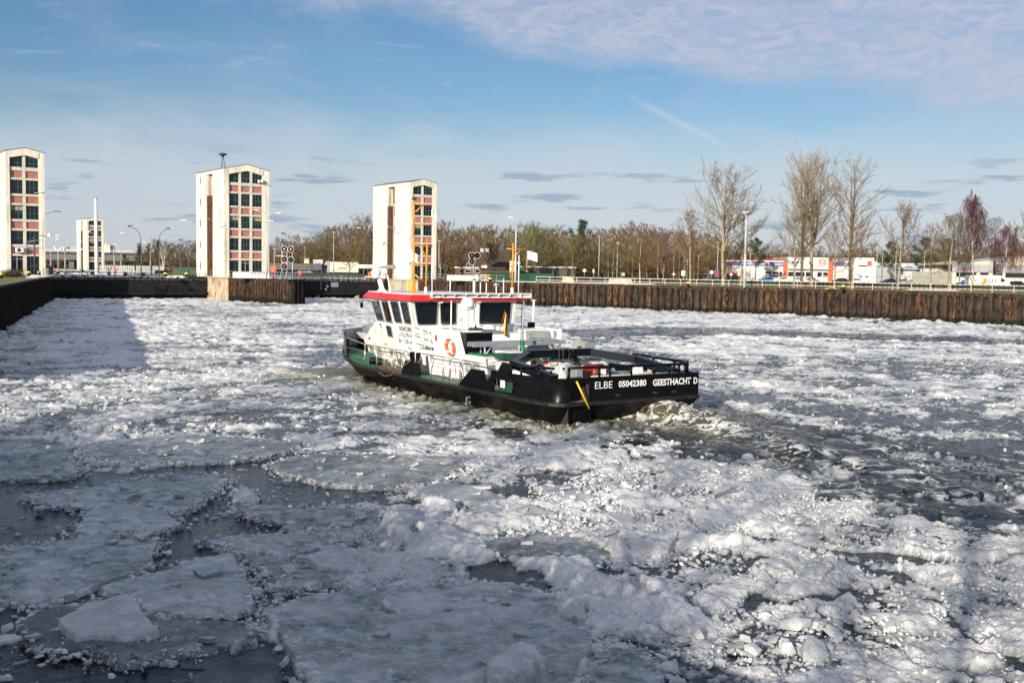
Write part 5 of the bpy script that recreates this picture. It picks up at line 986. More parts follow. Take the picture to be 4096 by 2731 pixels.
for a, b in ((1850, 1868), (1873, 1898), (1915, 1935), (2003, 2030)): w_ = MB().box(hp(a, 0)[0], hp(b, 0)[0], .2, .29, hp(a, 1092)[2], hp(a, 1076)[2]).build('window', M['lens_'], r_); MB().box(hp(a, 0)[0] + .1, hp(b, 0)[0] - .1, .18, .2, hp(a, 1090)[2], hp(a, 1078)[2]).build('pane', M['glass'], w_)
for a in (1915, 1935): p = hp(a + 6, 1002, DH + 4); MB().box(p[0], p[0] + .9, 3.8, 4.5, p[2] - .4, p[2] + .5).build('chimney', M['galv'], r_)
for a, lb in ((1930, 'grey satellite dish on the house eaves'), (1942, 'white satellite dish on the house eaves')): p = at(a, 1067, DH - 1); o = MB().lathe([(0, 0), (.3, .06), (.42, .15)], n=12).build('satellite_dish', M['white2'] if a == 1942 else M['lgrey'], None, tuple(p)); o.rotation_euler = (radians(80), 0, 0); tag(o, lb, 'satellite dish')
r_ = empty('low_building', (gx(2075, 262), 262, FARZ), 0, 'low dark building with a white roof edge under the trees', 'building'); MB().box(0, 14, 0, 6, 0, 2.9).build('wall', M['dark'], r_); MB().box(-.3, 14.3, -.3, 6, 2.9, 3.1).build('fascia', M['white2'], r_)
for k, (a, b) in enumerate(((5.2, 8.3), (8.6, 10.0), (12, 12.6))): MB().box(a, b, -.06, 0, .1, 2.6).build('glass_door', M['glass'], r_)

# shops with blue and orange fascia
def letter_bars(xa, xb, z, h, y, n):
    rg = random.Random(n); mb = MB(); p = (xb - xa) / n
    for k in range(n):
        x_ = xa + k * p
        if rg.random() < .14: continue
        mb.box(x_, x_ + p * .16, y - .02, y, z, z + h); mb.box(x_ + p * .52, x_ + p * .68, y - .021, y - .001, z if rg.random() < .6 else z + h * .4, z + h); mb.box(x_ + p * .1, x_ + p * .6, y - .022, y - .002, z + h * rg.choice((.0, .42, .84)), z + h * rg.choice((.0, .42, .84)) + h * .14)
    o = mb.build('fascia_letters', M['letter'], r_); o['kind'] = 'stuff'
DS = 322
sx = gx(2905, DS); r_ = empty('electronics_shop', (sx, DS, FARZ), 0, 'long white shop hall with dark blue lettered fascia and orange pillars', 'shop')
def X(px, d=DS): return gx(px, d) - sx
def Zp(px, py, d=DS): return gz(px, py, d) - FARZ
MB().box(0, X(3132), 0, 30, 0, Zp(3000, 1044)).build('hall_wall', M['shopw'], r_); MB().box(-.2, X(3132), -.3, 0, Zp(3000, 1062), Zp(3000, 1046)).build('blue_fascia', M['shopblue'], r_); MB().box(-.2, X(3132), -.35, 0, Zp(3000, 1046), Zp(3000, 1042)).build('roof_edge', M['white2'], r_); MB().box(X(2970), X(3132), 3, 8, Zp(3000, 1044), Zp(3050, 1036)).build('red_upper_band', M['redbox'], r_)
for t_, a, b in (('VIDEO', 2990, 3012), ('CD', 3019, 3028), ('COMPUTER', 3037, 3074), ('HAUSGER\u00c4TE', 3083, 3130)): text(t_, r_, M['letter'], (X(a), -.33, Zp(3000, 1059)), (1, 0, 0), (0, 0, 1), X(b) - X(a), Zp(3000, 1050) - Zp(3000, 1059), 'fascia_lettering', bold=.02)
for a in (2968, 2984, 3015, 3032, 3079): MB().box(X(a) + .0, X(a) + .45, -.35, -.3, Zp(3000, 1056), Zp(3000, 1053)).build('lettering_dot', M['letter'], r_)
MB().box(X(2906), X(2958), -.1, 0, Zp(2930, 1103), Zp(2930, 1087)).build('red_poster', pm('faded_red_poster', (.45, .14, .12), .6), r_); MB().box(X(3056), X(3130), -.1, 0, Zp(3090, 1105), Zp(3090, 1087)).build('window_band', M['glass'], r_); mb = MB(); [mb.box(X(a), X(a) + .25, -.16, -.1, Zp(3090, 1105), Zp(3090, 1087)) for a in (3056, 3084, 3113, 3128)]; mb.box(X(3056), X(3130), -.16, -.1, Zp(3090, 1099), Zp(3090, 1097)); mb.build('window_bars', M['white2'], r_)
for a, b in ((3131, 3145), (3310, 3326)): MB().box(X(a), X(b), -.8, 2, 0, Zp(a, 1044)).build('orange_pillar', M['orangew'], r_)
MB().box(X(3146), X(3311), -.4, 28, 0, Zp(3230, 1029)).build('entrance_block', M['shopw'], r_); MB().box(X(3148), X(3310), -1.6, -.4, Zp(3230, 1078), Zp(3230, 1074)).build('canopy', M['lgrey'], r_); MB().box(X(3150), X(3308), -.5, -.4, Zp(3230, 1106), Zp(3230, 1089)).build('window_band', M['glass'], r_); mb = MB(); [mb.box(X(a), X(a) + .3, -.58, -.5, Zp(3230, 1106), Zp(3230, 1089)) for a in (3175, 3200, 3216, 3236, 3262, 3285)]; mb.box(X(3236), X(3262), -.57, -.5, Zp(3230, 1106), Zp(3230, 1086)); mb.build('window_bars', M['white2'], r_)
for a in (3163, 3182, 3197, 3232, 3237): MB().box(X(a), X(a + 8), -.45, -.4, Zp(3200, 1055), Zp(3200, 1046)).build('dark_letter_block', M['ink'], r_)
mb = MB(); cx, cz = X(3285), Zp(3285, 1050); R_ = 3.0 * 1.0; n_ = 24; ang = np.linspace(0, 2 * pi, n_, endpoint=False); rr_ = X(3300) - X(3285)
mb.add([(cx + rr_ * k * cos(t), -.46, cz + rr_ * k * sin(t)) for k in (1, .88) for t in ang], [(i, (i + 1) % n_, n_ + (i + 1) % n_, n_ + i) for i in range(n_)]); [mb.box(cx - rr_ * .8, cx - rr_ * .2, -.46, -.44, cz + .5 - .35 * k, cz + .68 - .35 * k) for k in range(4)]; [mb.box(cx + rr_ * .2, cx + rr_ * .8, -.46, -.44, cz + .5 - .35 * k, cz + .68 - .35 * k) for k in range(4)]; mb.add([(cx - .2, -.46, cz - .9), (cx + .2, -.46, cz - .9), (cx, -.46, cz - 1.3)], [(0, 1, 2)]); mb.build('round_emblem', M['orangew'], r_)
MB().box(X(3278), X(3306), -.55, -.5, Zp(3290, 1105), Zp(3290, 1101)).build('poster', pm('pink_poster', (.55, .3, .3), .6), r_)
MB().box(X(3327), X(3410), 0, 28, 0, Zp(3370, 1045)).build('hall_wall', M['shopw'], r_); MB().box(X(3327), X(3391), -.3, 0, Zp(3360, 1063), Zp(3360, 1047)).build('blue_fascia', M['shopblue'], r_); text('LEF', r_, M['letter'], (X(3372), -.33, Zp(3370, 1060)), (1, 0, 0), (0, 0, 1), X(3386) - X(3372), 1.0, 'fascia_lettering')
MB().box(X(3392), X(3491), -.6, 28, 0, Zp(3440, 1031)).build('poster_block', M['shopw'], r_); MB().box(X(3404), X(3489), -.75, -.6, Zp(3440, 1077), Zp(3440, 1033)).build('poster_board', M['white2'], r_); mb = MB(); [mb.ball((X(3470) + dx, -.8, Zp(3470, 1052) + dz), .9, nu=10, nv=6, sz=1.1) for dx, dz in ((0, 0), (.5, -.5))]; 
MB().box(X(3463), X(3481), -.80, -.75, Zp(3470, 1065), Zp(3470, 1044)).build('poster_red_picture', M['orangew'], r_); MB().box(X(3428), X(3462), -.80, -.75, Zp(3440, 1067), Zp(3440, 1060)).build('poster_dark_picture', M['dark'], r_); MB().box(X(3416), X(3478), -.7, -.6, Zp(3440, 1113), Zp(3440, 1094)).build('small_poster', M['white2'], r_); MB().box(X(3420), X(3442), -.73, -.7, Zp(3440, 1101), Zp(3440, 1098)).build('poster_red_line', M['redbox'], r_); [MB().box(X(a), X(a + 14), -.74, -.7, Zp(3440, 1110), Zp(3440, 1103)).build('poster_picture', M['blue'], r_) for a in (3432, 3456)]
MB().box(X(3491), X(3501), -.5, 28, 0, Zp(3495, 1046)).build('white_pier', M['shopw'], r_)
r_ = empty('shop', (gx(3501, DS), DS, FARZ), 0, 'grey ribbed hall and white shop front with a short blue lettered fascia', 'shop'); sx = r_.location.x
mb = MB(); [mb.box(X(3501) + k * .6, X(3501) + k * .6 + .56, 0, 8, 0, Zp(3530, 1069)) for k in range(int((X(3568) - X(3501)) / .6))]; mb.build('ribbed_wall', M['shopg'], r_); MB().box(X(3501), X(3570), -.2, 0, Zp(3530, 1067), Zp(3530, 1052)).build('blue_fascia', M['shopblue'], r_); letter_bars(X(3506), X(3562), Zp(3530, 1064), 1.0, -.22, 13)
MB().box(X(3568), X(3669), -2, 20, 0, Zp(3610, 1053)).build('front_block', M['shopw'], r_); MB().box(X(3580), X(3669), -2.3, -2, Zp(3610, 1072), Zp(3610, 1058)).build('blue_fascia', M['shopblue'], r_); letter_bars(X(3583), X(3664), Zp(3610, 1070), .95, -2.32, 16)
MB().box(X(3573), X(3665), -2.1, -2, Zp(3610, 1084), Zp(3610, 1077)).build('shadow_gap', M['dark'], r_); [MB().box(X(a), X(a + 14), -2.08, -2, Zp(3610, 1110), Zp(3610, 1095)).build('shop_window', M['lgrey'], r_) for a in (3600, 3618, 3640)]
r_ = empty('low_hall', (gx(3669, 335), 335, FARZ), 0, 'low white hall behind the green containers', 'hall'); MB().box(0, gx(3812, 335) - gx(3669, 335), 0, 20, 0, gz(3740, 1078, 335) - FARZ).build('wall', M['shopw'], r_); MB().box(0, gx(3812, 335) - gx(3669, 335), -.2, 0, gz(3740, 1078, 335) - FARZ, gz(3740, 1074, 335) - FARZ).build('roof_edge', M['lens_'], r_)
for px, w_, lb in ((3662, 2.3, 'dark green container, left one of the pair by the supermarket'), (3729, 3.3, 'dark green container, right one of the pair by the supermarket')):
    Dc = 285; r_ = empty('container', (gx(px, Dc), Dc, FARZ), 0, lb, 'container'); wd = gx(px + 62, Dc) - gx(px, Dc); mb = MB(); [mb.box(k * .3, k * .3 + .2, -.05, 0, .1, 2.55) for k in range(int(wd / .3))]; MB().box(0, wd, 0, 2.4, 0, 2.6).build('body', M['dkgreen'], r_); mb.build('corrugation', M['dkgreen'], r_)
r_ = empty('container', (gx(2912, 285), 285, FARZ), 0, 'small green container at the left end of the white shop', 'container'); MB().box(0, 3.4, 0, 2.2, 0, 2.2).build('body', M['dkgreen'], r_)
# supermarket
DA = 245; r_ = empty('supermarket', (gx(3808, DA), DA, FARZ), 0, 'grey and white supermarket hall with sloping pale roof and a blue lettered sign', 'supermarket'); sx = r_.location.x
def X(px, d=DA): return gx(px, d) - sx
e = X(4180); MB().box(0, e, 0, 25, 0, Zp(3900, 1088, DA)).build('lower_wall', M['creamfine'], r_); MB().box(-.2, e, -.3, 0, Zp(3900, 1089, DA), Zp(3900, 1058, DA)).build('grey_fascia', M['shopg'], r_); mb = MB(); [mb.box(k * 2.4 + 1, k * 2.4 + 1.04, -.33, -.3, Zp(3900, 1089, DA), Zp(3900, 1058, DA)) for k in range(int(e / 2.4))]; mb.build('panel_joints', M['dark'], r_)
mb = MB(); za, zb_, zt_ = Zp(3808, 1057, DA), Zp(4150, 1057, DA), 0; mb.hexa([(.2, 0, za), (e, 0, za), (e, 20, za), (.2, 20, za)], [(.2, 0, za + .1), (e, 0, Zp(4150, 1022, DA)), (e, 20, Zp(4150, 1020, DA)), (.2, 20, za + .3)]); mb.build('roof_wedge', M['lens_'], r_)
for a, b in ((3822, 3903), (3918, 3950), (4019, 4096)): w_ = MB().box(X(a), X(b), -.1, 0, Zp(3900, 1108, DA), Zp(3900, 1090, DA)).build('window', M['glass'], r_); mb = MB(); [mb.box(X(a) + k * 1.2, X(a) + k * 1.2 + .1, -.16, -.1, Zp(3900, 1108, DA), Zp(3900, 1090, DA)) for k in range(int((X(b) - X(a)) / 1.2) + 1)]; mb.box(X(a), X(b), -.16, -.1, Zp(3900, 1093, DA), Zp(3900, 1090, DA)); mb.build('frame', M['dark'], w_)
text('ALDI', r_, M['shopblue'], (X(3824), -.36, Zp(3850, 1079, DA)), (1, 0, 0), (0, 0, 1), X(3880) - X(3824), Zp(3850, 1066, DA) - Zp(3850, 1079, DA), 'sign_lettering', bold=.05); MB().box(X(3820), X(3882), -.4, -.33, Zp(3850, 1083, DA), Zp(3850, 1080, DA)).build('red_underline', M['redbox'], r_)
DP = 215; pxl, pxr = 3976, 4004; r_ = empty('pylon_sign', (gx(pxl, DP), DP, FARZ), 0, 'tall dark sign pylon with a white blue lettered a panel', 'sign'); w_ = gx(pxr, DP) - gx(pxl, DP); zb_, zt_ = gz(3990, 1099, DP) - FARZ, gz(3990, 1046, DP) - FARZ
MB().box(-.15, w_ + .15, 0, .5, 0, zt_ + .15).build('pylon', M['dark'], r_); MB().box(-.02, w_ + .02, -.04, 0, zb_, zt_).build('red_border', M['redbox'], r_); MB().box(.08, w_ - .08, -.07, -.04, zb_ + .1, zt_ - .1).build('panel', M['white2'], r_)
hA = zt_ - zb_; mb = MB(); [mb.add([(.16 + .12 * k, -.09, zb_ + hA * .38), (.30 + .12 * k - .05, -.09, zb_ + hA * .38), (w_ / 2 + .02 + .04 * k - .06, -.09, zt_ - .2 - .25 * k), (w_ / 2 - .05 + .04 * k - .06, -.09, zt_ - .2 - .25 * k)], [(0, 1, 2, 3)]) for k in range(3)]; [mb.add([(w_ - .16 - .12 * k, -.09, zb_ + hA * .38), (w_ - .30 - .12 * k + .05, -.09, zb_ + hA * .38), (w_ / 2 + .05 - .04 * k + .02, -.09, zt_ - .2 - .25 * k), (w_ / 2 + .12 - .04 * k, -.09, zt_ - .2 - .25 * k)], [(3, 2, 1, 0)]) for k in range(3)]; mb.box(.3, w_ - .3, -.09, -.08, zb_ + hA * .48, zb_ + hA * .52); mb.build('letter_emblem', M['blue'], r_)
MB().box(.12, w_ - .12, -.085, -.07, zb_ + .12, zb_ + hA * .33).build('blue_plate', M['navy'], r_); text('ALDI', r_, M['letter'], (.2, -.09, zb_ + .22), (1, 0, 0), (0, 0, 1), w_ - .4, hA * .18, 'plate_lettering', bold=.04)
# signs and street furniture
def post_sign(px, D, py_top, boards, label, foot=FARZ, rr=.04):
    x = gx(px, D); r = empty('road_sign', (x, D, foot), 0, label, 'sign'); zt_ = gz(px, py_top, D) - foot; MB().tube((0, 0, 0), (0, 0, zt_), rr, n=6).build('post', M['galv'], r)
    for kind, m_, m2, w_, h_, zc in boards:
        if kind == 'diamond': P = [(0, h_ / 2), (w_ / 2, 0), (0, -h_ / 2), (-w_ / 2, 0)]
        elif kind == 'tri': P = [(-w_ / 2, -h_ / 2), (w_ / 2, -h_ / 2), (0, h_ / 2)]
        elif kind == 'arrow': P = [(-w_ * .1, -h_ / 2), (w_ * .8, -h_ / 2), (w_, 0), (w_ * .8, h_ / 2), (-w_ * .1, h_ / 2)]
        elif kind == 'round': P = [(w_ / 2 * cos(t), h_ / 2 * sin(t)) for t in np.linspace(0, 2 * pi, 14, endpoint=False)]
        else: P = [(-w_ / 2, -h_ / 2), (w_ / 2, -h_ / 2), (w_ / 2, h_ / 2), (-w_ / 2, h_ / 2)]
        b = MB().slab([(a, -.08, zc + c_) for a, c_ in P], (0, .04, 0)).build('board', m_, r)
        if m2: MB().slab([(a * .68, -.10, zc + c_ * .68) for a, c_ in P], (0, .02, 0)).build('board_face', m2, b)
    return r
post_sign(1219, 225, 985, [('arrow', M['blue'], None, 1.0, .26, 2.9 + .95), ('arrow', M['yellow'], None, 1.0, .26, 3.55), ('arrow', M['yellow'], None, 1.0, .26, 3.25), ('arrow', M['white2'], None, 1.0, .26, 2.95)], 'lamp post carrying one blue, two yellow and one white direction boards')
post_sign(1782, 215, 1065, [('sq', M['white2'], M['yellow'], .9, 1.2, 2.3)], 'bus stop board with a yellow round mark beside the right tower'); post_sign(1754, 205, 1070, [('sq', M['white2'], M['lens_'], .5, .8, 1.3)], 'small white notice board beside the right tower')
post_sign(2337, 250, 1082, [('diamond', M['white2'], M['yellow'], 1.0, 1.0, 2.25)], 'white edged yellow diamond priority sign'); post_sign(2373, 250, 1080, [('sq', M['lgrey'], None, .5, .9, 2.2)], 'back of a grey road sign right of the yellow diamond sign'); post_sign(2694, 245, 1070, [('tri', M['redbox'], M['white2'], 1.0, .9, 1.9)], 'triangular red and white warning sign on a pole'); post_sign(2492, 250, 1086, [('sq', M['lgrey'], None, .8, .7, 1.5)], 'grey road sign back between the two tall thin poles')
post_sign(2732, 248, 1080, [('sq', M['white2'], M['lens_'], .9, 1.2, 2.0)], 'white square notice beside the triangular sign'); post_sign(2866, 250, 1080, [('sq', M['shopblue'], M['redbox'], 1.1, 1.6, 2.2)], 'blue and red advertising board on a post left of the shop'); post_sign(2845, 250, 1085, [('round', M['white2'], M['lgrey'], .9, .9, 2.3)], 'round white sign near the shop corner'); post_sign(2955, 250, 1085, [('round', M['redbox'], M['white2'], 1.1, 1.1, 2.0)], 'round red edged sign before the white hall'); post_sign(2923, 252, 1085, [('round', M['redbox'], M['white2'], .9, .9, 1.9)], 'second round red edged sign before the red poster')
D = 190; x = gx(2037, D); r_ = empty('notice_board', (x, D, FARZ), 0, 'orange framed notice board behind the right orange mast', 'notice board'); zz0, zz1 = gz(2040, 1088, D) - FARZ, gz(2040, 1042, D) - FARZ; w_ = gx(2058, D) - x; MB().box(0, w_, 0, .15, zz0, zz1).build('panel', M['orange'], r_); MB().box(.12, w_ - .1, -.03, 0, zz0 + .15, zz1 - .12).build('poster', M['lens_'], r_); MB().box(.2, w_ - .2, -.05, -.03, zz0 + .9, zz0 + 1.2).build('blue_print', M['blue'], r_); MB().box(.1, .2, 0, .15, 0, zz0).build('leg', M['orange'], r_)
r_ = empty('information_column', (gx(2061, 192), 192, FARZ), 0, 'white and green information column with an arrow board beside the tall lamp', 'information column'); MB().box(0, .65, 0, .2, .2, 3.1).build('column', M['lens_'], r_); MB().box(.65, .82, -.02, .22, .2, 3.2).build('green_edge', pm('bright_green', (.03, .35, .08), .5), r_); MB().box(.1, .62, -.03, 0, 1.9, 2.8).build('picture', M['navy'], r_); MB().slab([(0, -.05, 3.15), (.7, -.05, 3.15), (1.0, -.05, 3.3), (.7, -.05, 3.45), (0, -.05, 3.45)], (0, .05, 0)).build('arrow_board', M['lens_'], r_)
# tall thin poles
for k, (px, D, top, lb) in enumerate(((1755, 235, 965, 'thin pole with a small flat head right of the right tower'), (2394, 240, 945, 'tallest thin white pole among the bare trees'), (2467, 240, 972, 'thin white pole second from the tall one'), (2693, 262, 1007, 'short parking lamp by the warning sign'), (2735, 262, 1010, 'thin pole beside the square notice'), (2747, 262, 1017, 'parking lamp right of the thin pole'), (2791, 262, 1024, 'parking lamp left of the trunk near the shop'), (2868, 255, 970, 'thin pole carrying the blue and red board'), (2998, 270, 1012, 'parking lamp above the shop roof'), (3504, 262, 1000, 'thin pole at the grey ribbed hall'), (3526, 200, 975, 'thin pale pole among the branches left of the leafy seeded tree'), (3580, 262, 985, 'parking lamp behind the thick pale trunk'), (3694, 262, 1008, 'parking lamp between the trees over the containers'), (3836, 215, 993, 'thin pole before the supermarket window'), (1334, 230, 930, 'thin white pole with a lattice foot behind the lawn'), (4017, 262, 1005, 'white lamp post above the supermarket roof'), (961 + 136, 240, 995, 'thin pole left of the signal lights'))):
    x = gx(px, D); r = empty('lamp_post', (x, D, FARZ), 0, lb, 'lamp post', 'thin poles along the road'); z_ = gz(px, top, D) - FARZ; MB().tube((0, 0, 0), (0, 0, z_), .10, .07, n=6).build('pole', M['lampm'], r); MB().box(-.35, .35, -.12, .12, z_, z_ + .1).build('lamp_head', M['lens_'], r)
# fences and hedges on the right bank
def fence_line(pts, h, name, mat, label, gap=2.6, pitch=.0, cat='fence'):
    ox, oy = pts[0]; r = empty(name, (ox, oy, FARZ), 0, label, cat)
    for (x0, y0), (x1, y1) in zip(pts[:-1], pts[1:]):
        Ls = math.hypot(x1 - x0, y1 - y0); n = max(1, int(Ls / gap)); yaw = atan2(y1 - y0, x1 - x0)
        for i in range(n): MB().box(-.03, .03, -.03, .03, 0, h).build('post', mat, r, (x0 - ox + (x1 - x0) * i / n, y0 - oy + (y1 - y0) * i / n, 0), yaw)
        if pitch:
            mb = MB(); [mb.box(k * pitch, k * pitch + pitch * .72, -.01, .01, .05, h - .05) for k in range(int(Ls / pitch))]; o = mb.build('slats', mat, r, (x0 - ox, y0 - oy, 0), yaw); o['kind'] = 'stuff'
        else: MB().box(0, Ls, -.012, .012, .05, h - .1).build('mesh_panel', mat, r, (x0 - ox, y0 - oy, 0), yaw) if pitch is None else MB().box(0, Ls, -.01, .01, h - .08, h - .04).build('top_wire', mat, r, (x0 - ox, y0 - oy, 0), yaw)
fence_line([(gx(1964, 196), 196), (gx(2120, 188), 188), (gx(2215, 185), 185)], 1.55, 'screen_fence', M['dkgreen'], 'dark green screened fence below the house', pitch=None)
fence_line([(gx(400, 225), 225), (gx(545, 222), 222), (gx(660, 215), 215)], 1.75, 'slat_fence', M['lgrey'], 'pale upright slat fence between the distant tower and the conifers', pitch=.45)
fence_line([(gx(660, 214), 214), (gx(790, 212), 212)], 1.6, 'mesh_fence', M['dkgreen'], 'green mesh fence left of the middle tower', pitch=.22, gap=1.6)
fence_line([(gx(1170, 205), 205), (gx(1490, 222), 222)], 1.5, 'mesh_fence', M['galv'], 'thin wire fence across the lawn before the lorry', gap=3.5)
fence_line([(gx(2230, 196), 196), (gx(3000, 187), 187), (gx(3600, 172), 172), (gx(4300, 160), 160)], 1.9, 'mesh_fence', M['dark'], 'dark thin post fence behind the quay trees', gap=6.5)
for px, w_, lb in ((2243, 2.4, 'short weathered concrete block lying left behind the banded railing'), (2428, 4.4, 'longer weathered concrete block lying right behind the banded railing')):
    Dc = 178; r = MB().hexa([(0, 0, -.3), (w_, 0, -.3), (w_, 2.2, -.3), (0, 2.2, -.3)], [(.3, .2, .8), (w_ - .3, .2, .8), (w_ - .3, 2.0, .8), (.3, 2.0, .8)]).build('concrete_block', M['conc'], None, (gx(px, Dc), Dc, FARZ), -.25, bevel=.05); tag(r, lb, 'concrete block')
o = MB().hexa([(0, 0, 0), (1.7, 0, 0), (1.7, 1.4, 0), (0, 1.4, 0)], [(.2, .1, .2), (1.5, .1, .2), (1.5, 1.3, .2), (.2, 1.3, .2)]).build('yellow_cover', M['yellow'], None, (gx(2247, 178.4), 178.4, FARZ + .80)); tag(o, 'flat yellow cover lying on the left concrete block', 'cover')
for px, D, lb in ((2525, 153, 'yellow trestle feet beside the bollard on the right quay'), (3325, 138, 'yellow trestle feet left of the far right bollard'), (1270, 195, 'yellow chute on the lawn behind the gate railing')): mb = MB(); mb.path([(-.8, 0, .05), (0, 0, .35), (.8, 0, .05)], .05, 5); thing1(mb, 'trestle', M['yellow'], G(px, D), lb, 'trestle')
o = MB().slab([(0, 0, .3), (.2, 0, .9), (2.4, 0, .9), (2.2, 0, .3)], (0, 1.2, 0)).build('flatbed_box', M['dark'], None, G(617, 190)); tag(o, 'dark boxy vehicle part behind the left gate railing', 'box')
mb = MB(); mb.box(0, 1.3, 0, .5, 0, 1.8); thing1(mb, 'control_cabinet', M['lgrey'], (gx(98, 158), 158, FARZ), 'grey control cabinet in front of the left tower', 'cabinet'); mb = MB(); mb.hexa([(0, 0, 0), (1.7, 0, 0), (1.7, .8, 0), (0, .8, 0)], [(0.2, 0, 1.5), (1.7, 0, 1.35), (1.7, .8, 1.35), (.2, .8, 1.5)]); thing1(mb, 'winch_housing', M['dark'], (gx(160, 160), 160, FARZ), 'dark sloped housing beside the left tower corner', 'housing')
# ---- embankment behind the right quay (grass bank the cars park behind)
def bank(pts, h, w_, name, seed):
    xs = []; P = np.array(pts, float); n = 90; t = np.linspace(0, len(P) - 1, n); cx = np.interp(t, range(len(P)), P[:, 0]); cy = np.interp(t, range(len(P)), P[:, 1]); tx = np.gradient(cx); ty = np.gradient(cy); L_ = np.hypot(tx, ty); nx, ny = -ty / L_, tx / L_
    k = 14; s = np.linspace(0, 1, k)[None]; x = cx[:, None] + nx[:, None] * s * w_; y = cy[:, None] + ny[:, None] * s * w_; z = FARZ - .02 + h * np.sin(np.clip(s * 1.35, 0, 1) * pi / 2) ** 1.3 * (s < .97) * (1 + .12 * (fbm(x * .3, y * .3, seed) - .5)) + (fbm(x * 2, y * 2, seed + 1, 2) - .5) * .08 * (s > .05)
    mb = MB(); idx = np.arange(n * k).reshape(n, k); mb.add(np.stack([x, y, z], -1).reshape(-1, 3), [tuple(map(int, (idx[i, j], idx[i + 1, j], idx[i + 1, j + 1], idx[i, j + 1]))) for i in range(n - 1) for j in range(k - 1)], 0, True); o = mb.build(name, GRASSD); o['kind'] = 'structure'
GRASSD = pm('dark_bank_grass', (.020, .040, .010), .95, col2=(.050, .075, .018), vs=.8, bump=.8, bs=6, det=8)  # darker green than the level grass
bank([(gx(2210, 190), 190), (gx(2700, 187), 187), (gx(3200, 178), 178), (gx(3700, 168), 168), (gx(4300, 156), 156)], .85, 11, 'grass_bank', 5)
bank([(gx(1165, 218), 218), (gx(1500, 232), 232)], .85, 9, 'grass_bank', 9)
# dark lower hedges between the parking and the bank
def tuft_mass(n, region, hmin, hmax, w_, name, mat, label, cat, seed, lean=.3, zb=FARZ):
    rng = np.random.default_rng(seed); (xa, ya), (xb, yb), dep = region; t = rng.random(n); x = xa + (xb - xa) * t + rng.normal(0, .3, n); y = ya + (yb - ya) * t + rng.random(n) * dep; h = rng.uniform(hmin, hmax, n) * (.7 + .6 * fbm(x * .12, y * .12, seed, 3)); an = rng.uniform(0, pi, n); wx, wy = np.cos(an) * w_, np.sin(an) * w_; lx, ly = rng.normal(0, lean, n) * h, rng.normal(0, lean, n) * h; z0_ = rng.random(n) * h * .4
    V = np.stack([np.stack([x - wx, y - wy, zb + z0_], -1), np.stack([x + wx, y + wy, zb + z0_], -1), np.stack([x + lx, y + ly, zb + h], -1)], 1).reshape(-1, 3); o = raw_mesh(name, V, np.arange(3 * n).reshape(-1, 3), [], mat, False); tag(o, label, cat, kind='stuff')
BRUSH = pm('brown_brush', (.035, .024, .014), .95, col2=(.095, .062, .034), vs=.2, det=6); BRUSHG = pm('olive_brush', (.035, .035, .014), .95, col2=(.10, .095, .045), vs=.2, det=6)
tuft_mass(26000, ((gx(1040, 335), 335), (gx(4400, 335), 335), 40), 5, 10.5, .22, 'far_wood', BRUSH, 'dense brown twiggy mass of the wood far behind the trees', 'wood', 1, .12)
tuft_mass(8000, ((gx(-60, 560), 560), (gx(1100, 520), 520), 60), 1.5, 6, .5, 'far_wood', BRUSH, 'low brown wood far behind the bridge and lock', 'wood', 2, .1)
tuft_mass(7000, ((gx(1050, 262), 262), (gx(2900, 278), 278), 14), .8, 2.8, .10, 'undergrowth', BRUSHG, 'tangled brown undergrowth at the feet of the bare trees', 'undergrowth', 3, .3)
tuft_mass(3500, ((gx(1930, 215), 215), (gx(2040, 215), 215), 3), .8, 2.3, .035, 'shrub', pm('straw_shrub', (.16, .11, .06), .9), 'straw brown leafless shrubs in front of the house', 'shrub', 4, .2)
tuft_mass(900, ((gx(0, 128), 128), (gx(44, 136), 136), 3), .3, 1.3, .03, 'dry_bush', BRUSH, 'dry brambles at the foot of the left tower', 'bush', 6, .5)

# ================================================================== TREES
BARK = pm('olive_bark', (.085, .075, .040), .9, col2=(.19, .165, .10), vs=2.5, stretch=(1, 1, .3), bump=.5); BARKP = pm('pale_bark', (.20, .17, .115), .9, col2=(.34, .29, .20), vs=2, stretch=(1, 1, .3), bump=.4)
TW = {'brown': pm('brown_twigs', (.135, .078, .040), .9, var=.35, vs=.4), 'olive': pm('olive_twigs', (.125, .098, .038), .9, var=.35, vs=.4), 'red': pm('reddish_twigs', (.14, .062, .042), .9, var=.3, vs=.4), 'grey': pm('grey_tan_twigs', (.19, .14, .08), .9, var=.3, vs=.5), 'birch': pm('birch_twigs', (.095, .038, .035), .9, var=.25), 'white': pm('white_bark', (.50, .46, .40), .8, col2=(.62, .58, .52), vs=3), 'green': pm('yellow_green_twigs', (.105, .11, .030), .9, var=.3, vs=.4)}
def seg_mesh(name, S, mat, n=3):
    """S: rows of p(3) q(3) r0 r1"""
    S = np.array(S); p, q, r0, r1 = S[:, :3], S[:, 3:6], S[:, 6], S[:, 7]; d = q - p; L_ = np.linalg.norm(d, axis=1, keepdims=True) + 1e-9; d = d / L_
    ref = np.where(np.abs(d[:, 2:3]) < .9, np.array([[0, 0, 1.0]]), np.array([[1.0, 0, 0]])); a = np.cross(d, ref); a /= np.linalg.norm(a, axis=1, keepdims=True) + 1e-9; b = np.cross(d, a); an = 2 * pi * np.arange(n) / n
    ring = a[:, None] * np.cos(an)[None, :, None] + b[:, None] * np.sin(an)[None, :, None]
    V = np.concatenate([p[:, None] + ring * r0[:, None, None], q[:, None] + ring * r1[:, None, None]], 1).reshape(-1, 3); m = len(S); base = (np.arange(m) * 2 * n)[:, None, None]
    F = np.array([[i, n + i, n + (i + 1) % n, (i + 1) % n] for i in range(n)])[None] + base
    o = raw_mesh(name, V, F.reshape(-1, 4), [], mat, n > 4); return o
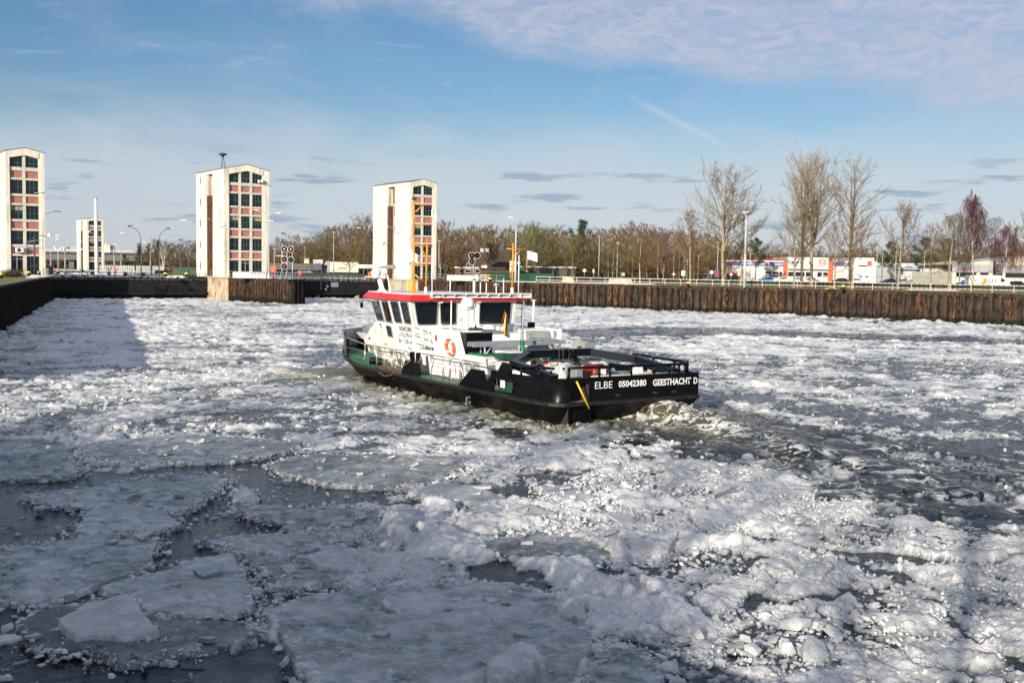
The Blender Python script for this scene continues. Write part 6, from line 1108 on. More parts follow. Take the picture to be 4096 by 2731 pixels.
def gen_tree(seed, H, base=.25, spread=.30, n1=26, n2=8, n3=5, tr=.22, up=.75, rtw=.018, droop=0.0, profile=None, twl=.09, fork=0, wob=.03, cv=.06):
    rg = random.Random(seed); T = []; Cc = []
    def rv(s=1.0): return np.array([rg.gauss(0, s), rg.gauss(0, s), rg.gauss(0, s)])
    prof = profile or (lambda t: (1 - t) ** .55 * (.55 + .45 * min(1, t * 3 + .3)))
    stems = [(np.array([0, 0, 0.0]), np.array([0, 0, 1.0]), 1.0)]
    for f in range(fork): an = rg.uniform(0, 6.28); stems.append((np.array([0, 0, H * rg.uniform(.22, .4)]), np.array([cos(an) * .35, sin(an) * .35, 1.0]), rg.uniform(.55, .72)))
    for si, (p0, dr, sc_) in enumerate(stems):
        dr = dr / np.linalg.norm(dr); n = 14; p = p0.copy(); path = [p.copy()]; Hs = H * sc_ if si == 0 else (H * .96 - p0[2])
        for k in range(n):
            dr = dr + rv(wob); dr[2] = max(dr[2], .6); dr = dr / np.linalg.norm(dr) * 1.0; dr = dr * .85 + np.array([0, 0, .15]); p = p + dr / np.linalg.norm(dr) * Hs / n; path.append(p.copy())
        r_at = lambda t: tr * (1 if si == 0 else .6) * (1 - t) ** .8 + rtw * .8
        for k in range(n): T.append((*path[k], *path[k + 1], r_at(k / n) * (1.25 if k == 0 and si == 0 else 1), r_at((k + 1) / n)))
        cnt = n1 if si == 0 else int(n1 * .6)
        for i in range(cnt):
            t = (base if si == 0 else .1) + (1 - (base if si == 0 else .1)) * ((i + rg.random()) / cnt) ** 1.15; t = min(t, .985); k = min(n - 1, int(t * n)); fr = t * n - k; q = path[k] * (1 - fr) + path[k + 1] * fr; an = i * 2.4 + rg.uniform(-.5, .5); u = (t - base) / (1 - base) if si == 0 else t
            L1 = H * spread * prof(max(0, u)) * rg.uniform(.7, 1.15) * (1 if si == 0 else .8); el = up + .35 * u + rg.uniform(-.2, .2); d = np.array([cos(an) * cos(el), sin(an) * cos(el), sin(el)]); r1 = max(r_at(t) * .45, rtw * 1.3); bp_ = [q]; m = 5
            for j in range(m): d = d + rv(.15) + np.array([0, 0, cv - droop * (j / m)]); d /= np.linalg.norm(d); bp_.append(bp_[-1] + d * L1 / m)
            for j in range(m): Cc.append((*bp_[j], *bp_[j + 1], r1 * (1 - j / m * .8), r1 * (1 - (j + 1) / m * .8)))
            pf = prof(max(0, u)); m2 = max(2, int(n2 * (.25 + .75 * min(1, pf * 1.25))))
            for a_ in range(m2):
                s = .18 + .82 * (a_ + rg.random()) / m2; k2 = min(m - 1, int(s * m)); fr = s * m - k2; q2 = bp_[k2] * (1 - min(fr, 1)) + bp_[k2 + 1] * min(fr, 1); dd = (bp_[k2 + 1] - bp_[k2]); dd /= np.linalg.norm(dd); d2 = dd + rv(.55) + np.array([0, 0, .18]); d2 /= np.linalg.norm(d2); L2 = L1 * rg.uniform(.25, .48) * (1.15 - .5 * s); r2 = max(r1 * .45, rtw); b2 = [q2]
                for j in range(3): d2 = d2 + rv(.18) + np.array([0, 0, .10 - droop * .6]); d2 /= np.linalg.norm(d2); b2.append(b2[-1] + d2 * L2 / 3)
                for j in range(3): Cc.append((*b2[j], *b2[j + 1], r2 * (1 - .25 * j), r2 * (1 - .25 * (j + 1))))
                for c_ in range(n3):
                    s3 = (c_ + rg.random()) / n3; k3 = min(2, int(s3 * 3)); fr = s3 * 3 - k3; q3 = b2[k3] * (1 - fr) + b2[k3 + 1] * fr
                    if droop > .3: d3 = rv(.25) + np.array([0, 0, -1.0]); L3 = H * twl * rg.uniform(.6, 1.5)
                    else: d3 = (b2[k3 + 1] - b2[k3]); d3 = d3 / np.linalg.norm(d3) + rv(.5) + np.array([0, 0, .2]); L3 = H * twl * rg.uniform(.5, 1.1)
                    d3 /= np.linalg.norm(d3); q4 = q3 + d3 * L3 * .5; d4 = d3 + rv(.22) + np.array([0, 0, .12 if droop < .3 else -.3]); d4 /= np.linalg.norm(d4); Cc.append((*q3, *q4, rtw, rtw * .8)); Cc.append((*q4, *(q4 + d4 * L3 * .5), rtw * .8, rtw * .4))
    return T, Cc
PROT = {}
def make_tree(key, twig, bark, name='bare_tree', **kw):
    T, Cc = gen_tree(**kw); r = empty(name, (0, 0, 0)); t = seg_mesh('trunk', T, bark, 7); t.parent = r; c = seg_mesh('crown', Cc, twig, 3); c.parent = r; r['category'] = 'tree'; PROT[key] = (r, [(t, []), (c, [])], kw['H'], [False]); return r
def place_tree(key, x, y, h, label, group=None, yaw=None, z=FARZ, wide=1.0, zfix=0):
    r, kids, H, used = PROT[key]; s = h / H; yaw = random.Random(int(x * 7 + y * 13)).uniform(0, 6.28) if yaw is None else yaw
    if not used[0]: used[0] = True; o = r; o.location = (x, y, z + zfix); o.rotation_euler.z = yaw
    else: o = dup(r, (x, y, z + zfix), yaw, None, None, kids)
    o.scale = (s * wide, s * wide, s); o['label'] = label
    if group: o['group'] = group
    elif 'group' in o: del o['group']
    return o
tallp = lambda t: (1 - t) ** .45 * (.5 + .5 * min(1, t * 2.5 + .2))
make_tree('tallA', TW['grey'], BARKP, 'tall_bare_tree', seed=3, H=22, base=.30, spread=.62, n1=26, n2=8, n3=6, tr=.36, up=.50, rtw=.022, profile=tallp, twl=.055, fork=2)
make_tree('tallB', TW['grey'], BARK, 'tall_bare_tree', seed=8, H=24, base=.26, spread=.54, n1=28, n2=8, n3=6, tr=.38, up=.55, rtw=.022, profile=tallp, twl=.050, fork=2)
make_tree('tallC', TW['grey'], BARK, 'tall_bare_tree', seed=21, H=23, base=.22, spread=.56, n1=26, n2=8, n3=6, tr=.36, up=.50, rtw=.022, profile=tallp, twl=.052, fork=1)
make_tree('roundA', TW['olive'], BARKP, 'bare_tree', seed=5, H=12, base=.28, spread=.62, n1=24, n2=9, n3=6, tr=.22, up=.45, rtw=.020, twl=.075)
make_tree('roundB', TW['brown'], BARKP, 'bare_tree', seed=15, H=12, base=.25, spread=.58, n1=24, n2=8, n3=6, tr=.2, up=.6, rtw=.020, twl=.08)
make_tree('seedT', TW['brown'], BARKP, 'bare_tree', seed=25, H=14, base=.30, spread=.62, n1=26, n2=9, n3=6, tr=.24, up=.65, rtw=.020, twl=.07)
make_tree('weep', TW['birch'], TW['white'], 'weeping_birch', seed=31, H=18, base=.30, spread=.50, n1=26, n2=8, n3=11, tr=.20, up=.7, rtw=.022, droop=.55, twl=.14)
make_tree('birch', TW['brown'], TW['white'], 'birch_tree', seed=35, H=14, base=.25, spread=.30, n1=22, n2=7, n3=6, tr=.16, up=.8, rtw=.02, twl=.07, fork=2, wob=.06)
make_tree('whiteb', pm('greyish_white_bark', (.30, .27, .22), .8), TW['white'], 'birch_tree', seed=38, H=10, base=.12, spread=.45, n1=16, n2=5, n3=3, tr=.22, up=.75, rtw=.028, twl=.07, fork=3, wob=.05)
for k_, (tw_, sd_) in {'f1': ('brown', 41), 'f2': ('olive', 42), 'f3': ('red', 43), 'f4': ('brown', 44), 'f5': ('olive', 45), 'f6': ('green', 46)}.items(): make_tree(k_, TW[tw_], BARK, 'woodland_tree', seed=sd_, H=15, base=.08, spread=.62, n1=28, n2=7, n3=6, tr=.2, up=.5, rtw=.038, twl=.085, wob=.04)
# pines: bare leader with needle tufts
def make_pine(key, seed, H, conic=False, name='pine_tree'):
    rg = np.random.default_rng(seed); T, Cc = gen_tree(seed=seed, H=H, base=.35 if not conic else .08, spread=.42 if not conic else .28, n1=16 if not conic else 34, n2=4, n3=1, tr=.2, up=.35 if not conic else -.05, rtw=.03, profile=None if not conic else (lambda t: 1 - t), twl=.03)
    r = empty(name, (0, 0, 0)); t = seg_mesh('trunk', T, BARK, 7); t.parent = r; c = seg_mesh('branches', Cc, BARK, 3); c.parent = r
    tips = np.array([s[3:6] for s in Cc[::2]]); n = 9000; b = tips[rg.integers(0, len(tips), n)] + rg.normal(0, .34 if not conic else .22, (n, 3)) * np.array([1, 1, .6]); d = rg.normal(size=(n, 3)); d /= np.linalg.norm(d, axis=1, keepdims=True); e = np.cross(d, rg.normal(size=(n, 3))); e /= np.linalg.norm(e, axis=1, keepdims=True); V = np.stack([b - e * .05, b + e * .05, b + d * .42], 1).reshape(-1, 3)
    f = raw_mesh('needles', V, np.arange(3 * n).reshape(-1, 3), [], pm('pine_needles', (.018, .040, .014), .8, col2=(.05, .085, .03), vs=.6), False); f.parent = r; r['category'] = 'tree'; PROT[key] = (r, [(t, []), (c, []), (f, [])], H, [False])
make_pine('pine', 51, 15); make_pine('fir', 52, 12, True, 'fir_tree')
# featured trees on the right quay, in reading order
def ht(px, top, D): return gz(px, top, D) - FARZ
for key, px, D, top, lb, wd in (('tallA', 2893, 167, 697, 'tall spreading bare tree left of the quay lamp', 1.0), ('tallB', 3205, 160, 668, 'tallest bare tree left of the pair before the shop emblem', .8), ('tallA', 3245, 172, 655, 'tall bare tree between the other tall ones over the round emblem', .85), ('tallC', 3400, 160, 665, 'tall bare tree with the dark ivy coloured trunk on the right of the group', .9),
        ('roundA', 2560, 176, 935, 'rounded reddish bare tree on the quay lawn left of the forked one', 1.0), ('roundB', 2760, 166, 865, 'slender forked bare tree before the parking lamps', .9), ('roundA', 2962, 176, 855, 'mid sized bare tree right behind the tall quay lamp', .85), ('roundA', 3175, 150, 880, 'olive bare tree with a pale straight trunk in front of the pillar', .85), ('roundB', 3408, 150, 890, 'small bare tree with a straight trunk beside the poster wall', .8), ('roundB', 3338, 155, 905, 'young bare tree before the short blue fascia', .7), ('seedT', 3590, 156, 845, 'round topped tree with dark seed clusters', 1.0), ('roundA', 3795, 156, 880, 'bare tree with two pale slanting limbs left of the weeping birch', .95), ('roundB', 3722, 165, 915, 'thin bare tree over the green containers', .8), ('weep', 3890, 180, 785, 'weeping birch with long reddish hanging twigs', 1.0), ('weep', 4010, 200, 905, 'smaller weeping birch behind the sign pylon', 1.1), ('roundB', 4130, 150, 850, 'bare tree leaning in from the right edge of the frame', 1.0),
        ('birch', 1970, 240, 950, 'slim white stemmed birch in front of the house roof', 1.0), ('birch', 1760, 245, 975, 'thin multi stemmed birch right of the right tower', .7), ('birch', 2410 + 240, 190, 1000, 'leaning pale birch by the bollard', .7), ('roundA', 1400, 236, 1000, 'small pollarded looking tree before the pale trailer', 1.1), ('roundA', 1455, 240, 985, 'olive barked tree left of the radar', 1.0), ('seedT', 1465, 300, 885, 'big bare crowned tree close to the left side of the right tower', 1.15), ('whiteb', 655, 255, 985, 'tree with white spreading branches left of the middle tower', 1.0), ('roundA', 725, 262, 985, 'small bare tree right of the white branched one', .8), ('roundA', 2570 - 120, 200, 985, 'slanting pale trunked tree behind the long concrete block', .8), ('roundB', 1245, 238, 1060, 'young staked tree on the lawn left of the container', .6), ('roundB', 2740 - 110, 205, 960, 'bare tree right of the leaning birch', .9)):
    place_tree(key, gx(px, D), D, ht(px, top, D), lb, wide=wd)
place_tree('f6', gx(2130, 255), 255, ht(2130, 905, 255), 'yellow green leafless tree right of the tall lamp', wide=1.2); place_tree('f2', gx(2290, 262), 262, ht(2290, 950, 262), 'dark olive tree left of the lone pine', wide=1.1)
place_tree('pine', gx(2320, 290), 290, ht(2320, 893, 290), 'lone pine rising above the bare wood in the middle'); place_tree('pine', gx(3020, 300), 300, ht(3020, 962, 300), 'round pine above the red roof edge of the shop'); place_tree('pine', gx(3560, 300), 300, ht(3560, 975, 300), 'dark pine behind the round topped seeded tree left side'); place_tree('pine', gx(3690, 300), 300, ht(3690, 960, 300), 'dark pine behind the containers'); place_tree('pine', gx(3780, 310), 310, ht(3780, 965, 310), 'dark pine right over the low white hall')
for px, top, lb in ((557, 973, 'leftmost dark fir where the bridge ends'), (593, 975, 'second dark fir right of the tall lamp'), (632, 962, 'taller dark fir behind the white branched tree')): place_tree('fir', gx(px, 285), 285, ht(px, top, 285), lb)
o = place_tree('pine', gx(500, 300), 300, 4.5, 'rounded dark evergreen bush under the bridge end')
# the wood: many individual trees
rg = random.Random(77); topprof = [(1040, 1000), (1110, 965), (1240, 960), (1330, 915), (1470, 905), (1560, 930), (1760, 915), (1900, 910), (2020, 930), (2150, 905), (2300, 935), (2450, 915), (2600, 905), (2700, 930), (2850, 950), (3000, 990), (3200, 1000), (3500, 1000), (3800, 990), (4100, 985), (4400, 980)]
GRP = 'bare trees of the wood behind the road'; kinds = ['f1', 'f2', 'f4', 'f5', 'f1', 'f3', 'f2', 'f4']; lab = {'f1': 'brown bare tree in the dense wood behind the road', 'f4': 'brown bare tree in the dense wood behind the road', 'f2': 'olive bare tree in the dense wood behind the road', 'f5': 'olive bare tree in the dense wood behind the road', 'f3': 'reddish bare tree in the dense wood behind the road', 'f6': 'yellow green bare tree in the dense wood'}
for row, (D, step, k_) in enumerate(((268, 52, .90), (292, 48, .96), (318, 46, 1.0))):
    px = 1050 + rg.uniform(0, 30)
    while px < 4350:
        if row == 0 and (2880 < px < 3900): px += step; continue
        DD = D + rg.uniform(-8, 8) + (45 if px > 2880 else 0); top = np.interp(px, *zip(*topprof)) + rg.uniform(-14, 26); key = rg.choice(kinds)
        if 2540 < px < 2700 and rg.random() < .6: key = 'f3'
        h = ht(px, top, DD) * k_
        place_tree(key, gx(px, DD), DD, h, lab[key], {'f1': GRP + ', brown', 'f4': GRP + ', brown', 'f2': GRP + ', olive', 'f5': GRP + ', olive', 'f3': GRP + ', reddish'}[key], wide=rg.uniform(.9, 1.2)); px += step * rg.uniform(.75, 1.25)
for k in range(9):
    px = 560 + k * 29; place_tree(['f1', 'f4', 'f2'][k % 3], gx(px + 62, 282), 282 + k, ht(px + 62, 968 + 5 * (k % 4), 282), 'brown bare tree of the group left of the middle tower', 'bare trees left of the middle tower', wide=1.1) if k < 6 else None; DD = 330 + rg.uniform(-10, 10); top = 985 + rg.uniform(-8, 20); place_tree(rg.choice(['f1', 'f2', 'f4']), gx(px, DD), DD, ht(px, top, DD), 'brown bare tree of the group left of the middle tower', 'bare trees left of the middle tower', wide=1.1)
# unseen leafless scrub added on the near quay to roughen its shadow edge
for k, (a_, b_) in enumerate((((-24, 20.5), (-13, 10.3)), ((-13, 10.0), (-4.5, 1.8)), ((1.5, -3.2), (13, -13.5)))):
    tuft_mass(2600, (a_, b_, -3.0), .4, 2.3, .03, 'shade_scrub', BRUSH, ('unseen leafless scrub added for its shade on the far part of the near quay', 'unseen leafless scrub added for its shade left of the photographer', 'unseen leafless scrub added for its shade right of the photographer')[k], 'scrub', 40 + k, .35)
# bare trees on the photographer's side of the basin; unseen, added to dapple the near ice with shade
for x, y, h, lb in ((-30, 1, 11, 'unseen bare tree added for its shade far left on the near quay'), (-24, -8, 12, 'second unseen bare tree added for its shade from the left on the near quay'), (-19, -13, 11, 'third unseen bare tree added for its shade from the left on the near quay'), (-14, -17, 12, 'fourth unseen bare tree added for its shade from the left on the near quay'), (-8, -17, 11, 'unseen bare tree added for its shade closest behind the photographer on the near quay'), (-3, -24, 13, 'unseen bare tree added for its shade behind the closest one on the near quay'), (6, -28, 12, 'unseen bare tree added for its shade far right on the near quay')): place_tree('roundB' if x < 0 else 'roundA', x, y, h, lb)
for k_, v_ in PROT.items():
    if not v_[3][0]:
        for c_, _ in v_[1]: bpy.data.objects.remove(c_)
        bpy.data.objects.remove(v_[0])

# ================================================================== THE BOAT
BOAT = empty('work_boat', (SHIP_O[0], SHIP_O[1], 0), SHIP_TH, 'black hulled white work boat with red visor roof ploughing through the ice', 'boat')
B = BOAT
def bw(z): return 2.27 + .19 * (z - .65)
def PW(a, z, out=0.0): return (a, bw(z) - max(0, a - 14.5) * .18 + out, z)      # port wall surface
# outline half breadths at deck level
OUT = [(0, 2.75), (.05, 2.95), (.16, 3.12), (.45, 3.32), (1.0, 3.42), (3, 3.45), (8, 3.45), (14, 3.42), (16.5, 3.36), (18.2, 3.18), (19.6, 2.88), (20.8, 2.45), (21.8, 1.85), (22.6, 1.1), (23.0, .45), (23.1, 0)]
def hs_(a, h): return h if a > 1 else {0: 3.38, .05: 3.44, .16: 3.48, .45: 3.50, 1.0: 3.48}[a]
def sheer(a): return .62 + .60 * max(0, (a - 16.8) / 5.2) ** 1.5 if a < 22 else 1.22
def hull():
    lev = [(-1.2, .70, 0.90), (-.5, .86, .95), (0, .93, .985), (.3, .975, 1.0), (1.0, 1.0, 1.0)]
    rows = []
    for k, (t, bs, bb) in enumerate(lev):
        row = []
        for a, h in OUT:
            s = sheer(a) - .10; z = -1.2 + (s + 1.2) * {0: 0, 1: .38, 2: .63, 3: .84, 4: 1}[k]
            fwd = max(0, (a - 14) / 9.1); sf = max(0, 1 - a / 3.5)
            hh = h * (bs - (1 - bs) * 1.2 * fwd * 2.0) if k < 4 else h; hh = max(hh, 0.02 if a < 23 else 0); aa = a - fwd ** 2 * (4 - k) * .55 + sf * (4 - k) ** 1.3 * .16
            row.append((aa, hh, z, hh * hs_(a, h) / max(h, .01)))
        rows.append(row)
    mb = MB(); n = len(OUT)
    vs = [];
    for row in rows: vs += [(a, h, z) for a, h, z, g in row] + [(a, -g, z) for a, h, z, g in row[::-1]]
    m = 2 * n; fs = []
    for k in range(len(rows) - 1):
        for i in range(m): j = (i + 1) % m; fs.append((k * m + i, (k + 1) * m + i, (k + 1) * m + j, k * m + j))
    mb.add(vs, fs, 0, False); return mb
hull().build('hull', M['hullb'], B)
# rubbing strake all round
full = [(a, h) for a, h in OUT] + [(a, -hs_(a, h)) for a, h in OUT[::-1][1:]]
mb = MB(); ring = full + [full[0]]
for (a0, h0), (a1, h1) in zip(ring[:-1], ring[1:]):
    z0, z1 = sheer(a0), sheer(a1)
    def o_(a, h, k): c_ = np.array([a - 8 if a < 1 else (a - 14 if a > 18 else 0), h * (1 if a < 18 else 1.0)]); c_ = c_ / (np.linalg.norm(c_) + 1e-9) if a > 18 or a < 1 else np.array([0, np.sign(h)]); return a + c_[0] * k * (.6 if a < 1 else 1), h + c_[1] * k
    p = [(*o_(a0, h0, 0), z0 - .12), (*o_(a0, h0, .14), z0 - .10), (*o_(a0, h0, .14), z0 + .02), (*o_(a0, h0, 0), z0 + .05)]; q = [(*o_(a1, h1, 0), z1 - .12), (*o_(a1, h1, .14), z1 - .10), (*o_(a1, h1, .14), z1 + .02), (*o_(a1, h1, 0), z1 + .05)]
    mb.add(p + q, [(0, 4, 5, 1), (1, 5, 6, 2), (2, 6, 7, 3)])
mb.build('rubbing_strake', M['rub'], B)
# deck
mb = MB(); vs = [(a, h - .02 * np.sign(h), sheer(a) - .01) for a, h in full]; mb.add(vs, [tuple(range(len(vs)))]); mb.build('deck', M['green'], B)
mb = MB(); mb.add([(.2, 2.9, .635), (6.5, 2.9, .635), (6.5, -2.9, .635), (.2, -2.9, .635)], [(0, 1, 2, 3)]); mb.build('aft_deck', M['lgrey'], B)

def plate(pts, vec, mat, name, parent=B, bev=0): return MB().slab(pts, vec).build(name, mat, parent, bevel=bev)
# aft bulwark port side with a window opening built from strips
def side(a, z, o=0): return (a, 3.42 - (.0 if a > 1 else 0) + o - .10 * (z - .62), z)
TH_ = (0, -.07, 0)
zT = 1.47
plate([side(.9, .62), side(2.70, .62), side(2.70, zT), side(.9, 1.50)], TH_, M['black'], 'bulwark_plate')
plate([side(4.15, .62), side(5.0, .62), side(4.88, 1.08), side(4.15, 1.10)], TH_, M['black'], 'bulwark_plate')
plate([side(2.72, 1.20), side(4.13, 1.20), side(4.13, 1.42), side(3.93, 1.42), side(3.6, 1.45), side(2.72, 1.47)], TH_, M['black'], 'bulwark_plate')
plate([side(2.72, .62), side(4.13, .62), side(4.13, .70), side(2.72, .70)], TH_, M['black'], 'bulwark_plate')
plate([side(4.10, 1.10), side(4.62, 1.10), side(4.05, 1.43), side(4.10, 1.43)], TH_, M['black'], 'bulwark_plate')
plate([side(4.9, .62), side(6.95, .62), side(5.98, 1.39), side(5.03, 1.40), side(4.85, 1.05)], TH_, M['black'], 'bulwark_wing')
# round window pane seen through the opening
plate([(2.75, 3.20, .70), (4.1, 3.20, .70), (4.1, 3.12, 1.2), (2.75, 3.12, 1.2)], (0, -.03, 0), M['dkgreen'], 'inner_plate'); MB().box(3.55, 3.85, 3.24, 3.27, .85, 1.2).build('port_notice', M['white2'], B)
mb = MB(); mb.path([(2.72, 3.43, .72), (2.72, 3.38, 1.12), (2.85, 3.37, 1.2), (4.0, 3.37, 1.2), (4.13, 3.38, 1.12), (4.13, 3.43, .72)], .035, 6); mb.build('opening_rim', M['black'], B)
# rounded quarters and transom, both sides
for s in (1, -1):
    qv = [(.95 - .95 * sin(t) , 2.76 + .64 * cos(t) ** .8) for t in np.linspace(0, pi / 2 - .001, 12)] if s > 0 else [(.95, 3.42)] + [(.2 - .2 * sin(t), 3.42 + .08 * cos(t)) for t in np.linspace(0, pi / 2, 8)]
    mb = MB(); b0 = [(a, s * b, .62) for a, b in qv]; lean = .08 if s > 0 else .0; t0 = [(a + (.05 if s > 0 else 0), s * (b - lean), 1.52) for a, b in qv]; b1 = [(a + .07, s * (b - .07), .62) for a, b in qv]; t1 = [(a + .12, s * (b - .15), 1.52) for a, b in qv]; n = len(qv)
    mb.add(b0 + t0 + b1 + t1, [(i, i + 1, n + i + 1, n + i) for i in range(n - 1)] + [(2 * n + i + 1, 2 * n + i, 3 * n + i, 3 * n + i + 1) for i in range(n - 1)] + [(n + i, n + i + 1, 3 * n + i + 1, 3 * n + i) for i in range(n - 1)], 0, True); mb.build('bulwark_quarter', M['black'], B)
plate([(0, 1.82, .62), (0, -3.42, .62), (0, -3.42, 1.53), (0, 1.82, 1.53)], (.07, 0, 0), M['black'], 'transom_plate')
plate([(0, 2.76, 1.36), (0, 1.82, 1.36), (0, 1.82, 1.53), (0, 2.76, 1.53)], (.07, 0, 0), M['black'], 'transom_lintel')
# boarding recess in the transom
mb = MB(); mb.box(-.03, .02, 2.70, 2.78, -.4, 1.52); mb.box(-.03, .02, 1.78, 1.86, -.4, 1.52); mb.build('recess_post', M['black'], B)
mb = MB(); mb.box(.55, .6, 1.8, 2.76, -.5, 1.5); mb.box(0, .6, 1.80, 1.82, -.5, 1.36); mb.box(0, .6, 2.74, 2.76, -.5, 1.36); mb.build('recess_wall', M['interior'], B)
MB().hexa([(0, 1.86, -.5), (0, 2.70, -.5), (.5, 2.70, .3), (.5, 1.86, .3)], [(0, 1.86, -.45), (0, 2.70, -.45), (.5, 2.70, .35), (.5, 1.86, .35)]).build('recess_step', M['black'], B)
MB().hexa([(-.02, 2.6, -.5), (-.02, 1.9, -.5), (.02, 1.9, -.5), (.02, 2.6, -.5)], [(-.02, 2.6, .35), (-.02, 1.9, .42), (.02, 1.9, .42), (.02, 2.6, .35)]).build('recess_plate', M['black'], B)
MB().tube((-.06, 2.48, 1.42), (-.14, 1.95, .42), .035, n=6).build('yellow_bar', M['yellow'], B)
# starboard bulwark and bow bulwark
plate([(.9, -3.40, .62), (5.5, -3.40, .62), (5.5, -3.33, 1.45), (.9, -3.33, 1.50)], (0, .07, 0), M['black'], 'bulwark_plate')
mb = MB(); pts = [(a, h) for a, h in OUT if a > 19.0]; pts = [(19.3, 2.96)] + pts; fullb = pts + [(a, -h) for a, h in pts[::-1][1:]] + [(17.0, -3.25)]
def ztop(a, s): return 1.80 + .30 * min(1, max(0, (a - 19.3) / 1.8)) + (.12 if s < 0 else 0)
nb = len(fullb); lo = [(a, h, sheer(a)) for a, h in fullb]; hi = [(a + (.05 if a > 20 else 0), h * 1.01, ztop(a, h)) for a, h in fullb]; lo2 = [(a - (.08 if a > 21 else .02), h * .96, sheer(a)) for a, h in fullb]; hi2 = [(a - (.08 if a > 21 else .02), h * .96, ztop(a, h)) for a, h in fullb]
mb.add(lo + hi, [(i, i + 1, nb + i + 1, nb + i) for i in range(nb - 1)] + [(0, nb, nb, 0)][:0], 0); mb.build('bow_bulwark', M['gant'], B)
mb = MB(); mb.add(lo2 + hi2, [(i + 1, i, nb + i, nb + i + 1) for i in range(nb - 1)]); mb.build('bow_bulwark_inside', M['lgrey'], B)
mb = MB(); mb.add(hi + hi2, [(i, i + 1, nb + i + 1, nb + i) for i in range(nb - 1)]); mb.build('bow_bulwark_cap', M['gant'], B)
MB().slab([lo[0], hi[0], hi2[0], lo2[0]], (-.06, 0, 0)).build('bulwark_end', M['black'], B)

# ---- superstructure: port wall with window panels in it
def wallpanel(name, az_, mat=M['white'], th=.05, parent=B, mirror=False):
    pts = [PW(a, z) for a, z in az_]
    if mirror: pts = [(a, -b, z) for a, b, z in pts]
    return plate(pts, (0, -th if not mirror else th, 0), mat, name, parent)
for mir in (False, True):
    wallpanel('side_wall', [(8.55, .64), (10.75, .64), (10.75, 2.77), (8.22, 2.78), (8.02, 1.78), (8.3, 1.76)][0:6], mirror=mir)
    wallpanel('side_wall', [(10.75, .64), (12.45, .64), (12.45, 1.74), (10.75, 1.74)], mirror=mir)
    wallpanel('side_wall', [(12.45, .64), (14.5, .64), (14.5, 2.82), (12.3, 2.74), (12.45, 1.74)], mirror=mir)
    pts = [PW(a, z) for a, z in [(14.5, .64), (20.2, .80), (20.8, 1.62), (17.45, 2.80), (14.5, 2.82)]]
    if mir: pts = [(a, -b, z) for a, b, z in pts]
    plate(pts, (0, -.05 if not mir else .05, 0), M['white'], 'side_wall')
wallpanel('side_wall', [(6.35, .64), (8.55, .64), (8.3, 1.76), (6.35, 1.76)])
# solid core behind the skins
MB().hexa([(12.35, bw(.65) - .06, .64), (12.35, -bw(.65) + .06, .64), (14.5, -bw(.65) + .06, .64), (14.5, bw(.65) - .06, .64)], [(12.35, bw(2.75) - .06, 2.75), (12.35, -bw(2.75) + .06, 2.75), (14.5, -bw(2.8) + .06, 2.8), (14.5, bw(2.8) - .06, 2.8)]).build('deckhouse', M['white'], B)
f0, f1, f2 = PW(20.2, .8), PW(20.8, 1.62), PW(17.45, 2.8); k0 = PW(14.5, .65); k1 = PW(14.5, 2.8)
def mir_(p): return (p[0], -p[1], p[2])
ins = lambda p: (p[0], p[1] - .06, p[2])
mb = MB(); A_ = [ins(k0), ins(f0), ins(f1), ins(f2), ins(k1)]; mb.add(A_ + [mir_(p) for p in A_], [(0, 1, 2, 3, 4), (9, 8, 7, 6, 5), (0, 5, 6, 1), (1, 6, 7, 2), (2, 7, 8, 3), (3, 8, 9, 4), (4, 9, 5, 0)]); mb.build('forward_house', M['white'], B)
MB().box(8.3, 12.4, -2.1, 2.15, .64, 1.72).build('deckhouse', M['white'], B)
MB().hexa([(8.35, 1.35, 1.7), (10.7, 1.35, 1.7), (10.7, 2.38, 1.7), (8.35, 2.38, 1.7)], [(8.35, 1.35, 2.76), (10.7, 1.35, 2.76), (10.7, 2.58, 2.76), (8.35, 2.58, 2.76)]).build('funnel_casing', M['white'], B, bevel=.05)
MB().box(8.2, 8.33, 1.0, 2.45, 1.78, 2.7).build('slatted_vent', M['dark'], B)
mb = MB(); [mb.box(8.15, 8.2, 1.05 + .12 * k, 1.10 + .12 * k, 1.8, 2.68) for k in range(11)]; mb.build('vent_slats', M['black'], B)
MB().box(8.2, 9.4, .4, 1.5, 2.6, 2.74).build('vent_roof', M['grey'], B)
MB().box(10.8, 12.3, -2.3, 1.2, 1.72, 2.46).build('engine_trunk', M['white'], B, bevel=.04)
MB().box(6.4, 8.3, 1.55, 2.30, .64, 1.72).build('deckhouse', M['white'], B)
MB().box(6.35, 8.3, 1.3, 2.42, 1.72, 1.78).build('side_shelf', M['white'], B)
MB().box(6.33, 6.36, 1.6, 2.3, .8, 1.45).build('grey_door', M['grey'], B)
MB().box(6.9, 8.2, 1.3, 2.2, 1.78, 1.86).build('green_top', M['green'], B)
mb = MB(); mb.box(5.9, 6.6, .9, 2.2, 1.62, 1.66); mb.box(5.9, 5.94, .9, 2.2, 1.3, 1.66); mb.build('hatch_lid', M['white'], B)
mb = MB(); mb.box(5.7, 6.5, .7, 2.0, 1.72, 1.95); mb.build('green_hatch', M['dkgreen'], B)
# grey panel in the aft side wall
plate([PW(8.1, 1.50, .012), PW(6.85, 1.50, .012), PW(6.85, .95, .012), PW(8.1, .85, .012)], (0, .01, 0), M['lgrey'], 'side_hatch')
